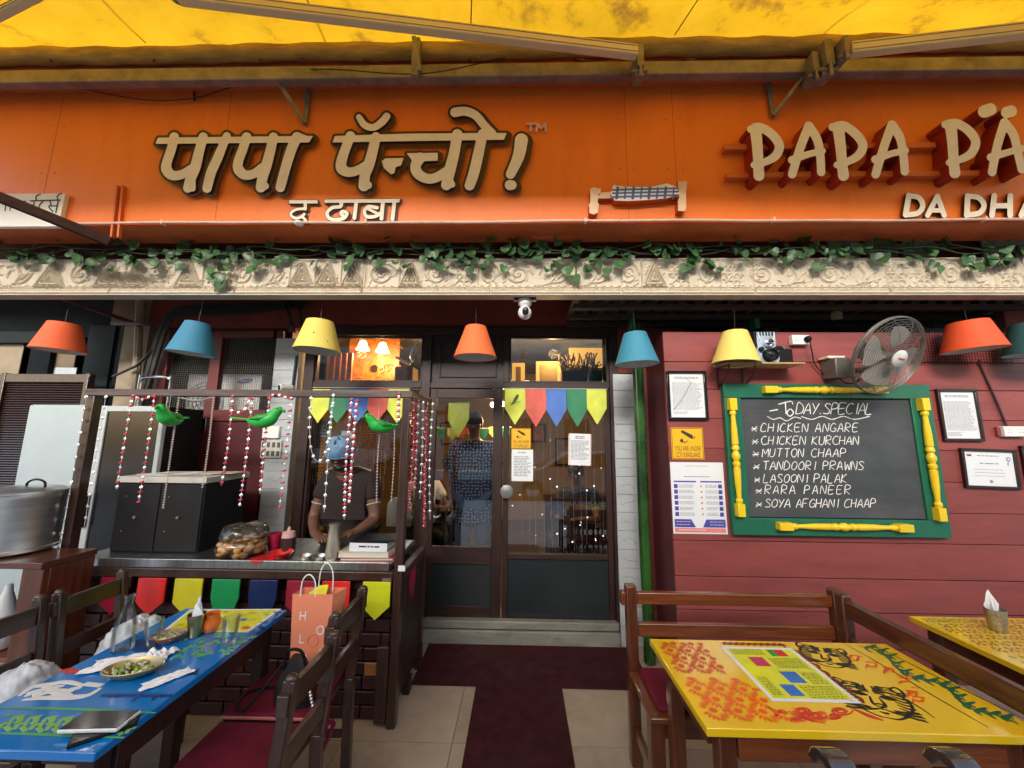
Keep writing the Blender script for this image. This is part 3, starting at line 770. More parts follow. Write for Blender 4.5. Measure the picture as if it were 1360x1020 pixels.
kb = M(); kb.lathe([(.012, 0), (.012, .03), (.045, .032), (.058, .045), (.055, .055), (.02, .062), (.001, .063)], (kp.x, 3.29, kp.z), 24, axis=(0, -1, 0))
kb.build('knob', mat('dull_nickel', (.35, .36, .34), .35, metal=.8), l2, smooth=True)

# ------------------------------------------------------------------ room behind the glass
for nm, a in (('room_floor', (-2.6, 2.4, 3.5, 7.0, .05, .165)), ('room_back_wall', (-2.6, 2.4, 7.0, 7.1, .0, 3.3)), ('room_left_wall', (-2.7, -2.6, 3.95, 7.1, 0, 3.3)), ('room_right_wall', (2.4, 2.5, 3.5, 7.1, 0, 3.3)), ('room_ceiling', (-2.7, 2.5, 3.5, 7.1, 2.85, 2.95))):
    tag(bx(nm, m_ochre if 'wall' in nm else (mat('room_tile', (.10, .08, .07), .3) if 'floor' in nm else mat('room_ceiling_white', (.3, .28, .24), .8)), None, *a), kind='structure')
def lamp_pt(p, e, col=(1, .62, .28), r=.05):
    l = bpy.data.lights.new('lamp_light', 'POINT'); l.energy = e * 1.2; l.color = col; l.shadow_soft_size = r
    o = bpy.data.objects.new('lamp_light', l); COL.objects.link(o); o.location = p; return o
m_glow = mat('lit_bulb', (1, .8, .5), .5, emit=(1, .62, .28), estr=6.)
m_glow2 = mat('lit_shade', (.8, .6, .35), .6, emit=(1, .6, .25), estr=1.8)
# chandelier seen through the middle leaf
cp = P(662, 540, Y=4.3)
ch = thing('chandelier', 'small brass chandelier with three lit bulbs seen through the middle door glass', 'lamp', (cp.x, cp.y, cp.z))
M().tube([(cp.x, cp.y, cp.z + .1), (cp.x, cp.y, 2.85)], .006, 6).build('rod', m_brass, ch)
for dx, dz in ((-.065, .02), (.0, -.05), (.06, .03)):
    M().tube([(cp.x, cp.y, cp.z + .1), (cp.x + dx, cp.y - .03, cp.z + dz + .05)], .006, 6).build('arm', m_brass, ch)
    M().ball((cp.x + dx, cp.y - .03, cp.z + dz), .03, 12, 8).build('bulb', m_glow, ch, smooth=True)
lamp_pt((cp.x, cp.y - .1, cp.z - .15), 9).parent = None
for i, (px, py, lab) in enumerate(((508, 463, 'lit bell lampshade inside, seen through the left transom pane'), (482, 460, 'dimmer lit lampshade inside the left transom, nearer the yellow shade'))):
    q = P(px, py, Y=4.0); t = thing('inner_lamp', lab, 'lamp', q, 'lit lamps seen through the left transom')
    M().lathe([(.02, .07), (.035, .06), (.055, .0), (.075, -.04), (.07, -.04), (.03, .05)], q, 16, close=True).build('shade', m_glow2 if i else m_glow, t, smooth=True)
    M().tube([(q.x, q.y, q.z + .06), (q.x, q.y, 2.85)], .005, 6).build('rod', m_brass, t)
    lamp_pt((q.x, q.y - .02, q.z - .10), 6 - 2 * i)
q = P(497, 490, Y=3.9)
t = thing('clock', 'small round white medallion inside the left transom', 'clock', q)
M().lathe([(.035, 0), (.035, .01), (.0, .012)], q, 20, axis=(0, -1, 0)).build('dial', m_white, t); M().lathe([(.045, -.002), (.045, .006), (.035, .008)], q, 20, axis=(0, -1, 0), close=True).build('rim', m_brass, t)
# carved amber screen and boxes behind the left transom / window
m_amber = mat('amber_carved_wood', (.38, .13, .03), .4, var=.5, vscale=14, bump=.6, bscale=30)
sc_ = thing('carved_screen', 'amber carved wooden screen inside behind the left transom', 'screen', P(490, 480, Y=4.3))
x0, x1, z0, z1 = rpx(463, 440, 530, 510, 4.3)
bx('board', m_amber, sc_, x0, x1, 4.3, 4.33, z0 - .1, z1 + .1)
rl = M()
for k in range(26):
    c = (rnd.uniform(x0, x1), rnd.uniform(z0, z1)); r0 = rnd.uniform(.03, .08); s0 = rnd.uniform(0, 6)
    rl.tube([(c[0] + r0 * (1 - t / 12) * math.cos(s0 + t * .6), 4.295, c[1] + r0 * (1 - t / 12) * math.sin(s0 + t * .6)) for t in range(10)], .008, 5)
rl.build('carving', m_amber, sc_, smooth=True)
x0, x1, z0, z1 = rpx(524, 487, 548, 512, 3.7); tag(bx('carton', mat('carton_board', (.5, .33, .16), .8), None, x0, x1, 3.7, 3.9, z0, z1, .004), 'tan carton standing inside the left transom window, right corner', 'box')
q0 = P(524, 484, Y=3.75); q1 = P(548, 490, Y=3.75)
M().tube(spl([P(526, 474, Y=3.75), P(536, 480, Y=3.75), P(545, 484, Y=3.75)]), [.012, .03, .01] if False else .014, 8).build('t_', m_whitep, None).name = 'duct'
tag(bpy.data.objects['duct'], 'pale curved duct inside the left transom above the tan carton', 'duct')
for i in range(4):
    x = P(438 + 8 * i, 480, Y=3.9).x
    tag(bx('picture_strip', m_amber, None, x, x + .045, 3.9, 3.93, zT1 + .02 + .02 * i, zH0 - .02, .003), ('leftmost carved strip inside the left transom window', 'second carved strip from the left inside the left transom', 'third carved strip inside the left transom, beside the screen', 'carved strip touching the amber screen in the left transom')[i], 'carving')
# right transom contents
m_glow_yel = mat('glowing_cabinet_board', (.62, .34, .08), .6, emit=(1, .55, .12), estr=.25)  # boards glow faintly themselves; the warm light is put into the material
for (l, t_, r, b_, lab) in ((680, 482, 697, 510, 'narrow warm-glowing cabinet door in the right transom, left end'), (712, 480, 745, 510, 'wide warm-glowing cabinet door in the middle of the right transom')):
    x0, x1, z0, z1 = rpx(l, t_, r, b_, 3.8)
    t = thing('cabinet_door', lab, 'cabinet', (x0, 3.8, z0))
    bx('board', m_glow_yel, t, x0, x1, 3.8, 3.83, z0 - .05, z1); bx('panel_inset', m_ochre, t, x0 + .04, x1 - .04, 3.79, 3.8, z0, z1 - .04, .004)
x0, x1, z0, z1 = rpx(746, 492, 800, 512, 3.6); pt = thing('planter', 'dark trough of dried twigs inside the right transom window', 'planter', (x0, 3.6, z0))
bx('trough', m_blackg, pt, x0, x1, 3.6, 3.75, z0 - .05, z1, .005)
tw = M()
for k in range(70):
    a = Vector((rnd.uniform(x0, x1), rnd.uniform(3.6, 3.7), z1)); b2 = a + Vector((rnd.uniform(-.08, .08), rnd.uniform(-.03, .05), rnd.uniform(.04, .2)))
    tw.tube([a, (a + b2) / 2 + Vector((rnd.uniform(-.03, .03), 0, 0)), b2], [.006, .004, .008], 4)
tag(tw.build('twigs', mat('dry_twig', (.12, .08, .04), .8), pt), kind='stuff')
bpx('glowing_back_board', m_glow_yel, pt, 756, 462, 800, 488, 3.85, 3.87)  # board behind the twigs with the same built-in glow
lamp_pt(P(735, 470, Y=3.65), 2.5); 
# pictures on the room's back wall
for i, (px, py, w_, h_, lab) in enumerate(((596, 575, .32, .42, 'tilted framed sketch on the ochre wall inside, left of the polka dot shirt'), (552, 580, .26, .4, 'framed picture on the ochre wall inside, behind the bead clusters'), (752, 600, .4, .5, 'framed picture on the inside wall behind the right door glass'), (715, 575, .26, .34, 'small framed picture inside behind the yellow notice'))):
    q = P(px, py, Y=6.9); t = thing('wall_picture', lab, 'picture', q, 'pictures on the inside wall')
    f_ = bx('frame', m_dwood_x, t, q.x - w_ / 2, q.x + w_ / 2, 6.93, 6.97, q.z - h_ / 2, q.z + h_ / 2, .005)
    bx('print', m_amber if i % 2 else mat('sepia_print', (.4, .27, .13), .6, var=.4, vscale=12), t, q.x - w_ / 2 + .03, q.x + w_ / 2 - .03, 6.92, 6.931, q.z - h_ / 2 + .03, q.z + h_ / 2 - .03)
    if i == 0: t.rotation_euler = (0, RAD(-7), 0)
# ceiling boards inside, their brightness put in as a faint glow
for i in range(5):
    x = -.75 + i * .5
    tag(bx('ceiling_panel', mat('glowing_pale_panel', (.7, .7, .68), .6, emit=(.85, .9, 1), estr=.5), None, x, x + .36, 4.4, 4.9, 2.30, 2.33, .004), ('%s pale glowing ceiling panel inside behind the pennants' % ('leftmost', 'second', 'middle', 'fourth', 'rightmost')[i]), 'ceiling panel', 'pale panels hanging from the inside ceiling')
# white chair back behind the worker
wc = thing('white_chair', 'white plastic chair back standing inside behind the stall worker', 'chair', P(530, 690, Y=3.7))
cb_ = M(); q = P(530, 678, Y=3.7); w_ = .12
cb_.prism([(q.x - w_, q.z - .15), (q.x + w_, q.z - .15), (q.x + w_, q.z + .06), (q.x + w_ * .7, q.z + .11), (q.x, q.z + .13), (q.x - w_ * .7, q.z + .11), (q.x - w_, q.z + .06)], lambda x, z: (x, 3.7, z), lambda x, z: (x, 3.72, z))
cb_.build('backrest', m_whitep, wc, bevel=.005); bx('seat', m_whitep, wc, q.x - .14, q.x + .14, 3.5, 3.74, q.z - .38, q.z - .35, .01)
bx('leg', m_whitep, wc, q.x - .13, q.x - .11, 3.7, 3.72, .17, q.z - .38); bx('leg', m_whitep, wc, q.x + .11, q.x + .13, 3.7, 3.72, .17, q.z - .38)
# bead curtains in the shop window: brown glass beads on threads
m_brbead = mat('brown_glass_bead', (.36, .13, .045), .25, var=.3, objrand=.2)
def bead_curtain(label, l, r, t_, b_, Y, n, dz, rad, m):
    x0, x1, z0, z1 = rpx(l, t_, r, b_, Y); t = thing('bead_curtain', label, 'bead curtain', (x0, Y, z1))
    mb = M(); th = M()
    for i in range(n):
        x = x0 + (x1 - x0) * (i + .5) / n; z = z1; e = z0 + rnd.uniform(-.03, .05)
        th.bar((x, Y, z1), (x, Y, e), .0015, .0015)
        while z > e:
            s_ = rad * rnd.uniform(.7, 1.2); mb.add([(x, Y, z + s_ * 1.2), (x + s_, Y, z), (x, Y - s_, z), (x - s_, Y, z), (x, Y + s_, z), (x, Y, z - s_ * 1.2)], [(0, 2, 1), (0, 3, 2), (0, 4, 3), (0, 1, 4), (5, 1, 2), (5, 2, 3), (5, 3, 4), (5, 4, 1)]); z -= dz
    tag(mb.build('beads', m, t), kind='stuff'); tag(th.build('threads', m_string, t), kind='stuff')
bead_curtain('dense curtain of brown glass beads behind the worker in the hairnet', 470, 516, 556, 632, 3.38, 15, .02, .011, m_brbead)
bead_curtain('sparse dark bead curtain at the left end of the shop window', 416, 440, 556, 650, 3.42, 7, .03, .007, mat('dark_bead', (.05, .03, .02), .3))
bead_curtain('white and clear bead strings low in the window, right of the worker', 492, 512, 600, 690, 3.36, 4, .028, .009, m_clearbead)
for i, (l, t_, r, b_, lab) in enumerate(((426, 556, 440, 580, 'white flower garland card high in the window'), (452, 572, 472, 616, 'tall white patterned card behind the hairnet'), (424, 640, 440, 668, 'grey patterned card low at the left of the worker'))):
    t = thing('display_card', lab, 'card', P(l, t_, Y=3.45)); bpx('card', m_paper, t, l, t_, r, b_, 3.45, 3.455)
    x0, x1, z0, z1 = rpx(l, t_, r, b_, 3.448); sp = M()
    for k in range(26): sp.lathe([(.006, 0), (.0, .001)], (rnd.uniform(x0, x1), 3.448, rnd.uniform(z0, z1)), 6, axis=(0, -1, 0))
    tag(sp.build('speckles', m_green if i < 2 else m_ink, t), kind='stuff')

# bunting on the glass
PC = [mat('pennant_lime', (.62, .68, .08), .6), mat('pennant_red', (.60, .10, .07), .6), mat('pennant_blue', (.06, .16, .50), .6), mat('pennant_green', (.02, .20, .09), .6), mat('pennant_orange', (.75, .30, .03), .6)]
def pennant(parent, l, r, t_, b_, Y, m, waist=.55):
    x0, x1, z0, z1 = rpx(l, t_, r, b_, Y); zs_ = z1 - (z1 - z0) * waist
    mb = M(); n = 8; V = []; ph = rnd.uniform(0, 6)
    for i in range(n + 1):
        u = i / n; x = x0 + (x1 - x0) * u; zl = zs_ + (z0 - zs_) * (1 - abs(2 * u - 1))
        for k in range(4):
            q = k / 3; V.append((x + .003 * q * math.sin(ph), Y - .001 - .009 * q * abs(math.sin(u * 4.2 + ph)) - .006 * q * q, z1 + (zl - z1) * q))
    mb.add(V, [(i * 4 + k, i * 4 + k + 1, i * 4 + k + 5, i * 4 + k + 4) for i in range(n) for k in range(3)])
    return mb.build('pennant', m, parent, smooth='all', fix=False), (x0 + x1) / 2, (zs_ + z1) / 2, x1 - x0
def parrot_print(parent, cx, cz, s, Y):
    k = lambda pts: [(cx + x * s, cz + z * s) for x, z in pts]
    mb = M(); Yf = Y - .017
    letters(mb, [(k([(.02, .02), (.10, .14), (.14, .24)]), [.085 * s, .075 * s, .06 * s]), (k([(.0, .0), (-.12, -.2), (-.2, -.34)]), [.07 * s, .03 * s, .012 * s])], [], .006 * 1.0 * max(s, .2) , lambda x, z: (x, Yf, z))
    mb.build('parrot_print', mat('parrot_green_print', (.02, .08, .02), .6), parent)
    mb = M(); letters(mb, [(k([(-.3, -.22), (.3, -.12)]), .012 * s), (k([(.17, .27), (.21, .22)]), .025 * s)], [], .004 * max(s, .2), lambda x, z: (x, Yf - .0006, z))
    mb.build('perch_print', m_ink, parent)
YB = 3.272
bt = thing('bunting', 'row of five pennants, yellow with a parrot first, across the right door leaf', 'bunting', P(738, 520, Y=YB))
edges_ = [670, 697.5, 725.5, 752.5, 779.5, 806]
for i in range(5):
    o, cx_, cz_, w_ = pennant(bt, edges_[i] + .15, edges_[i + 1] - .15, 516.5, 567 if i not in (0, 4) else 564, YB, PC[(0, 1, 2, 3, 0)[i]])
    if i == 0: parrot_print(o, cx_, cz_ - .01, w_ * .85, YB)
M().bar((P(669, 516, Y=YB).x, YB - .004, zT0 + .001), (P(807, 516, Y=YB).x, YB - .004, zT0 - .001), .004, .004).build('cord', m_string, bt)
YB2 = 3.278
bt = thing('bunting', 'row of five pennants hanging behind the parrots over the stall window', 'bunting', P(480, 520, Y=YB2))
edges_ = [411, 437, 462, 489, 515, 543]
for i in range(5):
    pennant(bt, edges_[i] + .15, edges_[i + 1] - .15, 517, 562, YB2, PC[(0, 3, 2, 1, 0)[i]], .6)
M().bar((P(409, 517, Y=YB2).x, YB2 - .004, zT0 - .002), (P(545, 517, Y=YB2).x, YB2 - .004, zT0 - .003), .004, .004).build('cord', m_string, bt)
bt = thing('single_pennant', 'lone yellow pennant hanging inside the middle door leaf', 'pennant', P(610, 540, Y=3.36))
pennant(bt, 595, 623, 533, 582, 3.36, PC[0], .5)
bt = thing('bunting', 'small bunting strung across the room inside, behind the lone yellow pennant', 'bunting', P(620, 570, Y=4.2))
for i in range(8):
    pennant(bt, 566 + i * 14, 579 + i * 14, 567 + (i % 3), 583 + (i % 3), 4.2, PC[(4, 3, 0, 1, 4, 3, 0, 3)[i]], .5)
M().tube([P(560, 567, Y=4.2), P(620, 570, Y=4.2), P(680, 567, Y=4.2)], .003, 4).build('cord', m_string, bt)
# notices taped to the glass
def cctv_sign(label, l, t_, r, b_, Y):
    x0, x1, z0, z1 = rpx(l, t_, r, b_, Y); W, H_ = x1 - x0, z1 - z0; t = thing('warning_sign', label, 'sign', ((x0 + x1) / 2, Y, z0))
    bx('plate', mat('warning_yellow', (.85, .45, .01), .45, var=.03), t, x0, x1, Y - .003, Y - .0005, z0, z1)
    f = lambda u, v: (x0 + u * W, Y - .0042, z0 + v * H_)
    b = M()
    b.add([f(.02, .02), f(.98, .02), f(.98, .98), f(.02, .98), f(.035, .035), f(.965, .035), f(.965, .965), f(.035, .965)], [(0, 1, 5, 4), (1, 2, 6, 5), (2, 3, 7, 6), (3, 0, 4, 7)])
    letters(b, [([(.36, .58), (.40, .52), (.50, .57)], .014)], [[(.30, .86), (.36, .92), (.68, .76), (.70, .64), (.60, .66)], [(.26, .60), (.34, .66), (.38, .58), (.32, .50)], [(.72, .74), (.76, .70), (.72, .62)]], .008, f)
    s_ = H_ * .21
    print_text(b, 'YOU ARE UNDER', s_, lambda x, y: (x0 + W / 2 + x * .104 * W / s_, Y - .0042, z0 + .27 * H_ + y * 1.0))
    print_text(b, 'CCTV SURVEILLANCE', s_, lambda x, y: (x0 + W / 2 + x * .079 * W / s_, Y - .0042, z0 + .07 * H_ + y * 1.0))
    b.build('lettering', m_ink, t)
cctv_sign('small orange camera warning sign stuck on the door glass under the bunting', 679, 569, 705, 596, 3.30)
cctv_sign('orange camera warning sign on the red wall between a frame and a food poster', 891.5, 568, 934, 610, YR - .004)
def notice(label, l, t_, r, b_, Y, rows=16, rot=0, seed=1, edge=None):
    x0, x1, z0, z1 = rpx(l, t_, r, b_, Y); t = thing('paper_notice', label, 'notice', ((x0 + x1) / 2, Y, (z0 + z1) / 2)); rr = random.Random(seed)
    bx('sheet', m_paper, t, x0, x1, Y - .002, Y - .0005, z0, z1); tl = M(); h_ = (z1 - z0)
    text_lines(tl, x0 + .02, x1 - .02, z1 - h_ * .22, z0 + h_ * .15, Y - .0032, h_ * .7 / rows, rr)
    text_lines(tl, x0 + .3 * (x1 - x0), x1 - .3 * (x1 - x0), z1 - h_ * .08, z1 - h_ * .16, Y - .0032, h_ * .05, rr, .6, .1)
    tl.build('print', m_inkgrey, t)
    if edge:
        e = M(); e.box(x0 + .006, x0 + .009, Y - .0034, Y - .0032, z0, z1).box(x1 - .009, x1 - .006, Y - .0034, Y - .0032, z0, z1); e.build('red_border', edge, t)
    t.rotation_euler = (0, rot, 0)
notice('white typed notice on the door glass straight under the small warning sign', 679.5, 597, 708, 639, 3.30, 14, 0, 2)
notice('white notice with red border taped at the right side of the door glass', 755, 576, 785, 618, 3.30, 18, RAD(1.5), 3, mat('ink_red', (.6, .05, .05), .6))
# LED string curtain behind right leaf
led = thing('light_curtain', 'curtain of tiny white fairy lights inside the right door glass', 'fairy lights', P(740, 560, Y=3.40))
th = M(); bl = M()
for k in range(13):
    px = 682 + k * 9.6; a = P(px, 560, Y=3.40); bz = zz_(rnd.uniform(715, 732), 3.40)
    th.bar((a.x, 3.40, zT0 - .1), (a.x + rnd.uniform(-.02, .02), 3.40, bz), .0016, .0016)
    for j in range(rnd.randint(1, 4)):
        q = Vector((a.x + rnd.uniform(-.006, .006), 3.395, rnd.uniform(bz, zz_(575, 3.4)))); bl.ball(q, rnd.uniform(.003, .007), 6, 4)
tag(th.build('threads', m_string, led), kind='stuff')
tag(bl.build('lights', mat('led_white', (1, 1, 1), .5, emit=(.9, .95, 1), estr=1.1), led, smooth=True), kind='stuff')
# tables and dark chairs inside
for i, (x, y, lab) in enumerate(((-.75, 4.9, 'dark dining table inside behind the middle door leaf'), (.75, 4.6, 'dark dining table inside behind the right door leaf'))):
    t = thing('inner_table', lab, 'table', (x, y, .167))
    bx('tabletop', m_dwood_x, t, x - .45, x + .45, y - .35, y + .35, .88, .92, .005)
    for sx, sy in ((-1, -1), (1, -1), (1, 1), (-1, 1)): bx('leg', m_dwood, t, x + sx * .4 - .025, x + sx * .4 + .025, y + sy * .3 - .025, y + sy * .3 + .025, .167, .88)
    for k, sx in enumerate((-.25, .25)):
        c = thing('inner_chair', '%s dark chair at the near side of the %s inner table' % (('left', 'right')[k], ('middle leaf', 'right leaf')[i]), 'chair', (x + sx, y - .55, .167))
        bx('seat', m_dwood_x, c, x + sx - .18, x + sx + .18, y - .7, y - .36, .6, .64, .005); bx('backrest', m_dwood_x, c, x + sx - .18, x + sx + .18, y - .73, y - .70, .68, 1.05, .005)
        for ax in (-.16, .16):
            for ay in (-.715, -.38): bx('leg', m_dwood, c, x + sx + ax - .018, x + sx + ax + .018, y + ay - .014, y + ay + .014, .167, .6 if ay > -.5 else .68)
# ------------------------------------------------------------------ sign lettering (outlines laid out in the sign's plane)
Z1 = lambda x, y: (x / 5.037 + 190, y / 5.037 + 130)
Z2 = lambda x, y: (x / 4.387 + 430, y / 4.387 + 130)
Z7 = lambda x, y: (x / 3.4 + 960, y / 3.4 + 130)
def conv(fn, k, strokes, polys):
    S = [([fn(*p) for p in (spl(pts, 5) if len(pts) > 2 else pts)], ([q / k for q in (np.interp(np.linspace(0, 1, 5 * (len(pts) - 1) + 1), np.linspace(0, 1, len(r)), r) if len(pts) > 2 else r)] if isinstance(r, list) else r / k)) for pts, r in strokes]
    return S, [[fn(*p) for p in q] for q in polys]
hindi_a = conv(Z1, 5.037, [
    ([(208, 262), (190, 340), (160, 430), (158, 480), (195, 518), (260, 512), (325, 470)], [32, 31, 32, 36, 32, 30, 26]),
    ([(402, 262), (375, 360), (350, 460), (318, 540), (300, 602)], [31, 33, 36, 34, 32]),
    ([(330, 560), (330, 605)], 22),
    ([(560, 255), (500, 400), (455, 500), (428, 604)], [26, 32, 33, 31]),
    ([(692, 262), (668, 340), (636, 430), (640, 480), (680, 515), (740, 508), (800, 460)], [32, 31, 32, 35, 32, 30, 26]),
    ([(872, 262), (850, 360), (822, 460), (800, 530), (788, 598)], [31, 33, 36, 34, 34]),
    ([(800, 590), (818, 590)], 24),
    ([(1030, 262), (990, 350), (950, 480), (918, 598)], [34, 34, 33, 32]),
    ([(1030, 262), (1080, 268)], [34, 20]),
], [[(100, 266), (1138, 254), (1110, 298), (82, 308)]])
hindi_b = conv(Z2, 4.387, [
    ([(155, 222), (125, 300), (103, 370), (104, 410), (140, 432), (190, 425), (250, 390)], [28, 28, 30, 32, 28, 26, 24]),
    ([(303, 228), (285, 310), (262, 390), (240, 450), (234, 512)], [28, 30, 32, 30, 32]),
    ([(262, 505), (262, 512)], 18),
    ([(205, 112), (238, 158), (290, 172), (340, 140), (366, 108)], [17, 20, 20, 22, 22]),
    ([(560, 350), (535, 395), (548, 440), (600, 470), (660, 462), (735, 410)], [32, 30, 30, 28, 28, 24]),
    ([(778, 212), (760, 320), (735, 420), (714, 508)], [30, 31, 33, 30]),
    ([(740, 490), (748, 505)], 18),
    ([(925, 210), (900, 330), (874, 440), (850, 510)], [28, 31, 31, 29]),
    ([(765, 84), (825, 78), (885, 102), (935, 160), (985, 205)], [28, 26, 25, 24, 20]),
    ([(1152, 245), (1135, 340), (1088, 445)], [38, 34, 27]),
    ([(1085, 508)], 30), ([(1095, 508)], 28),
], [[(64, 222), (480, 208), (1066, 204), (1050, 244), (480, 252), (52, 260)], [(338, 368), (360, 352), (466, 350), (450, 394), (418, 404), (412, 438), (392, 446), (350, 408)], [(482, 322), (664, 320), (664, 366), (520, 372)]])
def plane(Y): return lambda x, y: tuple(P(x, y, Y=Y))
for k, (nm, (S, Q)) in enumerate((('first Hindi word of the orange sign in cream letters, at the left', hindi_a), ('second Hindi word of the orange sign with exclamation mark, in cream letters', hindi_b))):
    t = thing('sign_lettering', nm, 'lettering', P(300 if k == 0 else 560, 210, Y=YS), 'lettering on the orange sign')
    mb = M(); letters(mb, S, Q, 1.1, plane(YS - .026), plane(YS - .001), grow=3.1, shift=[(2.0, 1.4), (3.8, 2.6)]); mb.build('outline', m_outline, t, fix=False)
    mb = M(); letters(mb, S, Q, 1.0, plane(YS - .040), plane(YS - .0262)); mb.build('letter_face', m_cream, t, fix=False)
dh = conv(Z1, 5.037, [([(1085, 692), (1085, 742)], 11), ([(1085, 742), (1035, 744), (996, 762), (990, 786), (1018, 804), (1055, 798), (1078, 778)], 9), ([(1062, 790), (1078, 808), (1092, 826)], 8)], [[(976, 684), (1166, 684), (1170, 706), (976, 706)]])
dh2 = conv(Z2, 4.387, [([(100, 600), (98, 632), (50, 640), (20, 668), (30, 700), (70, 710), (118, 700), (135, 672), (112, 662), (100, 672), (112, 688)], 10),
    ([(190, 600), (178, 700)], 11), ([(310, 640), (258, 634), (236, 662), (252, 692), (300, 690), (330, 672)], 10), ([(255, 645), (315, 675)], 8), ([(345, 600), (336, 704)], 11), ([(412, 600), (400, 706)], 11)], [[(4, 592), (446, 588), (440, 610), (4, 612)]])
tms = conv(Z2, 4.387, [([(1185, 150), (1232, 150)], 7), ([(1208, 150), (1205, 190)], 7), ([(1240, 192), (1246, 150)], 7), ([(1246, 150), (1266, 178)], 6), ([(1266, 178), (1290, 150)], 6), ([(1290, 150), (1295, 192)], 7)], [])
t = thing('sign_lettering', 'small cream Hindi words under the first big Hindi word', 'lettering', P(450, 278, Y=YS), 'lettering on the orange sign')
for S, Q in (dh, dh2):
    mb = M(); letters(mb, S, Q, .7, plane(YS - .012), plane(YS - .001), grow=.8, shift=[(1.2, .9), (2.2, 1.6)]); mb.build('outline', m_outline, t, fix=False)
    mb = M(); letters(mb, S, Q, .6, plane(YS - .022), plane(YS - .0122)); mb.build('letter_face', m_cream, t, fix=False)
t = thing('sign_lettering', 'tiny pinkish TM letters after the exclamation mark', 'lettering', P(713, 170, Y=YS), 'lettering on the orange sign')
mb = M(); letters(mb, *tms, .5, plane(YS - .014), plane(YS - .001)); mb.build('letter_face', mat('pinkish_paint', (.7, .42, .38), .5), t, fix=False)

PL = [ # each raised letter of the Latin name
    ('P', [([(148, 140), (156, 220), (160, 290), (163, 350)], [26, 23, 22, 24]), ([(125, 142), (165, 132), (222, 165), (255, 215), (238, 262), (185, 292), (140, 303)], [15, 19, 20, 20, 19, 15, 14])]),
    ('A', [([(388, 128), (350, 225), (313, 345)], [20, 19, 18]), ([(388, 128), (425, 185), (440, 260), (444, 335)], [20, 19, 18, 18]), ([(312, 280), (385, 255), (450, 240)], [17, 14, 14])]),
    ('P', [([(522, 140), (532, 220), (538, 290), (545, 350)], [26, 23, 22, 24]), ([(495, 132), (545, 125), (602, 165), (632, 212), (614, 258), (560, 290), (515, 303)], [17, 19, 20, 20, 19, 15, 14])]),
    ('A', [([(764, 122), (728, 220), (690, 345)], [20, 19, 18]), ([(764, 122), (800, 180), (815, 255), (822, 332)], [20, 19, 18, 18]), ([(688, 278), (760, 252), (826, 238)], [17, 14, 14])]),
    ('P', [([(1030, 128), (1038, 210), (1042, 280), (1048, 338)], [26, 23, 22, 24]), ([(1005, 120), (1055, 115), (1110, 148), (1142, 198), (1122, 250), (1068, 280), (1022, 292)], [17, 19, 20, 20, 19, 15, 14])]),
    ('A', [([(1272, 112), (1240, 215), (1216, 335)], [20, 19, 18]), ([(1272, 112), (1312, 165), (1332, 245), (1350, 322)], [20, 19, 18, 18]), ([(1210, 268), (1290, 245), (1352, 228)], [17, 14, 14]), ([(1180, 62), (1208, 52)], 27), ([(1282, 66), (1302, 60)], 25)]),
]
m_lside = mat('letter_side_red', (.28, .018, .006), .5, var=.15)
nth = ['first', 'second', 'third', 'fourth', 'fifth', 'sixth']
t = thing('sign_lettering', 'big raised cream Latin letters with deep red sides, at the right of the sign', 'lettering', P(1150, 200, Y=YS), 'lettering on the orange sign')
for ch_, S in PL:
    S, Q = conv(Z7, 3.4, S, [])
    xs = [p[0] for s in S for p in s[0]]; cx_ = sum(xs) / len(xs)
    f0 = plane(YS - .094); base = plane(YS - .094)
    bk = lambda x, y: (P(x, y, Y=YS - .094).x, YS - .001, P(x, y, Y=YS - .094).z)
    bk1 = lambda x, y: (P(x, y, Y=YS - .094).x, YS - .0935, P(x, y, Y=YS - .094).z)
    mb = M(); letters(mb, S, Q, 1.0, lambda x, y: (P(x, y, Y=YS - .094).x, YS - .0942, P(x, y, Y=YS - .094).z), bk1, grow=.25)
    face = mb.build('letter_face', m_cream, t, fix=False)
    mb = M(); letters(mb, S, Q, 1.0, bk1, bk); mb.build('letter_side', m_lside, face, fix=False)
m_lath = mat('lath_orange', (.62, .13, .02), .55, var=.1)
for px0, py, px1 in ((961, 197, 1240), (964, 234, 1300)):
    q0, q1 = P(px0, py, Y=YS - .03), P(px1, py - 4, Y=YS - .03)
    bx('lath', m_lath, t, q0.x, q1.x, YS - .045, YS - .0008, q0.z - .02, q0.z + .02, .003)
DA = conv(Z7, 3.4, [([(840, 440), (826, 528)], 13), ([(840, 443), (885, 450), (903, 488), (880, 520), (828, 528)], 12), ([(968, 445), (925, 530)], 12), ([(970, 445), (1000, 530)], 12), ([(948, 508), (990, 508)], 10),
    ([(1106, 442), (1102, 530)], 13), ([(1106, 444), (1155, 450), (1180, 486), (1158, 520), (1104, 528)], 12), ([(1226, 442), (1216, 530)], 13), ([(1298, 442), (1298, 530)], 13), ([(1222, 487), (1298, 487)], 12), ([(1388, 442), (1348, 530)], 13), ([(1388, 442), (1425, 530)], 13), ([(1362, 508), (1408, 508)], 11)], [])
t = thing('sign_lettering', 'smaller cream block letters under the big Latin letters', 'lettering', P(1270, 275, Y=YS), 'lettering on the orange sign')
mb = M(); letters(mb, *DA, .8, plane(YS - .018), plane(YS - .001), grow=.4, shift=[(-.9, .8), (-1.8, 1.4)]); mb.build('outline', m_outline, t, fix=False)
mb = M(); letters(mb, *DA, .7, plane(YS - .028), plane(YS - .0182)); mb.build('letter_face', m_cream, t, fix=False)

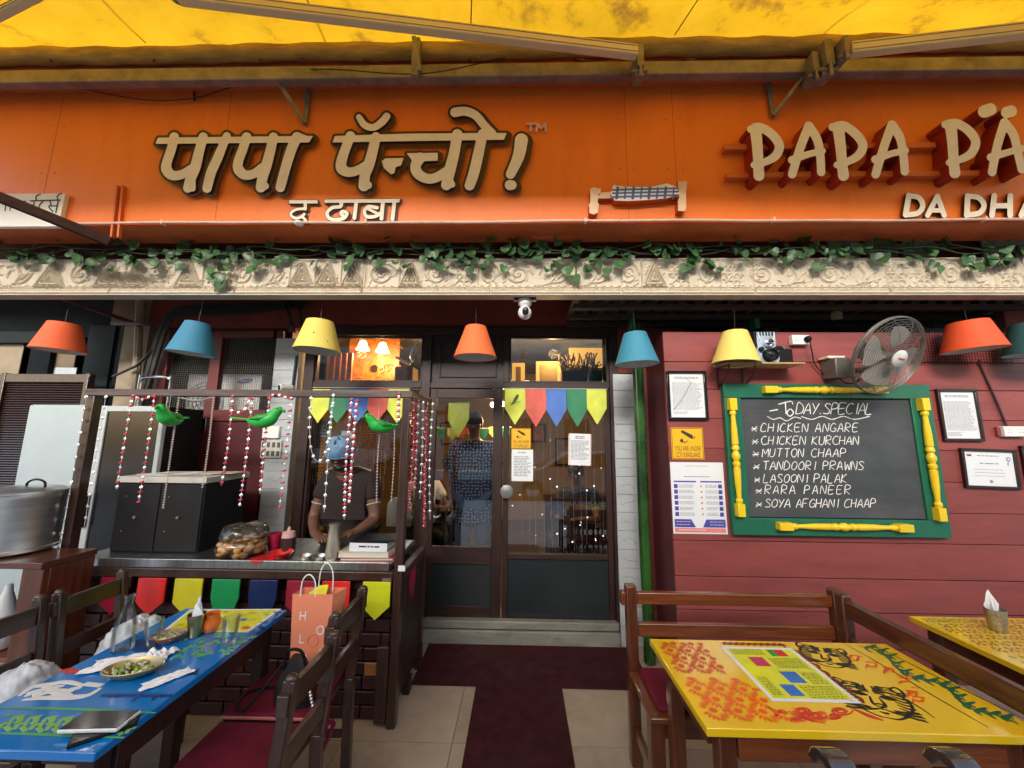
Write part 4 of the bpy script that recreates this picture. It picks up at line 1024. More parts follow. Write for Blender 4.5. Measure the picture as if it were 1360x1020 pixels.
jm = M()
for x in (-3.35, -2.1, .72, 1.05, 3.5): jm.box(x, x + .002, YS - .0006, YS + .001, zb, zt)
jm.build('panel_joint', mat('joint_brown', (.25, .04, .01), .7), fs)
jm = M()
for x in (-3.4, -3.3, -2.15, -2.05, .67, .77, 1.0, 1.1, 3.45, 3.55):
    for z in (zb + .03, zb + .4, zb + .78, zt - .12): jm.ball((x, YS - .001, z), .006, 6, 4, (1, .4, 1))
tag(jm.build('screw_heads', m_galv, fs), kind='stuff')
# cut-out of the string cot with its checked cloth (the cartoon sitter is left out)
ct = thing('cot_cutout', 'painted cut-out of a low cot with checked cloth, between the two sign names', 'cut-out', P(845, 262, Y=YS))
m_cutw = mat('cutout_cream', (.72, .50, .34), .5, var=.05); m_cside = mat('cutout_side', (.45, .07, .01), .5)
Z2b = lambda x, y: (x / 2.72 + 430, y / 2.72)
def slab(name, S, Q, m, Yf, Yb, step=.8, par=None, shrink=0):
    S, Q = conv(Z2b, 2.72, S, Q)
    f0 = lambda x, y: (P(x, y, Y=Yf).x, Yf, P(x, y, Y=Yf).z); f1 = lambda x, y: (P(x, y, Y=Yf).x, Yf + .001, P(x, y, Y=Yf).z); f2 = lambda x, y: (P(x, y, Y=Yf).x, Yb, P(x, y, Y=Yf).z)
    mb = M(); letters(mb, S, Q, step, f0, f1, grow=shrink); a = mb.build(name, m, par or ct, fix=False)
    if Yb - Yf > .01: mb = M(); letters(mb, S, Q, step, f1, f2, grow=shrink); mb.build('cut_side', m_cside, a, fix=False)
    return a
slab('cot_leg', [([(978, 690), (975, 760)], 14)], [[(962, 680), (1002, 680), (998, 700), (962, 702)], [(958, 735), (994, 735), (990, 770), (960, 770)]], m_cutw, YS - .05, YS - .001)
slab('cot_leg', [([(1296, 670), (1296, 750)], 13)], [[(1280, 655), (1314, 655), (1310, 685), (1280, 685)], [(1280, 720), (1310, 720), (1306, 762), (1280, 762)]], m_cutw, YS - .05, YS - .001)
slab('cot_rail', [([(985, 706), (1290, 700)], 11)], [], m_cutw, YS - .042, YS - .001)
cl = slab('checked_cloth', [], [[(1046, 668), (1090, 674), (1180, 676), (1240, 662), (1276, 676), (1286, 700), (1240, 716), (1170, 722), (1100, 726), (1050, 724), (1036, 700)]], mat('cloth_white', (.72, .72, .70), .7), YS - .056, YS - .001)
mb = M()
for i in range(8): letters(mb, *conv(Z2b, 2.72, [([(1062 + i * 29, 678), (1058 + i * 29, 716)], 3.2 if i % 2 else 5.)], []), .5, plane(YS - .0572 - .0001 * i))
for j, (a, b_) in enumerate(((686, 680), (698, 692), (712, 704))): letters(mb, *conv(Z2b, 2.72, [([(1044, a), (1280, b_)], 3.)], []), .5, plane(YS - .0585 - .0003 * j))
mb.build('check_print', mat('check_blue', (.06, .10, .22), .6), cl, fix=False)

# small white Hindi board at the left end, partly behind the brown pole
x0, x1, z0, z1 = rpx(-60, 257, 82, 301, YS - .03)
t = thing('white_board', 'white board with black Hindi letters at the left end of the orange sign', 'sign', (x1, YS - .03, z0))
bx('board', m_white, t, x0, x1, YS - .03, YS - .001, z0, z1, .003)
Z8 = lambda x, y: (x / 7.556, y / 7.556 + 240)
S, Q = conv(Z8, 7.556, [([(180, 210), (258, 206)], 6), ([(225, 208), (225, 250)], 6), ([(305, 202), (604, 194)], 7), ([(335, 202), (345, 235), (308, 250), (340, 272), (360, 300)], 6), ([(370, 200), (358, 170), (375, 145), (405, 135)], 6),
    ([(432, 205), (400, 240), (395, 275), (440, 300)], 7), ([(500, 205), (512, 240), (490, 262), (530, 310)], 7), ([(515, 255), (565, 250)], 6), ([(585, 195), (560, 320)], 7), ([(585, 195), (572, 165), (590, 138), (620, 130)], 6),
    ([(20, 215), (130, 210)], 6), ([(60, 215), (50, 300)], 6), ([(110, 212), (100, 300)], 6)], [])
mb = M(); letters(mb, S, Q, .5, plane(YS - .0315)); mb.build('print', m_ink, t, fix=False)

# ------------------------------------------------------------------ awning
m_fab = bpy.data.materials.new('awning_fabric'); m_fab.use_nodes = True
nt = m_fab.node_tree; N = nt.nodes; L = nt.links; pb = N['Principled BSDF']; pb.inputs['Roughness'].default_value = .8
tc = N.new('ShaderNodeTexCoord'); nz = N.new('ShaderNodeTexNoise'); nz.inputs['Scale'].default_value = 2.2; nz.inputs['Detail'].default_value = 12; nz.inputs['Roughness'].default_value = .72
L.new(tc.outputs['Object'], nz.inputs['Vector']); cr = N.new('ShaderNodeValToRGB'); L.new(nz.outputs['Fac'], cr.inputs[0])
cr.color_ramp.elements[0].position = .38; cr.color_ramp.elements[0].color = (.92, .50, .02, 1); cr.color_ramp.elements[1].position = .66; cr.color_ramp.elements[1].color = (.36, .17, .02, 1)
e = cr.color_ramp.elements.new(.55); e.color = (.78, .42, .012, 1)
tl_ = N.new('ShaderNodeBsdfTranslucent'); L.new(cr.outputs[0], tl_.inputs[0]); L.new(cr.outputs[0], pb.inputs['Base Color'])
mx = N.new('ShaderNodeMixShader'); mx.inputs[0].default_value = .45; L.new(pb.outputs[0], mx.inputs[1]); L.new(tl_.outputs[0], mx.inputs[2])
L.new(mx.outputs[0], [n for n in N if n.type == 'OUTPUT_MATERIAL'][0].inputs[0])
m_roll = mat('stained_yellow_roll', (.42, .26, .045), .8, var=.35, vscale=4, stretch=(1, 5, 5), dirt=.7, dirtcol=(.14, .09, .04), dscale=3, bump=.5, bscale=40)
m_arm = mat('cream_awning_arm', (.72, .60, .36), .35, var=.08, dirt=.3, dirtcol=(.35, .25, .1), dscale=3)
aw = thing('awning', 'dirty yellow fabric awning on cream folding arms over the sign', 'awning', (0, 2.1, 4.3))
YA = 2.18
zr = Zat(66, YA)
rl = M(); pts = [(x, YA + .0, zr + .006 * math.sin(x * 3)) for x in np.linspace(-4.6, 4.6, 90)]
rl.tube(pts, [.052 + .004 * math.sin(i * 1.7) + rnd.uniform(-.002, .002) for i in range(90)], 14)
rl.build('fabric_roll', m_roll, aw, smooth='all')
fb = M(); nx, ny = 120, 26; V = []; Fc = []
for j in range(ny + 1):
    v = j / ny
    for i in range(nx + 1):
        x = -5.2 + 10.4 * i / nx; y = YA + .02 - v * 1.7
        z = zr + .05 - .21 * v * 1.7 + .018 * math.sin(x * 2.1) * min(1, v * 6) + .012 * math.sin(x * 9 + 3 * v) * math.exp(-v * 14) + .03 * math.sin(v * 9 + x) * min(1, v * 6)
        V.append((x, y, z))
for j in range(ny):
    for i in range(nx): a = j * (nx + 1) + i; Fc.append((a, a + 1, a + nx + 2, a + nx + 1))
fb.add(V, Fc); fb.build('fabric', m_fab, aw, smooth='all')
# stitched seams
for x in (-2.6, -1.35, -.35, 1.02, 2.0, 3.1):
    s_ = M(); s_.tube([(x + .02 * k, YA - .05 - .12 * k, zr + .05 - .21 * .12 * k - .012) for k in range(12)], .004, 4); s_.build('seam', mat('seam_brown', (.25, .1, .02), .8), aw)
# rear rail with hooks and lattice between rail and roll
zq = Zat(93, 2.16)
bx('rear_rail', m_galv, aw, -4.6, 4.6, 2.15, 2.21, zq - .055, zq + .045, .005)
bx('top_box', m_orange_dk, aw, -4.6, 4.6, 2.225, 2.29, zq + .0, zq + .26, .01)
for px in (70, 205, 345, 400, 485, 625, 770, 915, 1055, 1215, 1330):
    q = P(px, 83, Y=2.19); M().bar((q.x - .03, 2.21, q.z + .05), (q.x + .03, 2.16, q.z - .02), .012, .016).build('hook', m_darkred, aw)
def arm(a, b, w_, h_):
    a, b = Vector(a), Vector(b)
    o = M().bar(a, b, w_, h_).build('arm', m_arm, aw, bevel=.006)
    d = (b - a).normalized(); up = d.cross(Vector((1, 0, 0)) if abs(d.x) < .8 else Vector((0, 1, 0))).normalized()
    for s in (-1, 1):
        M().bar(a + Vector((0, -w_ / 2 - .001, s * h_ * .28)), b + Vector((0, -w_ / 2 - .001, s * h_ * .28)), .003, .004).build('arm_groove', m_galv, o)
    return o
a1, a2 = P(238, -4, Y=1.78), P(846, 70, Y=2.04)
arm(a1, a2, .05, .075)
a3, a4 = P(1128, 67, Y=2.04), P(1420, 34, Y=1.84)
arm(a3, a4, .05, .08)
arm(P(-60, 50, Y=1.75), P(60, -12, Y=1.6), .04, .04)
k0 = M(); k0.ball(a1, .045, 12, 8, (1.2, .8, .8)); k0.build('elbow_joint', m_galv, aw, smooth=True)
def knuckle(px, py, Y, s=1.0):
    q = P(px, py, Y=Y); k = M()
    k.box(q.x - .022 * s, q.x + .022 * s, Y - .03, Y + .09, q.z - .06 * s, q.z + .10 * s); k.box(q.x - .03 * s, q.x + .03 * s, Y + .0, Y + .08, q.z - .10 * s, q.z - .062 * s)
    k.tube([(q.x - .05 * s, Y, q.z - .07 * s), (q.x + .05 * s, Y, q.z - .07 * s)], .012, 8); k.tube([(q.x, Y - .02, q.z - .13 * s), (q.x, Y - .02, q.z + .02)], .012, 8)
    k.build('knuckle', m_galv, aw, bevel=.004)
knuckle(849, 82, 2.08); knuckle(1098, 78, 2.08, 1.15); knuckle(1080, 90, 2.12, .9); knuckle(1120, 66, 2.03, .7)
q = P(553, 80, Y=2.1); kk = M().box(q.x - .03, q.x + .02, 2.09, 2.15, q.z - .12, q.z + .17); kk.bar((q.x - .02, 2.085, q.z + .16), (q.x + .03, 2.085, q.z - .1), .03, .02); kk.build('bracket', m_galv, aw, bevel=.003)
for i, ((ax, ay), (bx_, by), (cx_, cy_)) in enumerate((((360, 94), (405, 164), (412, 100)), ((1078, 88), (1027, 154), (1019, 100)))):
    t = thing('wall_bracket', ('rusty V bracket under the awning rail above the first Hindi word', 'rusty V bracket under the awning rail above the raised letters')[i], 'bracket', P(bx_, by, Y=2.25), 'V brackets under the awning')
    M().bar(P(ax, ay, Y=2.16), P(bx_, by, Y=2.28), .022, .022).build('strut', m_galv, t); M().bar(P(cx_, cy_, Y=2.27), P(bx_, by + 1, Y=2.285), .03, .014).build('plate', m_galv, t)
# loose wires
for pts, lab in (([(0, 98, 2.2), (60, 100, 2.2), (120, 120, 2.25), (200, 133, 2.27), (258, 130, 2.27), (300, 118, 2.25), (370, 96, 2.2), (440, 92, 2.13), (560, 98, 2.12), (672, 76, 2.1)], 'thin dark wire sagging along the awning rail over the first Hindi word'),):
    tag(M().tube(spl([P(a, b_, Y=c) for a, b_, c in pts], 5), .0035, 5).build('wire', m_rubber, None), lab, 'wire')
tag(M().bar(P(258, 112, Y=2.285), P(258, 134, Y=2.285), .01, .01).build('hook_stub', m_darkred, None), 'short rusty stub on the orange sign left of the V bracket', 'bracket')
# red angle irons at the left of the sign, brown pole crossing it
ai = thing('angle_iron', 'pair of orange painted angle irons upright at the left of the sign', 'bracket', P(155, 290, Y=YS))
for px in (157, 164): M().bar(P(px, 247, Y=YS - .012), P(px - 8 + (px - 157) * .3, 316, Y=YS - .012), .014, .02).build('iron', m_lath, ai)
tag(M().bar(P(-60, 238, Y=1.9), P(148, 322, Y=2.26), .045, .06).build('brown_pole', mat('dull_brown_pole', (.035, .016, .012), .85, spec=.1, var=.3, stretch=(2, 8, 8)), None, bevel=.004), 'dark brown wooden pole slanting across the left end of the sign', 'pole')
# small round spotlight below the Hindi subtitle
q = P(398, 297, Y=2.28); sp = M(); sp.ball((q.x, 2.27, q.z - .004), .03, 12, 8, (1, 1, .55))
tag(sp.build('dome_fitting', m_whitep, None, smooth=True), 'small white dome fitting on the pipe below the Hindi subtitle', 'fitting')

# ------------------------------------------------------------------ ivy garland on the cornice
m_leaf = mat('ivy_green', (.045, .115, .040), .38, var=.6, vscale=12, objrand=.35, spec=.4)
m_vine = mat('vine_green', (.03, .05, .02), .7)
ga = thing('ivy_garland', 'artificial ivy garland draped along the top of the carved cornice', 'garland', (0, 2.5, cz1))
def leaf_mesh(seed):
    r = random.Random(seed); half = [(.10, -.06), (.34, -.10), (.50, .08), (.54, .28), (.46, .46), (.42, .52), (.30, .66), (.16, .82)]
    out = [(0, .02)] + half + [(0, 1.0)] + [(-x, y) for x, y in reversed(half)]; n = len(out); m = M()
    cu, tw = r.uniform(.15, .5), r.uniform(-.3, .3)
    def z(x, y): return (-.55 * abs(x) ** 1.3 * cu * 2 - .35 * cu * (y - .3) ** 2 * 2 + tw * x * y + .03 * math.sin(y * 17 + abs(x) * 9))
    V = [(0, y, z(0, y) - .015) for y in (.2, .45, .7)]
    o = [(x * r.uniform(.92, 1.08), y + r.uniform(-.02, .02)) for x, y in out]
    V += [(x, y, z(x, y)) for x, y in o]
    F_ = []
    mid = lambda y: 0 if y < .32 else (1 if y < .58 else 2)
    for i in range(n):
        a, c = i, (i + 1) % n; ma, mc = mid(out[a][1]), mid(out[c][1])
        if out[a][0] == 0: ma = mc
        if out[c][0] == 0: mc = ma
        F_.append((ma, a + 3, c + 3) if ma == mc else (ma, a + 3, c + 3, mc))
    m.add([(v[0], v[2], -v[1]) for v in V], F_)
    return m.mesh('leaf', m_leaf, smooth='all', fix=False)
LM = [leaf_mesh(i) for i in range(7)]
for s_ in range(3):
    pts = [(x, 2.50 + .02 * math.sin(x * 7 + s_ * 2) - .01 * s_, cz1 + .035 + .022 * math.sin(x * 4.3 + s_ * 1.9) + .012 * math.sin(x * 13 + s_)) for x in np.linspace(-4.0, 4.0, 150)]
    M().tube(pts, .004, 5).build('vine', m_vine, ga, smooth=True)
lr = random.Random(8); count = 0
dens = [(0, 60, 12), (60, 150, 20), (150, 240, 14), (240, 330, 24), (330, 420, 16), (420, 500, 10), (500, 560, 10), (560, 680, 36), (680, 760, 20), (760, 860, 26), (860, 960, 22), (960, 1060, 16), (1060, 1150, 20), (1150, 1230, 14), (1230, 1300, 12), (1300, 1362, 18)]
for a, b_, n in dens:
    for k in range(n):
        px = lr.uniform(a, b_); py = lr.gauss(336, 8) if lr.random() < .7 else lr.uniform(340, 362)
        py = max(320, min(366, py)); Y = lr.uniform(2.46, 2.515) if py < 342 else lr.uniform(2.485, 2.515)
        q = P(px, py - 6, Y=Y); sc_l = lr.uniform(.045, .088)
        inst('leaf', lr.choice(LM), ga, q, (lr.uniform(-.7, .2), lr.uniform(-.9, .9), lr.uniform(-.7, .7)), (sc_l, sc_l, sc_l))
for px, py in ((232, 350), (243, 358), (262, 346), (284, 364), (294, 372), (300, 380), (281, 372), (294, 384), (762, 374), (738, 354), (500, 354), (574, 350)):
    q = P(px, py - 8, Y=2.505); sc_l = lr.uniform(.07, .085); inst('leaf', lr.choice(LM), ga, q, (lr.uniform(-.3, .1), lr.uniform(-.6, .6), lr.uniform(-.4, .4)), (sc_l,) * 3)
for a, b_ in (((281, 340), (296, 384)), ((760, 345), (763, 372))): M().tube([P(*a, Y=2.512), P((a[0] + b_[0]) / 2 + 4, (a[1] + b_[1]) / 2, Y=2.51), P(*b_, Y=2.512)], .003, 5).build('vine', m_vine, ga)

# ------------------------------------------------------------------ hanging shades
m_inner = mat('shade_lining', (.62, .60, .55), .6, var=.05)
SH = [('orange', (.78, .12, .035)), ('blue', (.035, .21, .36)), ('yellow', (.74, .60, .13)), ('orange2', (.82, .16, .045)), ('blue2', (.04, .24, .37)), ('yellow2', (.80, .62, .16)), ('redorange', (.72, .085, .02)), ('teal', (.02, .09, .10))]
SHM = [mat('shade_' + n.rstrip('2') + ('_b' if n.endswith('2') else ''), c, .7, var=.05, bump=.3, bscale=220, dirt=.1, dirtcol=tuple(v * .4 for v in c), dscale=9) for n, c in SH]
def shade(px, pyt, pyb, Y, mi, label, rt, rb, tx=0, ty=0):
    qb, qt = P(px, pyb, Y=Y), P(px, pyt, Y=Y); h = (qt.z - qb.z)
    t = thing('lamp_shade', label, 'lamp', (qb.x, Y, qb.z), 'cone lampshades hanging under the cornice')
    m = M(); m.lathe([(rb, 0), (rt, h), (rt - .003, h + .001), (rb - .004, .0)], (qb.x, Y, qb.z), 36, close=True); n0 = len(m.v)
    o = m.build('shade', [SHM[mi]], t, smooth=True)
    M().lathe([(rb - .0045, .0015), (rt - .004, h - .002)], (qb.x, Y, qb.z), 36, close=True).build('lining', m_inner, o, smooth=True, fix=False)
    M().lathe([(rt - .001, h), (.012, h + .002)], (qb.x, Y, qb.z), 36, close=True).build('cap', SHM[mi], t)
    rim = M().tube([(qb.x + rb * math.cos(a * math.pi / 18), Y + rb * math.sin(a * math.pi / 18), qb.z) for a in range(37)], .0025, 5); rim.build('rim', SHM[mi], t, smooth=True)
    bl = M(); bl.lathe([(.014, 0), (.014, .03), (.02, .05), (.031, .085), (.024, .11), (.0, .118)], (qb.x, Y, qb.z + h * .82), 16, axis=(0, 0, -1)); bl.build('bulb', m_whitep, t, smooth=True)
    M().tube([(qb.x, Y, qb.z + h), (qb.x, Y, cz0 + .02 if Y < 2.63 else cz1)], .0022, 5).build('cord', m_rubber, t)
    t.rotation_euler = (tx, ty, 0)
    return t
shade(78, 430, 466, 2.66, 0, 'orange shade at the far left, over the white fridge', .088, .150, 0, RAD(2))
shade(254, 429, 470, 2.66, 1, 'blue shade left of the tiled pier, over the mesh door', .078, .148, 0, RAD(5))
shade(421, 427, 466, 2.66, 2, 'yellow spotted shade over the left transom pane', .095, .162, 0, RAD(1.5))
shade(631, 434, 475, 2.66, 3, 'orange shade in the middle, in front of the timber panel', .076, .158, 0, 0)
shade(846, 443, 484, 2.66, 4, 'blue shade hanging in front of the green pipe', .080, .155, 0, RAD(-1.5))
shade(977, 441, 483, 2.66, 5, 'yellow shade beside the toy camera over the chalkboard corner', .082, .158, 0, RAD(3))
shade(1293, 428, 465, 2.66, 6, 'red-orange shade at the right, before the black netting', .105, .165, 0, RAD(-3))
shade(1378, 430, 470, 2.66, 7, 'dark teal shade cut by the right edge of the picture', .105, .165, 0, 0)
sp_ = M(); q = P(416, 442, Y=2.66 - .125)
sp_.ball((q.x, q.y, q.z), .009, 8, 5, (.8, .3, 1.2)); sp_.ball((q.x + .09, q.y + .03, q.z - .05), .005, 6, 4, (1, .4, 1)); sp_.ball((q.x - .06, q.y - .005, q.z - .08), .004, 6, 4, (1, .4, 1))
sp_.build('stain', m_outline, [o for o in bpy.data.objects if o.get('label') == 'yellow spotted shade over the left transom pane'][0])
# dome camera under the cornice
q = P(697, 405, Y=2.62)
dc = thing('dome_camera', 'white ball security camera hanging under the cornice over the door', 'camera', q)
zc_ = cz0 - .016
m = M(); m.lathe([(.05, 0), (.05, -.035), (.035, -.05), (.03, -.06)], (q.x, 2.62, zc_ + .0), 24); m.build('base', m_whitep, dc, smooth=True)
bx('bracket', mat('bracket_grey', (.45, .42, .38), .6), dc, q.x - .085, q.x + .085, 2.56, 2.66, zc_ - .0, zc_ + .012, .002)
M().ball((q.x, 2.62, zc_ - .098), .05, 20, 14).build('ball', m_whitep, dc, smooth=True)
m = M(); m.lathe([(.020, 0), (.024, .006), (.0, .010)], (q.x + .004, 2.574, zc_ - .10), 20, axis=(0.1, -1, -.12)); m.xform(Matrix.Translation((q.x, 0, zc_ - .1)) @ Matrix.Scale(1.35, 4, (0, 0, 1)) @ Matrix.Translation((-q.x, 0, -(zc_ - .1)))); m.build('black_face', m_blackg, dc, smooth=True)
# bullet camera on left pier
q = P(378, 515, Y=3.16); bc = thing('bullet_camera', 'small white bullet camera on the left tiled pier', 'camera', q)
M().lathe([(.0, -.07), (.03, -.06), (.034, .0), (.034, .05), (.026, .052), (.024, .045), (0, .044)], q, 18, axis=(-.45, -1, -.1)).build('body', m_whitep, bc, smooth=True)
M().lathe([(.022, 0), (0, .006)], q + Vector((-.45, -1, -.1)).normalized() * .047, 16, axis=(-.45, -1, -.1)).build('lens', m_blackg, bc)
bx('mount', m_whitep, bc, q.x - .03, q.x + .04, 3.19, 3.239, q.z - .035, q.z + .03, .006)
M().tube([(q.x + .03, 3.225, q.z + .03), (q.x + .04, 3.225, q.z + .30)], .011, 8).build('cable', m_rubber, bc)
# ------------------------------------------------------------------ chalkboard
YBD = YR - .035
qx0, qx1 = P(966.5, 610, Y=YBD).x, P(1247, 612, Y=YBD).x
qz1, qz0 = Zat(510.5, YBD, 1100), Zat(712, YBD, 1110)
cbx = thing('chalkboard', 'chalkboard menu in a green frame with four yellow turned spindles', 'chalkboard', (qx0, YBD, qz0))
fx0, fx1 = P(989, 610, Y=YBD).x, P(1219, 612, Y=YBD).x; fz1, fz0 = Zat(529, YBD, 1100), Zat(689, YBD, 1110)
m_slateb = mat('chalk_slate', (.050, .058, .064), .75, var=.25, vscale=2.2, stretch=(1, 1, 2.2), dirt=.45, dirtcol=(.13, .14, .15), dscale=1.7, bump=.05)
m_chalk = mat('white_chalk', (.80, .80, .78), .95, var=.15, vscale=90)
bx('slate', m_slateb, cbx, fx0 - .01, fx1 + .01, YBD + .004, YBD + .02, fz0 - .01, fz1 + .01)
for a in ((qx0, qx1, fz1, qz1), (qx0, qx1, qz0, fz0), (qx0, fx0, fz0 + .0005, fz1 - .0005), (fx1, qx1, fz0 + .0005, fz1 - .0005)):
    bx('frame_board', m_green, cbx, a[0], a[1], YBD - .012, YBD + .034, a[2], a[3], .003)
for a in ((fx0 - .0, fx1, fz1 - .006, fz1 - .0005), (fx0, fx1, fz0 + .0005, fz0 + .006)): bx('bead_strip', m_slate, cbx, a[0], a[1], YBD - .006, YBD + .004, a[2], a[3])
def spindle(a, b):
    a, b = Vector(a), Vector(b); d = b - a; L_ = d.length; u = d.normalized()
    pr = [(.0, .0), (.019, .001), (.019, .004)]
    f = [(.10, .013), (.12, .022), (.14, .022), (.15, .015), (.20, .016), (.27, .021), (.36, .023), (.40, .023), (.405, .017), (.425, .025), (.445, .025), (.455, .016), (.47, .021), (.49, .028), (.51, .028), (.53, .021), (.545, .016), (.555, .025), (.575, .025), (.595, .017), (.60, .023), (.64, .023), (.73, .021), (.80, .016), (.85, .015), (.86, .022), (.88, .022), (.90, .013)]
    m = M(); m.lathe([(r * 1.02, t * L_) for t, r in f], a, 16, axis=u)
    s = m.build('spindle', m_yellow, cbx, smooth=True)
    for t0, t1 in ((0, .105), (.895, 1)):
        p0, p1 = a + d * t0, a + d * t1; m2 = M().bar(p0, p1, .052, .05, up=(0, 1, 0)); m2.build('block', m_yellow, s, bevel=.003)
Ys = YBD - .035
spindle((P(977, 600, Y=Ys).x, Ys, Zat(529, Ys, 975)), (P(977, 600, Y=Ys).x, Ys, Zat(686, Ys, 985)))
spindle((P(1237, 610, Y=Ys).x, Ys, Zat(529, Ys, 1230)), (P(1237, 610, Y=Ys).x, Ys, Zat(692, Ys, 1250)))
z_ = Zat(518, Ys, 1090); spindle((P(1014, 518, Y=Ys).x, Ys, z_), (P(1176, 518, Y=Ys).x, Ys, z_))
z_ = Zat(700, Ys, 1120); spindle((P(1033, 700, Y=Ys).x, Ys, z_), (P(1210, 702, Y=Ys).x, Ys, z_))
# chalk writing
Yc = YBD + .0035
def chalk(strokes, r):
    for st in strokes:
        st = spl(st, 3) if len(st) > 2 else st
        rs = [r * rnd.uniform(.75, 1.2) for _ in st]
        mb_ch.tube([P(x, y, Y=Yc) for x, y in st], rs, 5, flat=Vector((0, 1, 0)))
mb_ch = M()
chalk([[(1022, 546), (1033, 544)], [(1034, 537), (1050, 533), (1053, 537)], [(1043, 535), (1044, 550)], [(1049, 543), (1045, 548), (1049, 553), (1054, 548), (1050, 543)]], .0042)
chalk(handwrite('DAY.SPECIAL', 1057, 550, 14.5, 10.0, jit=.03, slant=.18), .0036)
chalk([spl([(1019, 553), (1027, 557), (1036, 555), (1045, 559), (1055, 554), (1064, 556)], 3), spl([(1064, 553), (1078, 557), (1092, 553), (1105, 557), (1120, 553), (1135, 557), (1155, 553)], 3)], .0032)
for k, (tx_, x, y, ww) in enumerate((('CHICKEN ANGARE', 1010, 573.5, 9.2), ('CHICKEN KURCHAN', 1011, 590.5, 8.6), ('MUTTON CHAAP', 1012, 607, 9.2), ('TANDOORI PRAWNS', 1013, 624, 8.7), ('LASOONI PALAK', 1014, 641, 8.6), ('RARA PANEER', 1016, 656, 9.6), ('SOYA AFGHANI CHAAP', 1016, 674, 7.9))):
    sc_w = {0: 131, 1: 130, 2: 114, 3: 135, 4: 113, 5: 117, 6: 146}[k] - 0
    n_eff = sum(.8 if c == ' ' else (.62 if c in 'I.' else 1) for c in tx_)
    adv = (x + sc_w - (x + 11) + 1) / n_eff
    h = 11.2; adv *= 1.09
    s_ = handwrite(tx_, x + 0, y - .012 * 0, h, adv, jit=.05, slant=.12)
    kx = adv / (h / 1.4 * 1.25)
    base_x = x
    s2 = []
    x_ = x
    s2 = [[(px_, py_ + (px_ - x) * .000) for px_, py_ in st] for st in s_]
    chalk(s2, .0030)
    chalk(handwrite('*', x - 13, y + 2, 13, 9, jit=.06), .0026)
mb_ch.build('chalk_writing', m_chalk, cbx, fix=False)
# a thin wire hanging over the board
tag(M().tube([P(1129, 520, Y=Ys - .01), P(1130, 535, Y=Ys), P(1131, 578, Y=Ys + .02)], .002, 4).build('thin_wire', m_rubber, None), 'thin black pull wire of the fan hanging over the chalkboard title', 'wire')

# ------------------------------------------------------------------ framed papers on the plank wall
def framed(label, l, t_, r, b_, seed, landscape=False, fill=None, tilt=0):
    Y = YR - .003; x0, x1, z0, z1 = rpx(l, t_, r, b_, Y); t = thing('framed_certificate', label, 'frame', ((x0 + x1) / 2, Y, (z0 + z1) / 2), 'framed papers on the plank wall')
    f = .02
    for a in ((x0, x1, z1 - f, z1), (x0, x1, z0, z0 + f), (x0, x0 + f, z0 + f + .0004, z1 - f - .0004), (x1 - f, x1, z0 + f + .0004, z1 - f - .0004)):
        bx('frame', m_blackg if seed == 1 else mat('frame_maroon_black', (.02, .008, .008), .3), t, a[0], a[1], Y - .022, Y, a[2], a[3], .003)
    bx('paper', m_paper, t, x0 + f - .002, x1 - f + .002, Y - .008, Y - .002, z0 + f - .002, z1 - f + .002)
    tl = M(); rr = random.Random(seed); W, H_ = x1 - x0, z1 - z0
    if landscape:
        text_lines(tl, x0 + .3 * W, x1 - .3 * W, z1 - .17 * H_, z1 - .21 * H_, Y - .0092, .012, rr, .5, .05)
        text_lines(tl, x0 + .33 * W, x1 - .33 * W, z1 - .36 * H_, z1 - .42 * H_, Y - .0092, .02, rr, .35, .05)
        for q in (.52, .60, .68): text_lines(tl, x0 + .22 * W, x1 - .22 * W, z1 - q * H_, z1 - (q + .02) * H_, Y - .0092, .008, rr, .4, .1)
        tl.lathe([(.012, 0), (.0, .001)], ((x0 + x1) / 2, Y - .009, z0 + .18 * H_), 14, axis=(0, -1, 0)); 
        tl.lathe([(.016, 0), (.009, .0012)], (x1 - .14 * W, Y - .009, z1 - .25 * H_), 14, axis=(0, -1, 0), close=True)
        tl.add([(x1 - .155 * W, Y - .0094, z1 - .3 * H_), (x1 - .14 * W, Y - .0094, z1 - .3 * H_), (x1 - .15 * W, Y - .0094, z1 - .42 * H_), (x1 - .17 * W, Y - .0094, z1 - .4 * H_)], [(0, 1, 2, 3)])
        rd = M(); rd.box(x0 + .12 * W, x0 + .2 * W, Y - .0095, Y - .0085, z1 - .2 * H_, z1 - .15 * H_); rd.build('red_logo', mat('ink_maroon', (.3, .03, .06), .6), t)
    else:
        text_lines(tl, x0 + .2 * W, x1 - .2 * W, z1 - .12 * H_, z1 - .17 * H_, Y - .0092, .010, rr, .55, .1)
        text_lines(tl, x0 + .14 * W, x1 - .12 * W, z1 - .24 * H_, z0 + .2 * H_, Y - .0092, .0085, rr, .38, .2)
        text_lines(tl, x0 + .14 * W, x1 - .5 * W, z0 + .17 * H_, z0 + .1 * H_, Y - .0092, .008, rr, .4, .2)
    tl.build('print', m_inkgrey, t)
    if seed == 1:
        st = M(); st.tube([P(894, 545, Y=Y - .009), P(905, 532, Y=Y - .009), P(918, 508, Y=Y - .009), P(912, 503, Y=Y - .009)], .003, 4, flat=Vector((0, 1, 0))); st.build('signature', m_inkgrey, t)
    t.rotation_euler = (0, tilt, 0)
framed('black framed paper at the left of the plank wall, under the shelf', 885.5, 493, 938, 558, 1)
framed('upright framed letter on the planks right of the chalkboard', 1246, 517, 1299, 586, 2)
framed('wide framed certificate with a rosette, low right of the chalkboard', 1276, 596, 1349, 649, 3, True, tilt=RAD(1.5))
framed('framed paper cut by the right edge beside the rosette certificate', 1357, 592, 1400, 650, 4)
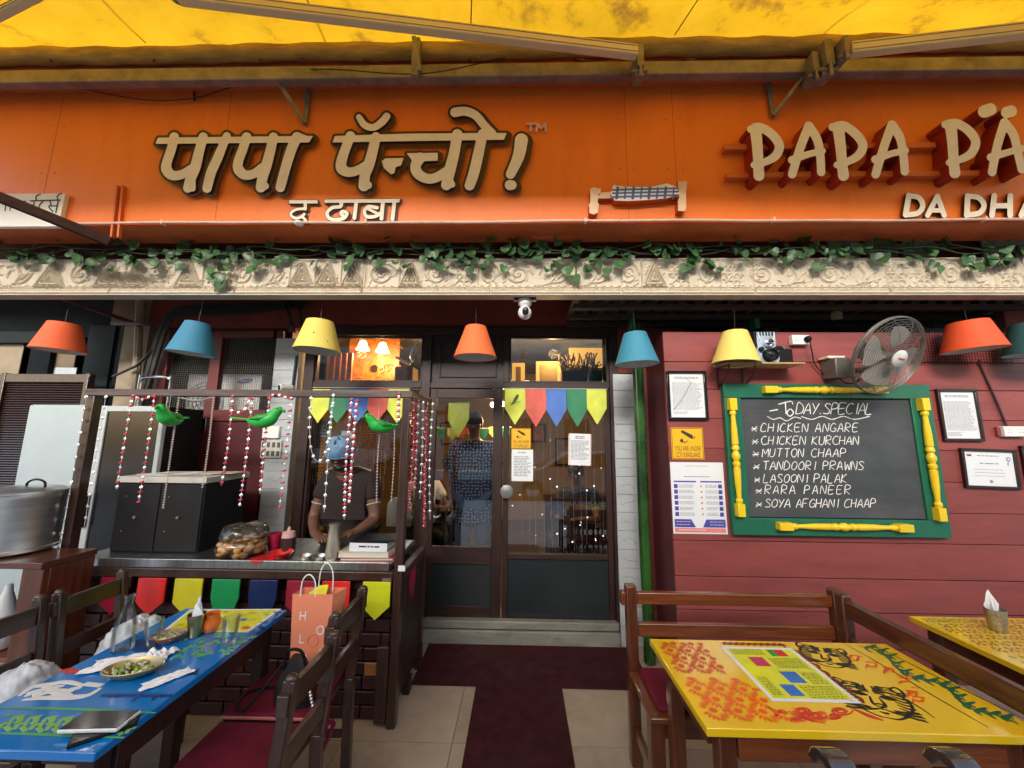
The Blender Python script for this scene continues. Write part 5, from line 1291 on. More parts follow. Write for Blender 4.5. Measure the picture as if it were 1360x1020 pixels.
# food poster
Y = YR - .003; x0, x1, z0, z1 = rpx(892, 614, 963, 709, Y); W, H_ = x1 - x0, z1 - z0
fp = thing('poster', 'white food safety poster with purple boxes left of the chalkboard', 'poster', ((x0 + x1) / 2, Y, z0))
bx('sheet', m_paper, fp, x0, x1, Y - .003, Y - .0003, z0, z1)
m_pur = mat('ink_purple', (.07, .06, .36), .5); m_pink = mat('ink_pink', (.75, .22, .20), .5)
b = M(); Yp = Y - .0042
for a in ((.05, .47, .715, .735), (.55, .95, .715, .735)): b.add([(x0 + a[0] * W, Yp, z0 + a[2] * H_), (x0 + a[1] * W, Yp, z0 + a[2] * H_), (x0 + a[1] * W, Yp, z0 + a[3] * H_), (x0 + a[0] * W, Yp, z0 + a[3] * H_)], [(0, 1, 2, 3)])
for i in range(6):
    for u in (.05, .88):
        zc2 = z0 + (.66 - .078 * i) * H_; b.add([(x0 + u * W, Yp, zc2 - .028 * H_), (x0 + (u + .07) * W, Yp, zc2 - .028 * H_), (x0 + (u + .07) * W, Yp, zc2 + .028 * H_), (x0 + u * W, Yp, zc2 + .028 * H_)], [(0, 1, 2, 3)])
for a in ([(.03, .09), (.42, .09), (.34, .20), (.03, .20)], [(.55, .09), (.97, .09), (.97, .20), (.62, .20)]):
    b.add([(x0 + u * W, Yp, z0 + v * H_) for u, v in a], [(0, 1, 2, 3)])
b.build('purple_print', m_pur, fp)
b = M(); b.add([(x0 + u * W, Yp, z0 + v * H_) for u, v in ((.03, .02), (.97, .02), (.97, .08), (.03, .08))], [(0, 1, 2, 3)])
for i in range(6): b.lathe([(.008, 0), (.0, .001)], (x0 + .56 * W, Yp, z0 + (.66 - .078 * i) * H_), 8, axis=(0, -1, 0))
b.build('pink_print', m_pink, fp)
tl = M(); rr = random.Random(4)
for i in range(6):
    text_lines(tl, x0 + .14 * W, x0 + .42 * W, z0 + (.68 - .078 * i) * H_, z0 + (.64 - .078 * i) * H_, Yp, .008, rr, .4, .2)
    text_lines(tl, x0 + .64 * W, x0 + .86 * W, z0 + (.68 - .078 * i) * H_, z0 + (.64 - .078 * i) * H_, Yp, .008, rr, .4, .2)
text_lines(tl, x0 + .28 * W, x0 + .72 * W, z0 + .95 * H_, z0 + .93 * H_, Yp, .010, rr, .35, .05)
tl.build('print', m_inkgrey, fp)
tl = M(); text_lines(tl, x0 + .2 * W, x0 + .8 * W, z0 + .875 * H_, z0 + .86 * H_, Yp, .019, rr, .6, .02); text_lines(tl, x0 + .25 * W, x0 + .75 * W, z0 + .80 * H_, z0 + .79 * H_, Yp, .009, rr, .5, .02); tl.build('headline', m_pur, fp)
tl = M()
for z in (.17, .13): text_lines(tl, x0 + .06 * W, x0 + .33 * W, z0 + z * H_, z0 + (z - .01) * H_, Yp - .001, .009, rr, .4, .1); text_lines(tl, x0 + .68 * W, x0 + .94 * W, z0 + z * H_, z0 + (z - .01) * H_, Yp - .001, .009, rr, .4, .1)
text_lines(tl, x0 + .1 * W, x0 + .6 * W, z0 + .06 * H_, z0 + .05 * H_, Yp - .001, .01, rr, .5, .1)
tl.build('white_print', m_white, fp)

# ------------------------------------------------------------------ sockets
def socket(label, px, py, w_, h_, Y):
    q = P(px, py, Y=Y); t = thing('power_socket', label, 'socket', q, 'white power sockets on the planks')
    bx('box', m_whitep, t, q.x - w_ / 2, q.x + w_ / 2, Y, YR - .002, q.z - h_ / 2, q.z + h_ / 2, .004)
    h = M()
    for cx in (-.25, .25):
        for dx, dz in ((-.011, -.006), (.011, -.006), (0, .012)): h.lathe([(.0035, 0), (0, .001)], (q.x + cx * w_ + dx, Y - .0005, q.z + dz), 8, axis=(0, -1, 0))
    h.build('pin_holes', m_ink, t); return t, q
t, q = socket('white socket with a black plug above the chalkboard, right of the toy camera', 1064, 451, .13, .075, YR - .045)
M().lathe([(.022, 0), (.024, .02), (.016, .035), (.0, .04)], (q.x + .04, YR - .046, q.z), 14, axis=(0, -1, 0)).build('plug', m_black, t, smooth=True)
tag(M().tube(spl([(q.x + .04, YR - .075, q.z - .01), (q.x + .06, YR - .06, q.z - .10), (q.x + .10, YR - .03, q.z - .2), (q.x + .19, YR - .03, q.z - .29), (q.x + .26, YR - .05, q.z - .30)], 6), .005, 6).build('fan_cable', m_rubber, None, smooth=True), 'black cable from the plug down to the wall fan', 'cable')
t, q = socket('white double socket at the right edge over the rosette certificate', 1349, 573, .16, .075, YR - .04)
bx('red_mark', m_redwall, t, q.x - .105, q.x - .0805, YR - .02, YR - .002, q.z - .03, q.z + .03)
tag(M().tube(spl([P(1300, 478, Y=YR - .02), P(1304, 490, Y=YR - .012), P(1322, 530, Y=YR - .012), P(1337, 566, Y=YR - .012)], 5), .007, 6).build('wall_cable', mat('maroon_cable', (.05, .01, .012), .5), None, smooth=True), 'dark cable running down the planks from the red-orange shade to the socket', 'cable')

# ------------------------------------------------------------------ shelf and toy camera
Ysf = 2.66
x0, x1 = P(946, 480, Y=Ysf).x, P(1070, 480, Y=Ysf).x; zsf = Zat(481, Ysf, 1050)
sh = thing('wall_shelf', 'thin wooden shelf on wire brackets above the chalkboard', 'shelf', ((x0 + x1) / 2, YR, zsf))
bx('board', mat('shelf_ply', (.48, .30, .17), .6, var=.15, vscale=6, stretch=(1, 8, 8)), sh, x0 + .1, x1, Ysf, YR - .003, zsf - .012, zsf, .002)
for px in (x0 + .32, x0 + .13):
    m = M(); m.tube(spl([(px, Ysf + .02, zsf - .014), (px, Ysf + .06, zsf - .09), (px, YR - .01, zsf - .15)], 4), .006, 6); m.bar((px, YR - .006, zsf - .02), (px, YR - .006, zsf - .17), .012, .004); m.bar((px, Ysf + .01, zsf - .016), (px, YR - .01, zsf - .016), .012, .004)
    m.build('bracket', m_darkred, sh)
q = P(1018, 471, Y=Ysf + .03); tc_ = thing('toy_camera', 'blue and white twin-lens camera ornament on the shelf', 'camera ornament', (q.x, Ysf + .05, zsf))
m_cbl = mat('camera_pale_blue', (.35, .45, .58), .35, var=.35, vscale=22); cx, zb2 = q.x + .01, zsf
sil = [(-.075, 0), (.075, 0), (.085, .03), (.082, .09), (.065, .12), (.07, .16), (.066, .235), (-.066, .235), (-.07, .16), (-.065, .12), (-.082, .09), (-.085, .03)]
M().prism([(cx + a, zb2 + b_) for a, b_ in sil], lambda x, z: (x, Ysf + .03, z), lambda x, z: (x, Ysf + .10, z)).build('body', m_cbl, tc_, bevel=.004)
M().prism([(cx - .09, zb2 + .13), (cx - .0665, zb2 + .13), (cx - .0665, zb2 + .24), (cx - .09, zb2 + .24)], lambda x, z: (x, Ysf + .035, z), lambda x, z: (x, Ysf + .12, z)).build('side_hood', m_black, tc_)
for (dz, r, d, mm_) in ((.055, .047, .045, m_black), (.145, .03, .03, m_whitep)):
    M().lathe([(r, 0), (r, d), (r * .78, d + .003), (r * .7, d - .008), (0, d - .012)], (cx + .004, Ysf + .029, zb2 + dz), 24, axis=(0, -1, 0)).build('lens', mm_ if mm_ is m_black else m_chrome, tc_, smooth=True)
    M().lathe([(r * .62, 0), (0, .008)], (cx + .004, Ysf + .029 - d + .010, zb2 + dz), 20, axis=(0, -1, 0)).build('lens_glass', m_blackg, tc_, smooth=True)
for sx in (-1, 1):
    M().lathe([(.017, 0), (.017, .02), (0, .022)], (cx + sx * .05, Ysf + .029, zb2 + .10), 14, axis=(0, -1, 0)).build('dial', m_black, tc_); M().bar((cx + sx * .045, Ysf + .026, zb2 + .155), (cx + sx * .058, Ysf + .026, zb2 + .225), .006, .005).build('trim', m_whitep, tc_)
for k in range(5): M().bar((cx - .045 + k * .022, Ysf + .027, zb2 + .205), (cx - .045 + k * .022, Ysf + .027, zb2 + .232), .009, .004).build('hood_slat', m_slate, tc_)
c2 = thing('old_camera', 'black old camera standing behind the twin-lens ornament on the shelf', 'camera ornament', (cx + .14, Ysf + .1, zsf))
bx('body', m_black, c2, cx + .086, cx + .205, Ysf + .06, Ysf + .14, zsf, zsf + .115, .008)
M().lathe([(.02, 0), (.02, .018), (0, .02)], (cx + .17, Ysf + .1, zsf + .115), 14).build('winder', m_chrome, c2); bx('finder', m_black, c2, cx + .10, cx + .14, Ysf + .075, Ysf + .12, zsf + .1155, zsf + .14, .004)

# ------------------------------------------------------------------ wall fan
fc = P(1179, 473, Y=2.47); nrm = Vector((.16, -.85, -.42)).normalized()
wf = thing('wall_fan', 'grey oscillating wall fan above the right side of the chalkboard', 'fan', (fc.x, fc.y, fc.z))
Rf = Vector((0, 0, 1)).rotation_difference(nrm).to_matrix().to_4x4(); Tf = Matrix.Translation(fc) @ Rf
def FP(x, y, z): return tuple(Tf @ Vector((x, y, z)))
R_ = .262
mb = M(); dome = lambda r, s: (.012 + .058 * (1 - (r / R_) ** 2) ** .6) * s
for s in (1, -1):
    nr = 15 if s > 0 else 9
    for k in range(1, nr + 1):
        r = .055 + (R_ - .055) * k / nr; z = dome(min(r, R_ * .9999), s)
        mb.tube([FP(r * math.cos(a * math.pi / 24), r * math.sin(a * math.pi / 24), z) for a in range(49)], .0015 if k < nr else .0035, 4)
    for k in range(12 if s > 0 else 44):
        a = k * 2 * math.pi / (12 if s > 0 else 44)
        mb.tube([FP(r * math.cos(a), r * math.sin(a), dome(min(r, R_ * .9999), s)) for r in (.05, .1, .15, .2, .23, R_)], .0014, 4)
mb.tube([FP(R_ * math.cos(a * math.pi / 24), R_ * math.sin(a * math.pi / 24), 0) for a in range(49)], .006, 8)
mb.build('cage', m_fan, wf, smooth=True)
mb = M(); mb.lathe([(.056, .066), (.056, .072), (.048, .079), (.0, .082)], (0, 0, 0), 28); mb.xform(Tf); hb = mb.build('hub_badge', mat('badge_silver', (.65, .66, .66), .35, metal=.2), wf, smooth=True)
mb = M(); mb.add([FP(-.028, -.006, .0835), FP(.026, -.004, .0835), (FP(.028, .006, .0835)), FP(-.026, .004, .0835)], [(0, 1, 2, 3)]); mb.build('badge_mark', mat('badge_red', (.5, .03, .04), .5), hb)
for k in range(4):
    mb = M(); V = []; Fc = []
    for i in range(7):
        r = .03 + i * .029; aw_ = .35 + .3 * math.sin(i / 6 * 2.6)
        for j in range(5):
            a = k * math.pi / 2 + (j / 4 - .5) * 2 * aw_; V.append(FP(r * math.cos(a), r * math.sin(a), .012 * (j - 2) * .7 - .004 * i * 0))
    for i in range(6):
        for j in range(4): q_ = i * 5 + j; Fc.append((q_, q_ + 1, q_ + 6, q_ + 5))
    mb.add(V, Fc); mb.build('blade', mat('fan_blade_grey', (.30, .29, .26), .35), wf, smooth='all')
mb = M(); mb.lathe([(.0, -.20), (.035, -.195), (.058, -.17), (.062, -.09), (.05, -.06), (.03, -.02), (.03, .05), (0, .05)], (0, 0, 0), 24); mb.xform(Tf); mb.build('motor', m_fan, wf, smooth=True)
mp_ = Tf @ Vector((0, 0, -.11)); q = P(1112, 488, Y=YR - .08)
bx('wall_box', m_fan, wf, q.x - .06, q.x + .05, YR - .14, YR - .004, q.z - .085, q.z + .065, .008)
bx('pale_strip', m_cream, wf, q.x - .075, q.x + .05, YR - .10, YR - .004, q.z + .067, q.z + .085, .003)
M().tube(spl([(q.x + .04, YR - .08, q.z - .03), (q.x + .10, YR - .12, q.z - .03), tuple(mp_ + Vector((-.01, 0, -.10))), tuple(mp_)], 5), .022, 8).build('neck', m_fan, wf, smooth=True)
M().tube(spl([(q.x + .0, YR - .09, q.z - .085), (q.x + .03, YR - .10, q.z - .12), (q.x + .1, YR - .12, q.z - .11), tuple(mp_ + Vector((.02, 0, -.06)))], 5), .006, 6).build('cord', m_rubber, wf)

# ------------------------------------------------------------------ yellow painted table
TY = [P(1, 1, Z=.75)] * 0
yf, yn = P(1000, 851, Z=.75).y, P(1000, 968.5, Z=.75).y
tx0 = (P(861, 851, Z=.75).x + P(944, 968.5, Z=.75).x) / 2; tx1 = P(1173, 853, Z=.75).x
yt = thing('painted_table', 'yellow painted table with red petals, a menu card and two black tiger faces', 'table', ((tx0 + tx1) / 2, (yf + yn) / 2, 0))
m_ytop = mat('yellow_table_paint', (.83, .53, .010), .16, var=.05, vscale=3, coat=.6, dirt=.12, dirtcol=(.55, .28, .01), dscale=6)
bx('tabletop', m_ytop, yt, tx0, tx1, yn, yf, .724, .75, .003)
TW, TD = tx1 - tx0, yf - yn
def T(u, v, k=1): return (tx0 + u * TW, yn + v * TD, .7503 + .00035 * k)
m_pr1 = mat('petal_red', (.58, .035, .02), .3, var=.15, vscale=5); m_pr2 = mat('petal_orange', (.76, .085, .010), .3, var=.2, vscale=5); m_bk = mat('table_ink_black', (.012, .01, .01), .3); m_gr = mat('table_ink_green', (.01, .12, .06), .3)
def petals(u0, u1, v0, v1, m, par, asp, su, sv, seed):
    r = random.Random(seed); mb = M(); row = 0; v = v0
    while v < v1:
        u = u0 + (su / 2 if row % 2 else 0)
        while u < u1:
            for a in range(-4, 5):
                an = math.pi + a * .36 - .9 + .9; L0, L1 = .20, .62 - .015 * abs(a)
                c, s = math.cos(an), math.sin(an)
                w_ = .062
                pts = [(L0, 0), ((L0 + L1) / 2, w_), (L1, 0), ((L0 + L1) / 2, -w_)]
                P4 = [(u + (x * c - y * s) * su * .85, v + (x * s + y * c) * sv * .85) for x, y in pts]
                if all(u0 - .002 <= p[0] <= u1 and v0 <= p[1] <= v1 for p in P4): mb.add([T(*p) for p in P4], [(0, 1, 2, 3)])
            for (ox, oy, rx_, ry_) in ((.0, .0, .16, .12), (.5, .0, .17, .08)):
                q = [(u + (ox + rx_ * math.cos(t)) * su, v + (oy + ry_ * math.sin(t)) * sv) for t in [k * math.pi / 4 for k in range(8)]]
                if all(u0 <= p[0] <= u1 and v0 <= p[1] <= v1 for p in q): mb.add([T(*p, 1.3) for p in q], [tuple(range(8))])
            u += su * .92
        v += sv * .5; row += 1
    return mb.build('petal_print', m, par)
tt = [c for c in yt.children][0]
petals(.015, .232, .51, .965, m_pr1, tt, 1, .080, .21, 1); petals(.015, .275, .045, .49, m_pr2, tt, 1, .085, .21, 2)
petals(.235, .43, .045, .20, m_pr2, tt, 1, .085, .21, 3)
# menu card lying in the table's surface
mc = M(); mu0, mu1, mv0, mv1 = .275, .565, .245, .895
mc.add([T(mu0, mv0, 2), T(mu1, mv0, 2), T(mu1, mv1, 2), T(mu0, mv1, 2)], [(0, 1, 2, 3)]); card = mc.build('menu_card', m_paper, tt)
mc = M(); mc.add([T(mu0 + .014, mv0 + .03, 3), T(mu1 - .014, mv0 + .03, 3), T(mu1 - .014, mv1 - .03, 3), T(mu0 + .014, mv1 - .03, 3)], [(0, 1, 2, 3)]); mc.build('menu_print', mat('menu_lime', (.72, .74, .02), .25, coat=.5), card)
def flat(name, m, quads, k=4):
    b = M()
    for (a, b_, c, d) in quads: b.add([T(a, c, k), T(b_, c, k), T(b_, d, k), T(a, d, k)], [(0, 1, 2, 3)])
    return b.build(name, m, card)
flat('blue_photo', mat('menu_blue', (.04, .16, .55), .25), [(.355, .405, .30, .42), (.405, .465, .44, .57)]); flat('pink_photo', mat('menu_pink', (.55, .03, .12), .25), [(.345, .402, .63, .75)])
flat('green_photo', mat('menu_green', (.02, .3, .05), .25), [(.45, .475, .77, .86)]); flat('red_photo', mat('menu_red', (.6, .03, .02), .25), [(.4755, .515, .77, .86)])
r = random.Random(6); q_ = []
for (a, b_, c, d) in ((.30, .43, .78, .86), (.42, .54, .62, .74), (.48, .54, .44, .56), (.42, .54, .29, .41), (.30, .335, .3, .5)):
    v = d
    while v > c:
        u = a
        while u < b_: w_ = r.uniform(.004, .014); q_.append((u, min(b_, u + w_), v - .007, v)); u += w_ + .004
        v -= .017
flat('menu_text', mat('menu_ink', (.12, .12, .02), .5), q_, 4.6)
def Tst(strokes, name, m, rad, k=2.2, par=None):
    b = M()
    for i, st in enumerate(strokes):
        st = spl(st, 4) if len(st) > 2 else st
        n_ = len(st); b.tube([(T(u, v)[0], T(u, v)[1], .7506) for u, v in st], [rad * (.5 + .9 * math.sin(math.pi * (j + .5) / n_)) for j in range(n_)], 5, flat=Vector((0, 0, 1)) * 1.1)
    return b.build(name, m, par or tt, fix=False)
# scalloped maroon edge and red scrolls round the card
sc1 = [[(.30 + .026 * i, .925), (.31 + .026 * i, .955), (.325 + .026 * i, .925)] for i in range(10)] + [[(.57, .87 - .09 * i), (.582, .84 - .09 * i), (.572, .79 - .09 * i)] for i in range(7)]
Tst(sc1, 'scallop_print', mat('scallop_maroon', (.22, .01, .01), .3), .006)
def UV(px, py):
    q = P(px, py, Z=.75); return ((q.x - tx0) / TW, (q.y - yn) / TD)
scr = []
for (cx, cy, dn, rr_) in ((1064, 944, -1, 17), (1084, 950, 1, 15), (1117, 944, 1, 16), (1107, 951, -1, 12), (1098, 915, 1, 12), (1104, 925, 1, 13)):
    for q in (1., .55): scr.append([UV(cx + rr_ * q * dn * (1 - t / 15) * math.cos(t * .62), cy + rr_ * .42 * q * (1 - t / 15) * math.sin(t * .62)) for t in range(12)])
for k in range(7): scr.append([UV(1128 + k * 4, 940 + k * 2), UV(1140 + k * 5, 944 + k * 2), UV(1150 + k * 4, 948 + k * 1.5)])
for k in range(6): scr.append([UV(1050 + k * 3, 955 - k), UV(1062 + k * 4, 957 + k % 3)])
for k in range(4): scr.append([UV(1092 + k * 6, 905 + k * 5), UV(1099 + k * 6, 906 + k * 5), UV(1106 + k * 6, 911 + k * 5)])
Tst([[(u, max(.02, v)) for u, v in s_] for s_ in scr], 'scroll_print', m_pr1, .0034)
# two tiger faces, mirrored, loosely drawn
def tiger(cu, cv, s, sv, flip):
    L_ = []
    f = lambda x, y: (cu + s * (x * .9 + y * .35 * flip), cv + sv * (y * .9 - x * .35 * flip))
    for sx in (-1, 1):
        L_ += [[f(sx * .2, .9), f(sx * .55, 1.), f(sx * .75, .7), f(sx * .9, .1), f(sx * .7, -.5), f(sx * .3, -.95), f(0, -1.)], [f(sx * .6, .95), f(sx * .85, 1.15), f(sx * .95, .75), f(sx * .8, .6)],
               [f(sx * .15, .25), f(sx * .35, .4), f(sx * .58, .3), f(sx * .38, .18), f(sx * .15, .25)], [f(sx * .3, .3), f(sx * .36, .26)], [f(sx * .12, .2), f(sx * .16, -.25), f(sx * .05, -.38)],
               [f(sx * .05, -.5), f(sx * .3, -.62), f(sx * .45, -.45)], [f(sx * .1, .95), f(sx * .14, .7), f(sx * .06, .55)]]
        for k in range(9): y = .8 - k * .19; L_.append([f(sx * .95, y), f(sx * .75, y - .04), f(sx * .5, y + .09)])
        for k in range(5): L_.append([f(sx * (.06 + .03 * k), .45 + .12 * k), f(sx * (.22 + .03 * k), .5 + .12 * k), f(sx * (.36 + .02 * k), .44 + .12 * k)])
        for q in (.0, .02, .04): L_.append([f(sx * .2, .3 - q), f(sx * .38, .36 - q * 2), f(sx * .55, .3 - q)])
        for k in range(3): L_.append([f(sx * .28, -.5 - k * .08), f(sx * .7, -.45 - k * .14), f(sx * 1.0, -.4 - k * .2)])
        L_ += [[f(sx * .25, .62), f(sx * .42, .66), f(sx * .6, .58)], [f(sx * .2, .8), f(sx * .35, .84), f(sx * .5, .78)]]
    L_ += [[f(-.14, -.28), f(0, -.22), f(.14, -.28), f(0, -.42), f(-.14, -.28)], [f(0, -.42), f(0, -.55)], [f(-.12, -.7), f(0, -.75), f(.12, -.7)]]
    return L_
def UV(px, py):
    q = P(px, py, Z=.75); return ((q.x - tx0) / TW, (q.y - yn) / TD)
Tst(tiger(*UV(1096, 872), .095, .155, 1), 'tiger_print', m_bk, .0034); Tst(tiger(*UV(1164, 930), .11, .18, 1), 'tiger_print', m_bk, .0036)
Tst([[UV(1037, 855), UV(1046, 862), UV(1062, 868)], [UV(1178, 912), UV(1205, 930), UV(1222, 940), UV(1242, 954)]], 'brush_lines', m_bk, .0024)
# orange brush letters
gl = {0: [[(0, 1), (1, 1)], [(.2, 1), (.2, .3), (.6, .3)], [(.8, 1), (.8, 0)]], 1: [[(0, 1), (1, 1)], [(.7, 1), (.7, 0)], [(.1, .3), (.1, .75), (.5, .7), (.6, .4), (.3, .3)]], 2: [[(0, 1), (1, 1)], [(.5, 1), (.2, .6), (.7, .4), (.9, 0)], [(.5, 1), (.5, 1.4)]], 3: [[(0, .5), (.5, .5)]], 4: [[(0, 1), (1, 1)], [(.3, 1), (.1, .5), (.5, .3), (.8, .6), (.8, 0)]]}
st = []
for g, px, py in ((0, 1132, 876), (4, 1155, 885), (1, 1177, 892), (3, 1189, 898), (2, 1200, 906), (3, 1209, 914), (1, 1208, 923), (4, 1217, 931)):
    for s_ in gl[g]: st.append([UV(px + 9 - x * 17 + y * 3, py + 4 - y * 8 - x * 2) for x, y in s_])
Tst(st, 'brush_letters', m_pr2, .0036)
Tst([[UV(*p) for p in q] for q in ([(1120, 854), (1180, 888), (1236, 922), (1312, 966)], [(1154, 854), (1230, 892), (1300, 926), (1375, 962)])], 'border_line', m_bk, .0022)
vine = [(1140 + 200 * t + 5 * math.sin(t * 15), 856 + 106 * t + 3.5 * math.sin(t * 15 + 2.6)) for t in np.linspace(0, 1, 30)]
lf = [[UV(*p) for p in vine]]
for i in range(1, 29):
    x, y = vine[i]; sg = 1 if i % 2 else -1
    lf.append([UV(x, y), UV(x + 7, y + 1 - sg * 2), UV(x + 15, y + 2 - sg * 5)]); lf.append([UV(x, y), UV(x + 2, y + sg * 3), UV(x + 9, y + 4 + sg * 3)])
Tst([[(u, max(.02, v)) for u, v in q] for q in lf if q[0][1] > .03], 'vine_print', m_gr, .0042)
for (x, y) in ((tx0 + .08, yn + .06), (tx1 - .08, yn + .06), (tx1 - .08, yf - .06), (tx0 + .08, yf - .06)):
    M().bar((x, y, 0), (x, y, .722), .055, .055).build('leg', m_rwood_z, yt, bevel=.004)
for y in (yn + .035, yf - .035): bx('apron', m_rwood, yt, tx0 + .11, tx1 - .11, y - .01, y + .012, .64, .722, .003)
for x in (tx0 + .05, tx1 - .05): bx('apron', m_rwood_y, yt, x - .01, x + .01, yn + .09, yf - .09, .64, .722, .003)

# ------------------------------------------------------------------ bench behind the yellow table
YBk = P(840, 845, Z=.70).y; YBk = 2.16
b0, b1 = P(838, 815, Y=YBk).x, P(1112, 815, Y=YBk).x
bh = thing('bench', 'red-brown wooden bench with crimson seat pad behind the yellow table', 'bench', ((b0 + b1) / 2, YBk, 0))
zt0, zt1, zl0_, zl1 = Zat(803, YBk, 960), Zat(787, YBk, 960), Zat(846, YBk, 960), Zat(828, YBk, 960)
bx('post', m_rwood_z, bh, b0 - .028, b0 + .028, YBk - .03, YBk + .025, 0, zt1 + .035, .008); bx('post', m_rwood_z, bh, b1 - .03, b1 + .03, YBk - .03, YBk + .025, 0, zt1 + .03, .008)
bx('top_rail', m_rwood, bh, b0 + .029, b1 - .031, YBk - .02, YBk + .015, zt0, zt1, .006); bx('middle_rail', m_rwood, bh, b0 + .029, b1 - .031, YBk - .018, YBk + .012, zl0_, zl1, .006)
bx('rail_end', m_rwood, bh, b0 - .055, b0 - .0285, YBk - .025, YBk + .02, zt0 - .005, zt1 + .003, .006)
ys0 = 1.80
bx('seat', m_rwood, bh, b0 - .03, b1, ys0, YBk - .031, .425, .45, .006); bx('seat_pad', m_cushion, bh, b0 + .015, b1 - .02, ys0 + .03, YBk - .035, .451, .475, .012)
for x in (b0 + .0, b1 - .04): bx('leg', m_rwood_z, bh, x - .025, x + .035, ys0 + .02, ys0 + .08, 0, .424, .004)
bx('stretcher', m_rwood_y, bh, b0 - .01, b0 + .015, ys0 + .081, YBk - .031, .14, .19, .003); bx('seat_rail', m_rwood, bh, b0 + .036, b1 - .066, ys0 + .03, ys0 + .05, .35, .424, .003)
# second bench running towards the camera
X2 = P(1120, 793, Y=2.09).x; y20, y21 = .95, 2.10
b2 = thing('bench', 'dark red wooden bench whose backrest runs towards the viewer beside the second table', 'bench', (X2, 1.5, 0))
for y in (y20, y21): bx('post', m_rwood_z, b2, X2 - .02, X2 + .03, y - .03, y + .03, 0, .86 if y > 2 else .83, .01)
bx('top_rail', m_rwood_y, b2, X2 - .016, X2 + .02, y20 + .031, y21 - .031, .755, .835, .006); bx('middle_rail', m_rwood_y, b2, X2 - .014, X2 + .016, y20 + .031, y21 - .031, .60, .66, .006)
bx('seat', m_rwood_y, b2, X2 + .031, X2 + .40, y20, y21, .425, .45, .006); bx('seat_pad', m_cushion, b2, X2 + .05, X2 + .39, y20 + .02, y21 - .02, .451, .475, .01)
for y in (y20 + .03, y21 - .03): bx('leg', m_rwood_z, b2, X2 + .34, X2 + .39, y - .025, y + .025, 0, .424, .004)
# second painted table
sx = P(1207, 818, Z=.75).x; sy = P(1207, 818, Z=.75).y
t2 = thing('painted_table', 'second yellow table with dark plum leaf pattern at the right edge', 'table', (sx + .4, sy - .4, 0))
s2y = 1.1
top2 = bx('tabletop', m_ytop, t2, sx, sx + .95, s2y, sy, .724, .75, .003)
mb = M(); r = random.Random(9)
for i in range(18):
    for j in range(6):
        u, v = sx + .05 + i * .052 + (.026 if j % 2 else 0), sy - .045 - j * .052
        if u > sx + .93: continue
        for k in range(4):
            an = k * 1.57 + .6 + r.uniform(-.2, .2); c, s = math.cos(an) * .019, math.sin(an) * .019
            mb.add([(u + c * .25, v + s * .25, .7507), (u + c - s * .35, v + s + c * .35, .7507), (u + c * 1.2, v + s * 1.2, .7507), (u + c + s * .35, v + s - c * .35, .7507)], [(0, 3, 2, 1)])
mb.build('leaf_print', mat('plum_ink', (.10, .02, .05), .3), top2)
mb = M()
for i in range(22):
    for j in range(12):
        u, v = sx + .06 + i * .042, sy - .36 - j * .042
        if u > sx + .92 or v < s2y + .03: continue
        mb.add([(u, v + .013, .7507), (u + .016, v, .7507), (u, v - .013, .7507), (u - .016, v, .7507)], [(0, 3, 2, 1)])
mb.build('diamond_print', mat('olive_ink', (.35, .38, .02), .3), top2)
for (x, y) in ((sx + .07, sy - .07), (sx + .88, sy - .07), (sx + .07, s2y + .07), (sx + .88, s2y + .07)): bx('leg', m_rwood_z, t2, x - .03, x + .03, y - .03, y + .03, 0, .722, .004)
bx('apron', m_rwood_y, t2, sx + .03, sx + .05, s2y + .12, sy - .12, .62, .722, .003)
# tumbler with napkins
def napkin_mesh(name, parent, c, s, seed, h=.11):
    r = random.Random(seed); mb = M()
    for k in range(4):
        a = r.uniform(0, 3.14); w_ = s * r.uniform(.7, 1.); hh = h * r.uniform(.7, 1.1); cx, cy = c[0] + r.uniform(-.3, .3) * s, c[1] + r.uniform(-.3, .3) * s
        dx, dy = math.cos(a) * w_, math.sin(a) * w_ * .5; tip = r.uniform(-.5, .5)
        V = [(cx - dx * .6, cy - dy, c[2]), (cx, cy + .006, c[2]), (cx + dx * .6, cy + dy, c[2]), (cx - dx, cy - dy, c[2] + hh * .45), (cx, cy - .01, c[2] + hh * .5), (cx + dx, cy + dy, c[2] + hh * .4), (cx + dx * (tip - .25), cy - dy * .3, c[2] + hh * .9), (cx + dx * tip, cy, c[2] + hh), (cx + dx * (tip + .3), cy + dy * .3, c[2] + hh * .85)]
        mb.add(V, [(0, 1, 4, 3), (1, 2, 5, 4), (3, 4, 7, 6), (4, 5, 8, 7)])
    return mb.build(name, mat('napkin_white', (.82, .83, .85), .9, var=.03), parent, smooth='all', fix=False)
q = P(1326, 838, Z=.75)
ntm = thing('napkin_tumbler', 'hammered steel tumbler holding white paper napkins on the second table', 'tumbler', q)
m_ham = mat('hammered_steel', (.42, .40, .36), .3, metal=.9, var=.4, vscale=60, bump=1., bscale=140)
M().lathe([(.028, 0), (.03, .003), (.037, .10), (.035, .10), (.028, .006), (0, .006)], q, 26).build('tumbler', m_ham, ntm, smooth=True)
napkin_mesh('napkins', ntm, (q.x, q.y, q.z + .07), .035, 3, .12)
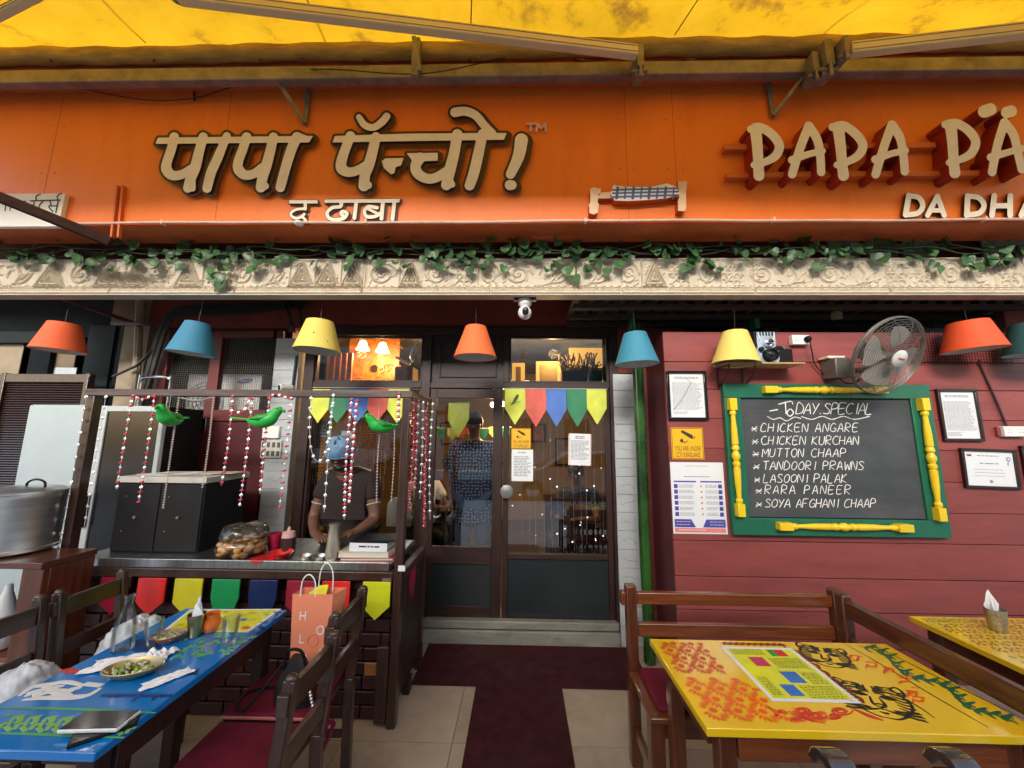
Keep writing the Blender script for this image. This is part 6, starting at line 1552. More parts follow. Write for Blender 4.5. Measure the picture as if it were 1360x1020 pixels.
# foreground chair tops, dark with polished curled ends, and green stool
m_shine = mat('polished_dark_wood', (.05, .035, .03), .12, coat=1., var=.3)
for i, (px, lab) in enumerate(((1113, 'dark chair with a polished curled top at the bottom edge, left of the pair'), (1275, 'dark chair with a polished curled top at the bottom edge, right of the pair'))):
    q = P(px, 1003, Y=1.06); t = thing('curl_top_chair', lab, 'chair', (q.x, 1.06, 0), 'dark chairs in front of the yellow table')
    w_ = .030; zt_ = q.z - .006
    pr = [(1.13, zt_ - .045), (1.115, zt_ - .015), (1.09, zt_ + .0), (1.055, zt_ + .002), (1.03, zt_ - .018), (1.03, zt_ - .05), (1.05, zt_ - .05), (1.055, zt_ - .028), (1.085, zt_ - .024), (1.105, zt_ - .05)]
    M().prism(pr, lambda y, z: (q.x - w_, y, z), lambda y, z: (q.x + w_, y, z)).build('curled_top', m_shine, t, bevel=.004)
    for s in (-1, 1): bx('post', m_mwood_z, t, q.x + s * .035 - .014, q.x + s * .035 + .014, 1.03, 1.055, .02, zt_ - .051, .003)
    bx('seat', m_mwood, t, q.x - .2, q.x + .2, .62, 1.029, .40, .43, .006); bx('seat_pad', m_cushion, t, q.x - .18, q.x + .18, .64, 1.0, .431, .455, .01)
    for dx in (-.18, .18):
        for y in (.64, 1.01): bx('leg', m_mwood_z, t, q.x + dx - .016, q.x + dx + .016, y - .014, y + .014, 0, .399, .003)
q = P(1340, 1005, Z=.42); gs = thing('green_stool', 'low green painted stool under the right end of the yellow table', 'stool', q)
bx('top', m_green, gs, q.x - .14, q.x + .25, q.y - .12, q.y + .18, .42, .45, .006)
for dx in (-.11, .22):
    for dy in (-.09, .15): bx('leg', m_green, gs, q.x + dx - .015, q.x + dx + .015, q.y + dy - .015, q.y + dy + .015, 0, .419, .003)
# ------------------------------------------------------------------ snack stall
YF = 2.37
sxl, sxr = P(82, 755, Y=YF).x, P(524, 760, Y=YF).x
zc1, zc0 = Zat(742, YF, 300), Zat(766, YF, 300); zcm = Zat(754, YF, 300)
zr1, zr0 = Zat(518, YF, 320), Zat(527, YF, 320)
YB_ = 2.92
st = thing('snack_stall', 'snack stall of dark bricks and wood with steel counter and an open post frame', 'stall', ((sxl + sxr) / 2, YF, 0))
bx('counter_top', m_steelx, st, sxl + .03, sxr - .03, YF + .001, YB_, zcm, zcm + .035, .004)
bx('counter_edge', m_steelx, st, sxl + .03, sxr - .03, YF - .02, YF, zcm + .001, zc1 - .002, .003)
bx('counter_beam', m_mwood, st, sxl - .05, sxr + .0, YF - .03, YF + .03, zc0, zcm - .001, .005)
# bricks
bt_ = .078; bw = .205; zz0 = 0
rows = int(zc0 / bt_); bt_ = zc0 / rows
bxl, bxr = sxl + .06, P(517, 870, Y=YF + .03).x
bm_ = {}
def brick_mesh(w_, m):
    k = (round(w_, 3), m.name)
    if k not in bm_:
        mb = M(); a, b_, c = w_ / 2 - .004, .0, bt_ / 2 - .0045; e = .004
        mb.add([(-a, e, -c), (a, e, -c), (a, e, c), (-a, e, c), (-a + e, 0, -c + e), (a - e, 0, -c + e), (a - e, 0, c - e), (-a + e, 0, c - e), (-a, .05, -c), (a, .05, -c), (a, .05, c), (-a, .05, c)],
               [(4, 5, 6, 7), (0, 1, 5, 4), (1, 2, 6, 5), (2, 3, 7, 6), (3, 0, 4, 7), (8, 9, 1, 0), (9, 10, 2, 1), (10, 11, 3, 2), (11, 8, 0, 3)])
        bm_[k] = mb.mesh('brick', m)
    return bm_[k]
for j in range(rows):
    x = bxl - (bw / 2 if j % 2 else 0)
    while x < bxr - .02:
        a, b_ = max(x, bxl), min(x + bw, bxr)
        if b_ - a > .04:
            inst('brick', brick_mesh(b_ - a, m_brick), st, ((a + b_) / 2, YF + .03 + rnd.uniform(-.003, .003), (j + .5) * bt_))
        x += bw
bx('core', m_black, st, bxl, bxr, YF + .055, YB_ - .01, 0, zc0 - .002)
q = P(494, 900, Y=YF + .02); inst('brick', brick_mesh(.11, m_brick2), st, (q.x, YF + .022, round(q.z / bt_) * bt_ + bt_ / 2)).__setitem__('label', 'single bare orange brick low in the stall front')
# posts and rails
bx('post', m_mwood_z, st, sxl - .01, sxl + .045, YF - .02, YF + .035, zcm, zr0 - .001, .004)
pxr = P(534, 700, Y=YF - .0).x
bx('post', m_mwood_z, st, pxr - .028, pxr + .022, YF - .035, YF + .02, 0.0, zr0 - .001, .006)
bx('short_post', m_mwood_z, st, P(499, 930, Y=YF).x, pxr - .035, YF - .028, YF + .0, .02, Zat(856, YF, 500), .006)
bx('top_rail', wood('grey_worn_rail', (.10, .07, .065), .6, 'x', coat=.05, wear=.5), st, sxl - .02, pxr + .03, YF - .025, YF + .03, zr0, zr1, .004)
bx('post', m_mwood_z, st, pxr - .02, pxr + .02, YB_ - .04, YB_, 0, zr0, .004)
bx('side_top_rail', m_mwood, st, pxr - .02, pxr + .02, YF + .031, YB_ - .001, zr0, zr1, .004)
bx('side_counter_rail', m_mwood, st, pxr - .02, pxr + .03, YF + .021, YB_ - .041, zc0, zc0 + .05, .004)
for k in range(5):
    y0_ = YF + .03 + k * (YB_ - YF - .08) / 5; bx('side_board', m_dwood, st, pxr - .018, pxr + .006, y0_, y0_ + (YB_ - YF - .08) / 5 - .005, .1, zc0 - .002, .003)
bx('side_foot', m_dwood, st, pxr - .02, pxr + .02, YB_ - .3, YB_ - .24, 0, .099, .003)
sh_ = M(); yy = YF + .25; sh_.prism([(yy - .07, .78), (yy + .07, .78), (yy + .06, .66), (yy, .58), (yy - .06, .66)], lambda y, z: (pxr + .0065, y, z), lambda y, z: (pxr + .014, y, z)); sh_.build('shield', mat('pennant_crimson', (.35, .012, .05), .5), st)
sb = M(); q = P(534, 754, Y=YF - .037); sb.box(q.x - .024, q.x + .018, YF - .0375, YF - .0355, q.z - .02, q.z + .012); sb.build('price_sticker', m_whitep, st)
# outer thin pole
opx = P(566, 640, Y=2.93).x
tag(bx('outer_pole', m_rwood_z, None, opx - .018, opx + .018, 2.925, 2.96, .01, Zat(528, 2.93, 570), .004), 'thin red-brown pole between the snack stall and the middle door leaf', 'pole')
# painted pennant boards under the counter
PB = [('navy', (.010, .022, .085)), ('crimson', (.28, .012, .03)), ('bright_red', (.70, .02, .015)), ('yellow_green', (.60, .55, .02)), ('board_green', (.01, .26, .08)), ('navy', (.010, .022, .085)), ('crimson', (.28, .012, .03)), ('bright_red', (.70, .02, .015)), ('lime', (.62, .66, .02))]
for i, ((nm, c), px) in enumerate(zip(PB, (97, 150, 200, 249, 299, 349, 399, 446, 500))):
    a, b_ = P(px - 19 + (2 if i in (0,) else 0), 790, Y=YF - .034).x, P(px + 18, 790, Y=YF - .034).x
    z1, zs_, z0 = zc0 - .003, Zat(802, YF - .034, 300), Zat(820, YF - .034, 300)
    rd_ = nm in ('board_green', 'navy')
    pl = [(a, z1), (b_, z1), (b_, zs_), ((a + b_) / 2, z0), (a, zs_)] if not rd_ else [(a, z1), (b_, z1), (b_, zs_ + .03), (b_ - .02, zs_ - .03), ((a + b_) / 2 + .02, z0 + .01), ((a + b_) / 2 - .02, z0 + .01), (a + .02, zs_ - .03), (a, zs_ + .03)]
    M().prism(pl, lambda x, z: (x, YF - .036, z), lambda x, z: (x, YF - .024, z)).build('pennant_board', mat('board_' + nm, c, .28, var=.08, coat=.5, dirt=.1, dscale=9), st, bevel=.002)
m = M(); q = P(514, 775, Y=YF - .03)
m.box(q.x - .03, q.x + .022, YF - .031, YF - .02, q.z - .09, q.z + .03); m.build('steel_strap', m_galv, st)

# ------------------------------------------------------------------ bead strings on the stall frame
BS = []
def bead_string(label, pts, Y, kind, dens=1.0):
    top = pts[0]; W = [P(px, py, Y=Y) for px, py in pts]
    t = thing('bead_string', label, 'bead string', W[0], 'bead strings hung on the stall frame')
    W2 = spl([tuple(v) for v in W], 6) if len(W) > 2 else [tuple(W[0]), tuple(W[1])]
    M().tube(W2, .0016, 4).build('thread', m_string, t)
    L_ = [0]
    for a, b_ in zip(W2[:-1], W2[1:]): L_.append(L_[-1] + (Vector(b_) - Vector(a)).length)
    def at(s):
        for i in range(len(L_) - 1):
            if s <= L_[i + 1]: f = (s - L_[i]) / max(1e-9, L_[i + 1] - L_[i]); return Vector(W2[i]).lerp(Vector(W2[i + 1]), f)
        return Vector(W2[-1])
    red = M(); clr = M(); s = .015; i = 0
    r = random.Random(hash(label) % 1000 if False else len(label) * 7 + int(pts[0][0]))
    while s < L_[-1]:
        p = at(s); j = r.uniform(-.002, .002)
        if kind == 'rw':
            if i % 2 == 0: red.ball(p, .0095, 8, 5, (1.5, 1., .6)); red.ball(p + Vector((.006, 0, .005)), .005, 6, 4)
            else: clr.lathe([(.009, -.0015), (.0105, 0), (.009, .0015)], p, 12, axis=(j * 120, -1, j * 90)); clr.ball(p, .004, 6, 4)
            s += .030 / dens
        elif kind == 'w':
            clr.lathe([(.0095, -.0015), (.011, 0), (.0095, .0015)], p, 12, axis=(j * 120, -1, j * 90)); clr.ball(p, .004, 6, 4); s += .062 / dens
        elif kind == 'dense':
            red.ball(p + Vector((r.uniform(-.008, .008), r.uniform(-.008, .008), 0)), .009, 8, 5, (1.4, 1, .7))
            if i % 3 == 1: clr.ball(p + Vector((r.uniform(-.012, .012), -.01, .008)), .007, 8, 5)
            s += .017 / dens
        else:
            clr.ball(p, .006, 8, 5, (1.2, 1.2, .6)); s += .0155 / dens
        i += 1
    if red.v: tag(red.build('red_beads', m_redbead, t, smooth='all'), kind='stuff')
    if clr.v: tag(clr.build('clear_beads', m_clearbead if kind != 'stripe' else mat('pearl_bead', (.62, .50, .48), .3), t, smooth='all'), kind='stuff')
    return t
def drop(px, y0, y1, Yd=None):
    Yd = Yd or YF - .035
    a = P(px, y0, Y=Yd); x1 = None
    z1 = Zat(y1, Yd, px); # straight down in the place
    lo, hi = px - 60, px + 60
    for _ in range(40):
        mid = (lo + hi) / 2
        if P(mid, y1, Y=Yd).x < a.x: lo = mid
        else: hi = mid
    j = rnd.uniform(-2.2, 2.2); return [(px, y0), ((px + lo) / 2 + rnd.uniform(-1.5, 2), (y0 + y1) / 2), (lo + j, y1)]
YS_ = YF - .035
bead_string('sparse clear bead string along the stall corner post, far left', drop(115, 524, 728), YS_, 'w', .8)
bead_string('sparse clear bead string just right of the stall corner post', drop(141, 524, 700), YS_, 'w', .9)
bead_string('red and clear bead string, first left of the front-facing green parrot', drop(176, 524, 650), YS_, 'rw')
bead_string('red and clear bead string, second, closer to the front-facing green parrot', drop(205, 524, 667), YS_, 'rw')
bead_string('pearl bead string hanging straight behind the front-facing green parrot', drop(238, 526, 676), YS_, 'stripe')
bead_string('shorter pearl bead string over the burgundy panel', drop(284, 526, 648), YS_, 'stripe')
bead_string('pearl swag joining the two pearl strings under the rail', [(240, 528), (262, 532), (282, 527)], YS_, 'stripe')
bead_string('red and clear string left of the flying green parrot tail', drop(309, 524, 645), YS_, 'rw')
bead_string('red and clear string passing behind the flying green parrot tail', drop(335, 527, 672), YS_, 'rw', 1.05)
bead_string('red and clear string passing behind the flying green parrot wing', drop(358, 526, 656), YS_, 'rw', 1.1)
bead_string('red and clear string in front of the tiled pier, beside the parrot beak', drop(387, 527, 678), YS_, 'rw', .8)
bead_string('short red swag under the rail over the white tiles', [(355, 528), (366, 524), (376, 527), (388, 529)], YS_, 'rw', 1.4)
bead_string('short red swag under the rail left of the parrots', [(176, 524), (186, 531), (196, 528), (205, 524)], YS_, 'rw', 1.4)
bead_string('slanting red swag between two strings over the mesh door', [(309, 545), (322, 547), (333, 528)], YS_, 'rw', 1.2)
bead_string('U-shaped clear bead loop left of the hairnet worker', [(413, 526), (411, 570), (414, 600), (422, 613), (432, 602), (437, 570), (443, 530)], YS_, 'w', 1.0)
bead_string('long clear bead string hanging beside the hairnet worker', drop(443, 522, 680), YS_ - .01, 'w', .9)
bead_string('thick red bead string hanging in front of the worker face', drop(467, 528, 690), YS_, 'rw', 1.3)
bead_string('second red bead string close in front of the worker face', drop(474, 530, 668), YS_, 'rw', 1.5)
bead_string('pearl string under the rear green parrot, right of the worker', drop(506, 556, 668), YS_ + .12, 'stripe', .8)
bead_string('short red string hooked on the rail at the yellow pennant', drop(530, 520, 560), YS_, 'rw', 1.6)
bead_string('thin clear string right of the rear green parrot', drop(524, 570, 668), YS_ + .12, 'stripe', .7)
for i, (px, y1, yv, k_, lab) in enumerate(((550, 680, 2.40, 'dense', 'dense red bead cluster string on the stall corner, nearest the post'), (556, 650, 2.5, 'rw', 'red and clear string at the stall side, second from the corner post'), (562, 662, 2.62, 'w', 'clear string at the stall side in the middle of the cluster'), (568, 700, 2.74, 'dense', 'dense red bead string hanging beside the outer thin pole'), (575, 690, 2.86, 'w', 'clear string at the right end of the bead cluster'))):
    bead_string(lab, drop(px, 530 + i, y1, yv), yv, k_)
# ------------------------------------------------------------------ green toy parrots
m_par = mat('parrot_green', (.02, .42, .06), .45, var=.12, vscale=14, bump=.3, bscale=60); m_pard = mat('parrot_dark_green', (.015, .26, .04), .5); m_beak = mat('parrot_red', (.5, .06, .03), .5)
def parrot(label, c, s, rz, tail=1.):
    t = thing('toy_parrot', label, 'toy parrot', c, 'green toy parrots hung on the stall')
    R3 = Matrix.Translation(Vector(c)) @ Matrix.Rotation(rz, 4, 'Z')
    V = lambda x, y, z: tuple(R3 @ Vector((x * s, y * s, z * s)))
    mb = M(); mb.tube(spl([V(-.36, 0, .0), V(-.22, 0, -.02), V(-.02, 0, -.02), V(.16, 0, .03), V(.25, 0, .12), V(.32, 0, .20), V(.39, 0, .235), V(.44, 0, .235)], 4), [q_ * s for q_ in np.interp(np.linspace(0, 7, 29), range(8), [.04, .11, .17, .165, .12, .105, .09, .03])], 16); mb.build('body', m_par, t, smooth=True)
    mb = M(); mb.bar(V(-.2, 0, .0), V(-.75 * tail, 0, .05), .14 * s, .04 * s); mb.build('tail', m_par, t, bevel=.004)
    mb = M(); mb.tube([V(.43, 0, .245), V(.50, 0, .215), V(.50, 0, .17)], [.035 * s, .028 * s, .006 * s], 8); mb.build('beak', m_pard, t, smooth=True)
    for sy in (-1, 1):
        mb = M(); mb.tube([V(.2, sy * .1, .1), V(.0, sy * .125, .05), V(-.25, sy * .1, .02)], [.03 * s, .09 * s, .02 * s], 10); mb.build('wing', m_pard, t, smooth=True)
        mb = M(); mb.ball(V(.38, sy * .085, .26), .018 * s, 8, 6); mb.build('eye', m_black, t)
    mb = M(); mb.ball(V(.1, 0, -.13), .06 * s, 8, 6, (1.8, 1, .6)); mb.ball(V(.14, 0, .14), .05 * s, 8, 6, (2.2, 1, .5)); mb.build('red_patch', m_beak, t, smooth=True)
    M().tube([V(.1, 0, .12), (R3 @ Vector((.1 * s, 0, .0))) + Vector((0, 0, max(.02, zr0 - c[2])))], .0014, 4).build('thread', m_string, t)
    return t
parrot('green toy parrot in side view with a long tail, in front of the tiled pier', P(349, 558, Y=YF - .05), .27, 0)
parrot('green toy parrot facing the viewer, hung over the black cabinet', P(227, 556, Y=YF - .05), .27, RAD(-80), .7)
parrot('green toy parrot turned left, hung right of the worker in front of the pennants', P(507, 566, Y=YF + .06), .25, RAD(215), .6)

# ------------------------------------------------------------------ things on and behind the counter
zt_ = zcm + .036
# black cabinet with white lid
kx0, kx1 = P(150, 700, Y=2.52).x, P(268, 690, Y=2.52).x
kz = Zat(641, 2.52, 200)
kc = thing('black_cabinet', 'black two-door cabinet with white lid standing on the steel counter', 'cabinet', ((kx0 + kx1) / 2, 2.7, zt_))
bx('body', m_black, kc, kx0, kx1, 2.52, 2.90, zt_, kz, .004)
for a, b_ in ((kx0 + .01, (kx0 + kx1) / 2 - .004), ((kx0 + kx1) / 2 + .004, kx1 - .01)):
    d = bx('door', mat('cabinet_laminate', (.012, .011, .012), .5, var=.2, spec=.3), kc, a, b_, 2.512, 2.5195, zt_ + .01, kz - .01, .002)
    M().lathe([(.008, 0), (.01, .012), (0, .014)], (((a + b_) / 2), 2.512, (zt_ + kz) / 2), 12, axis=(0, -1, 0)).build('handle', m_galv, d)
    for s in (.2,):
        for z in (.3, .8): M().lathe([(.005, 0), (0, .002)], (a + (b_ - a) * s, 2.512, zt_ + (kz - zt_) * z), 8, axis=(0, -1, 0)).build('screw', m_galv, d)
bx('lid', mat('dull_white_board', (.55, .52, .47), .6, dirt=.4, dirtcol=(.3, .25, .2)), kc, kx0 - .01, kx1 + .01, 2.505, 2.91, kz + .0005, kz + .04, .003)
pp_ = thing('loose_papers', 'loose papers and a thin board lying on the white lid of the black cabinet', 'papers', ((kx0 + kx1) / 2, 2.7, kz + .041))
for k in range(4):
    b = M(); b.box(-.14, .14, -.09, .09, 0, .002); b.xform(Matrix.Translation((kx0 + .15 + k * .12, 2.68 + .02 * k, kz + .0415 + .0025 * k)) @ Matrix.Rotation(rnd.uniform(-.5, .5), 4, 'Z')); b.build('sheet', mat('buff_paper', (.55, .45, .33), .8) if k % 2 else m_paper, pp_)
# fridge white body + open dark door with white frame
fx0, fx1 = P(18, 640, Y=2.95).x, P(104, 640, Y=2.95).x; fzt = Zat(537, 2.95, 60)
fg = thing('white_fridge', 'plain white fridge side behind the steel pot at the far left', 'fridge', (fx0, 2.95, 0))
bx('body', mat('fridge_white', (.42, .50, .54), .35, var=.04), fg, fx0, fx1, 2.95, 3.28, 0, fzt, .02)
gx0, gx1 = P(112, 640, Y=2.80).x, P(205, 640, Y=2.80).x; gzt = Zat(539, 2.8, 160)
gd = thing('glass_door_cooler', 'upright cooler with black glass door in a white frame, behind the stall corner', 'fridge', (gx0, 2.8, 0))
m_fw = mat('cooler_white', (.50, .54, .56), .35, var=.06)
bx('body', m_black, gd, gx0 + .005, gx1 - .005, 2.84, 3.16, 0, gzt - .005)
for a in ((gx0, gx0 + .085, .05, gzt), (gx1 - .035, gx1, .05, gzt), (gx0 + .0855, gx1 - .0355, gzt - .045, gzt), (gx0 + .0855, gx1 - .0355, .05, .12)): bx('door_frame', m_fw, gd, a[0], a[1], 2.80, 2.835, a[2], a[3], .006)
bx('door_glass', m_blackg, gd, gx0 + .08, gx1 - .03, 2.812, 2.83, .11, gzt - .04)
bx('seal', m_black, gd, gx0 + .028, gx0 + .034, 2.798, 2.8005, .1, gzt - .02); bx('handle', m_black, gd, gx0 + .04, gx0 + .07, 2.775, 2.7995, Zat(700, 2.8, 120), Zat(655, 2.8, 120), .005)
# bent chrome tube rack
q = P(200, 502, Y=2.9); a_, b2_ = P(180, 545, Y=2.9), P(222, 545, Y=2.9)
rk = M(); zt2 = Zat(501, 2.9, 200); rk.tube(spl([(a_.x, 2.9, .95), (a_.x, 2.9, zt2 - .08), (a_.x + .01, 2.9, zt2 - .02), (a_.x + .05, 2.9, zt2), (b2_.x - .05, 2.9, zt2), (b2_.x - .01, 2.9, zt2 - .02), (b2_.x, 2.9, zt2 - .08), (b2_.x, 2.9, .95)], 5), .011, 8)
tag(rk.build('tube_rack', m_chrome, None, smooth=True), 'bent chrome tube rack rising behind the stall rail, left of the blue shade', 'rack')
# steel pot on its wooden stand
q = P(22, 690, Y=2.25); pz0, pz1 = Zat(733, 2.25, 40), Zat(650, 2.25, 40); pr_ = .19
pt = thing('steel_pot', 'big round steel pot with lid on the wooden stand at the far left', 'pot', (q.x, 2.25, pz0))
M().lathe([(pr_ * .9, 0), (pr_, .015), (pr_, .03), (pr_ * .98, .034), (pr_ * .98, (pz1 - pz0) * .86), (pr_, (pz1 - pz0) * .88), (pr_, (pz1 - pz0) * .95), (pr_ * .97, (pz1 - pz0) * .95)], (q.x, 2.25, pz0), 48).build('body', m_steel, pt, smooth=True)
M().lathe([(pr_ * 1.03, 0), (pr_ * 1.03, .012), (pr_ * .8, .03), (.0, .04)], (q.x, 2.25, pz0 + (pz1 - pz0) * .955), 48).build('lid', m_steel, pt, smooth=True)
M().tube(spl([(q.x + .02, 2.25, pz1 + .01), (q.x + .03, 2.25, pz1 + .045), (q.x + .08, 2.25, pz1 + .06), (q.x + .13, 2.25, pz1 + .045), (q.x + .14, 2.25, pz1 + .01)], 5), .006, 8).build('handle', m_black, pt, smooth=True)
sx_a, sx_b = P(-60, 800, Y=2.25).x, P(84, 800, Y=2.2).x
ws = thing('wooden_stand', 'reddish wooden cabinet stand carrying the steel pot', 'stand', (sx_b, 2.25, 0))
bx('top', m_rwood_y, ws, sx_a, sx_b, 2.07, 2.34, pz0 - .035, pz0 - .001, .004); bx('side_panel', m_rwood_z, ws, P(28, 800, Y=2.1).x, sx_b, 2.08, 2.11, 0, pz0 - .036, .003)
bx('side_panel', m_rwood_z, ws, sx_b - .025, sx_b, 2.111, 2.33, 0, pz0 - .036, .003); bx('leg', m_rwood_z, ws, sx_a, sx_a + .05, 2.08, 2.13, 0, pz0 - .036, .003)
wb = M(); q = P(10, 790, Y=2.2); wb.lathe([(.0, 0), (.07, .01), (.09, .08), (.05, .2), (.02, .3), (.015, .34), (0, .345)], (q.x, 2.2, pz0 - .5), 14); 
tag(wb.build('white_jug', m_whitep, None, smooth=True), 'white plastic jug shape under the steel pot at the left edge', 'jug')
bx('jug_shelf', m_rwood, ws, sx_a, P(27, 800, Y=2.1).x, 2.115, 2.32, pz0 - .525, pz0 - .501, .003)
# brown louvred fence and slate shop front of the neighbour
lf_ = thing('louvre_fence', 'brown louvred fence behind the white fridge at the left edge', 'fence', (-4.2, 3.35, 0))
lx0, lx1 = P(-200, 560, Y=3.34).x, P(112, 560, Y=3.34).x
def lz(px, Y): return Zat(500 + .1 * px, Y, px)
lm = M(); z = .05
while z < Zat(508, 3.34, 60): lm.bar((lx0, 3.35, z), (lx1, 3.35, z), .03, .012, up=(0, .6, 1)); z += .022
tag(lm.build('louvres', m_mwood, lf_), kind='stuff')
bx('top_rail', m_mwood, lf_, lx0, lx1, 3.32, 3.37, Zat(508, 3.34, 60), Zat(497, 3.34, 60), .004)
for px in (-2, 110): x = P(px, 560, Y=3.34).x; bx('post', m_mwood_z, lf_, x - .03, x + .01, 3.315, 3.375, 0, Zat(496, 3.34, 60), .004)
ns = thing('slate_shopfront', 'slate grey shop front frame of the neighbour at the far left', 'shopfront', (-4.4, 3.6, 0))
Yn = 3.6
def npx(name, m, l, t_, r, b_, Ya=Yn, d=.08): return bpx(name, m, ns, l, t_, r, b_, Ya, Ya + d, .004)
npx('fascia', m_slate, -200, 392, 158, 448, Yn, .05); npx('beam', m_slate2, -200, 440, 104, 455, Yn - .03); 
npx('column', m_slate2, 96, 432, 132, 700, Yn - .06); npx('column', m_slate, 133, 430, 158, 700, Yn - .04); npx('column', m_slate, 28, 455, 56, 600, Yn - .02); npx('column', m_slate2, 139, 428, 147, 700, Yn - .07, .03)
npx('upper_pane', mat('tan_glass', (.26, .20, .13), .35, var=.2, vscale=3), -200, 455, 28, 500, Yn + .03, .01)  # upper pane in a plain tan colour
npx('tan_pane', mat('tan_blind', (.22, .15, .10), .6), 56, 462, 100, 488, Yn + .03, .01); npx('white_pane', mat('white_blind', (.62, .72, .76), .6), 56, 488, 100, 512, Yn + .03, .01)
tag(bx('left_side_wall', m_slate, None, -5.6, -4.9, 3.72, 3.8, 0, 3.3), kind='structure')
tag(bx('wall_behind_shopfront', m_black, None, -8, P(166, 500, Y=3.7).x, 3.75, 3.8, 0, 3.3), kind='structure')
tag(M().bar(P(60, 388, Y=2.9), P(186, 432, Y=3.2), .05, .03).build('slanting_batten', m_darkred, None), 'dark red slanting batten under the cornice at the left', 'batten')
tag(bpx('tan_soffit_board', mat('tan_board', (.22, .14, .08), .8), None, 150, 392, 200, 432, 3.28, 3.29), 'tan board corner under the cornice left of the cable bundle', 'board')
tag(M().bar(P(150, 430, Y=3.1), P(188, 430, Y=3.15), .06, .012).build('tube_light', mat('grey_fitting', (.35, .35, .33), .5), None), 'unlit grey tube light fitting at the top of the tan pier', 'light fitting')

# jar of puris
q = P(322, 741, Y=2.50); q.z = zt_
jr = thing('puri_jar', 'clear plastic bag-covered jar full of golden puris on the counter', 'jar', q)
R0 = .155
g_jar = glass('clear_plastic', (.985, .985, .98), .9, .05)
M().lathe([(R0 * .75, 0), (R0, .03), (R0 * 1.02, .07), (R0 * .93, .105), (R0 * .86, .112)], q, 32).build('jar_body', g_jar, jr, smooth=True, fix=False)
pr = M(); r = random.Random(3)
for k in range(95):
    a = r.uniform(0, 6.28); rr_ = R0 * math.sqrt(r.random()) * .82; pr.ball((q.x + rr_ * math.cos(a), q.y + rr_ * math.sin(a), q.z + .02 + r.random() * .085), .024, 9, 6, (1, 1, .8))
tag(pr.build('puris', mat('fried_puri', (.66, .36, .12), .4, var=.3, vscale=20), jr, smooth='all'), kind='stuff')
lid = M(); 
V = []; n1, n2 = 10, 30
for i in range(n1 + 1):
    for j in range(n2):
        a = 2 * math.pi * j / n2; t = i / n1; rr_ = R0 * (.88 - .3 * t * t - (.58 if i == n1 else 0)); V.append((q.x + rr_ * math.cos(a) * (1 + .04 * math.sin(a * 9)), q.y + rr_ * math.sin(a), q.z + .113 + .075 * math.sin(t * 1.57) + .008 * math.sin(a * 7 + i)))
lid.add(V, [(i * n2 + j, i * n2 + (j + 1) % n2, (i + 1) * n2 + (j + 1) % n2, (i + 1) * n2 + j) for i in range(n1) for j in range(n2)])
m_film = glass('plastic_film', (.96, .96, .95), 1.2, .15, fog=.10); lid.build('film_cover', m_film, jr, smooth='all', fix=False)
# red bowls and bottle
q = P(372, 738, Y=2.46); q.z = zt_
rb = thing('red_dish', 'flat red plastic dish beside the puri jar', 'dish', q); m_redp = mat('red_plastic', (.62, .02, .025), .25, coat=.4)
M().lathe([(.05, 0), (.075, .035), (.072, .036), (.048, .006), (0, .006)], q, 24).build('dish', m_redp, rb, smooth=True)
q2 = P(352, 739, Y=2.42); q2.z = zt_; rb = thing('red_tray', 'small red lid lying in front of the puri jar', 'lid', q2); M().lathe([(.0, .0), (.08, .0), (.082, .012), (.075, .013), (.0, .006)], q2, 24).build('lid', m_redp, rb, smooth=True)
q = P(364, 738, Y=2.58); q.z = zt_; rb = thing('crimson_cup', 'crimson plastic cup behind the flat red dish', 'cup', q); M().lathe([(.035, 0), (.045, .12), (.042, .12), (.03, .01), (0, .01)], q, 20).build('cup', mat('crimson_plastic', (.32, .01, .05), .3), rb, smooth=True)
q = P(381, 738, Y=2.56); q.z = zt_; rb = thing('sauce_bottle', 'squeeze bottle with pale pink cap and dark body behind the red dish', 'bottle', q)
M().lathe([(.045, 0), (.045, .08), (.043, .10)], q, 20).build('body', mat('dark_plastic', (.05, .02, .02), .3), rb, smooth=True); M().lathe([(.043, .1002), (.04, .115), (.036, .135), (.012, .14), (.008, .165), (0, .165)], q, 20).build('cap', mat('pink_plastic', (.62, .38, .33), .4), rb, smooth=True)
# brass flask
q = P(441, 742, Y=2.44); q.z = zt_; fk = thing('steel_flask', 'tall tapered brushed steel flask on the counter in front of the worker', 'flask', q)
zf = Zat(695, 2.44, 441) - zt_
M().lathe([(.036, 0), (.040, .01), (.042, zf * .25), (.036, zf * .6), (.030, zf * .9), (.034, zf * .97), (.034, zf)], q, 28).build('body', mat('champagne_steel', (.66, .60, .48), .42, metal=1., var=.1), fk, smooth=True); M().lathe([(.034, zf), (.0, zf + .001)], q, 28).build('lid', m_steel, fk)
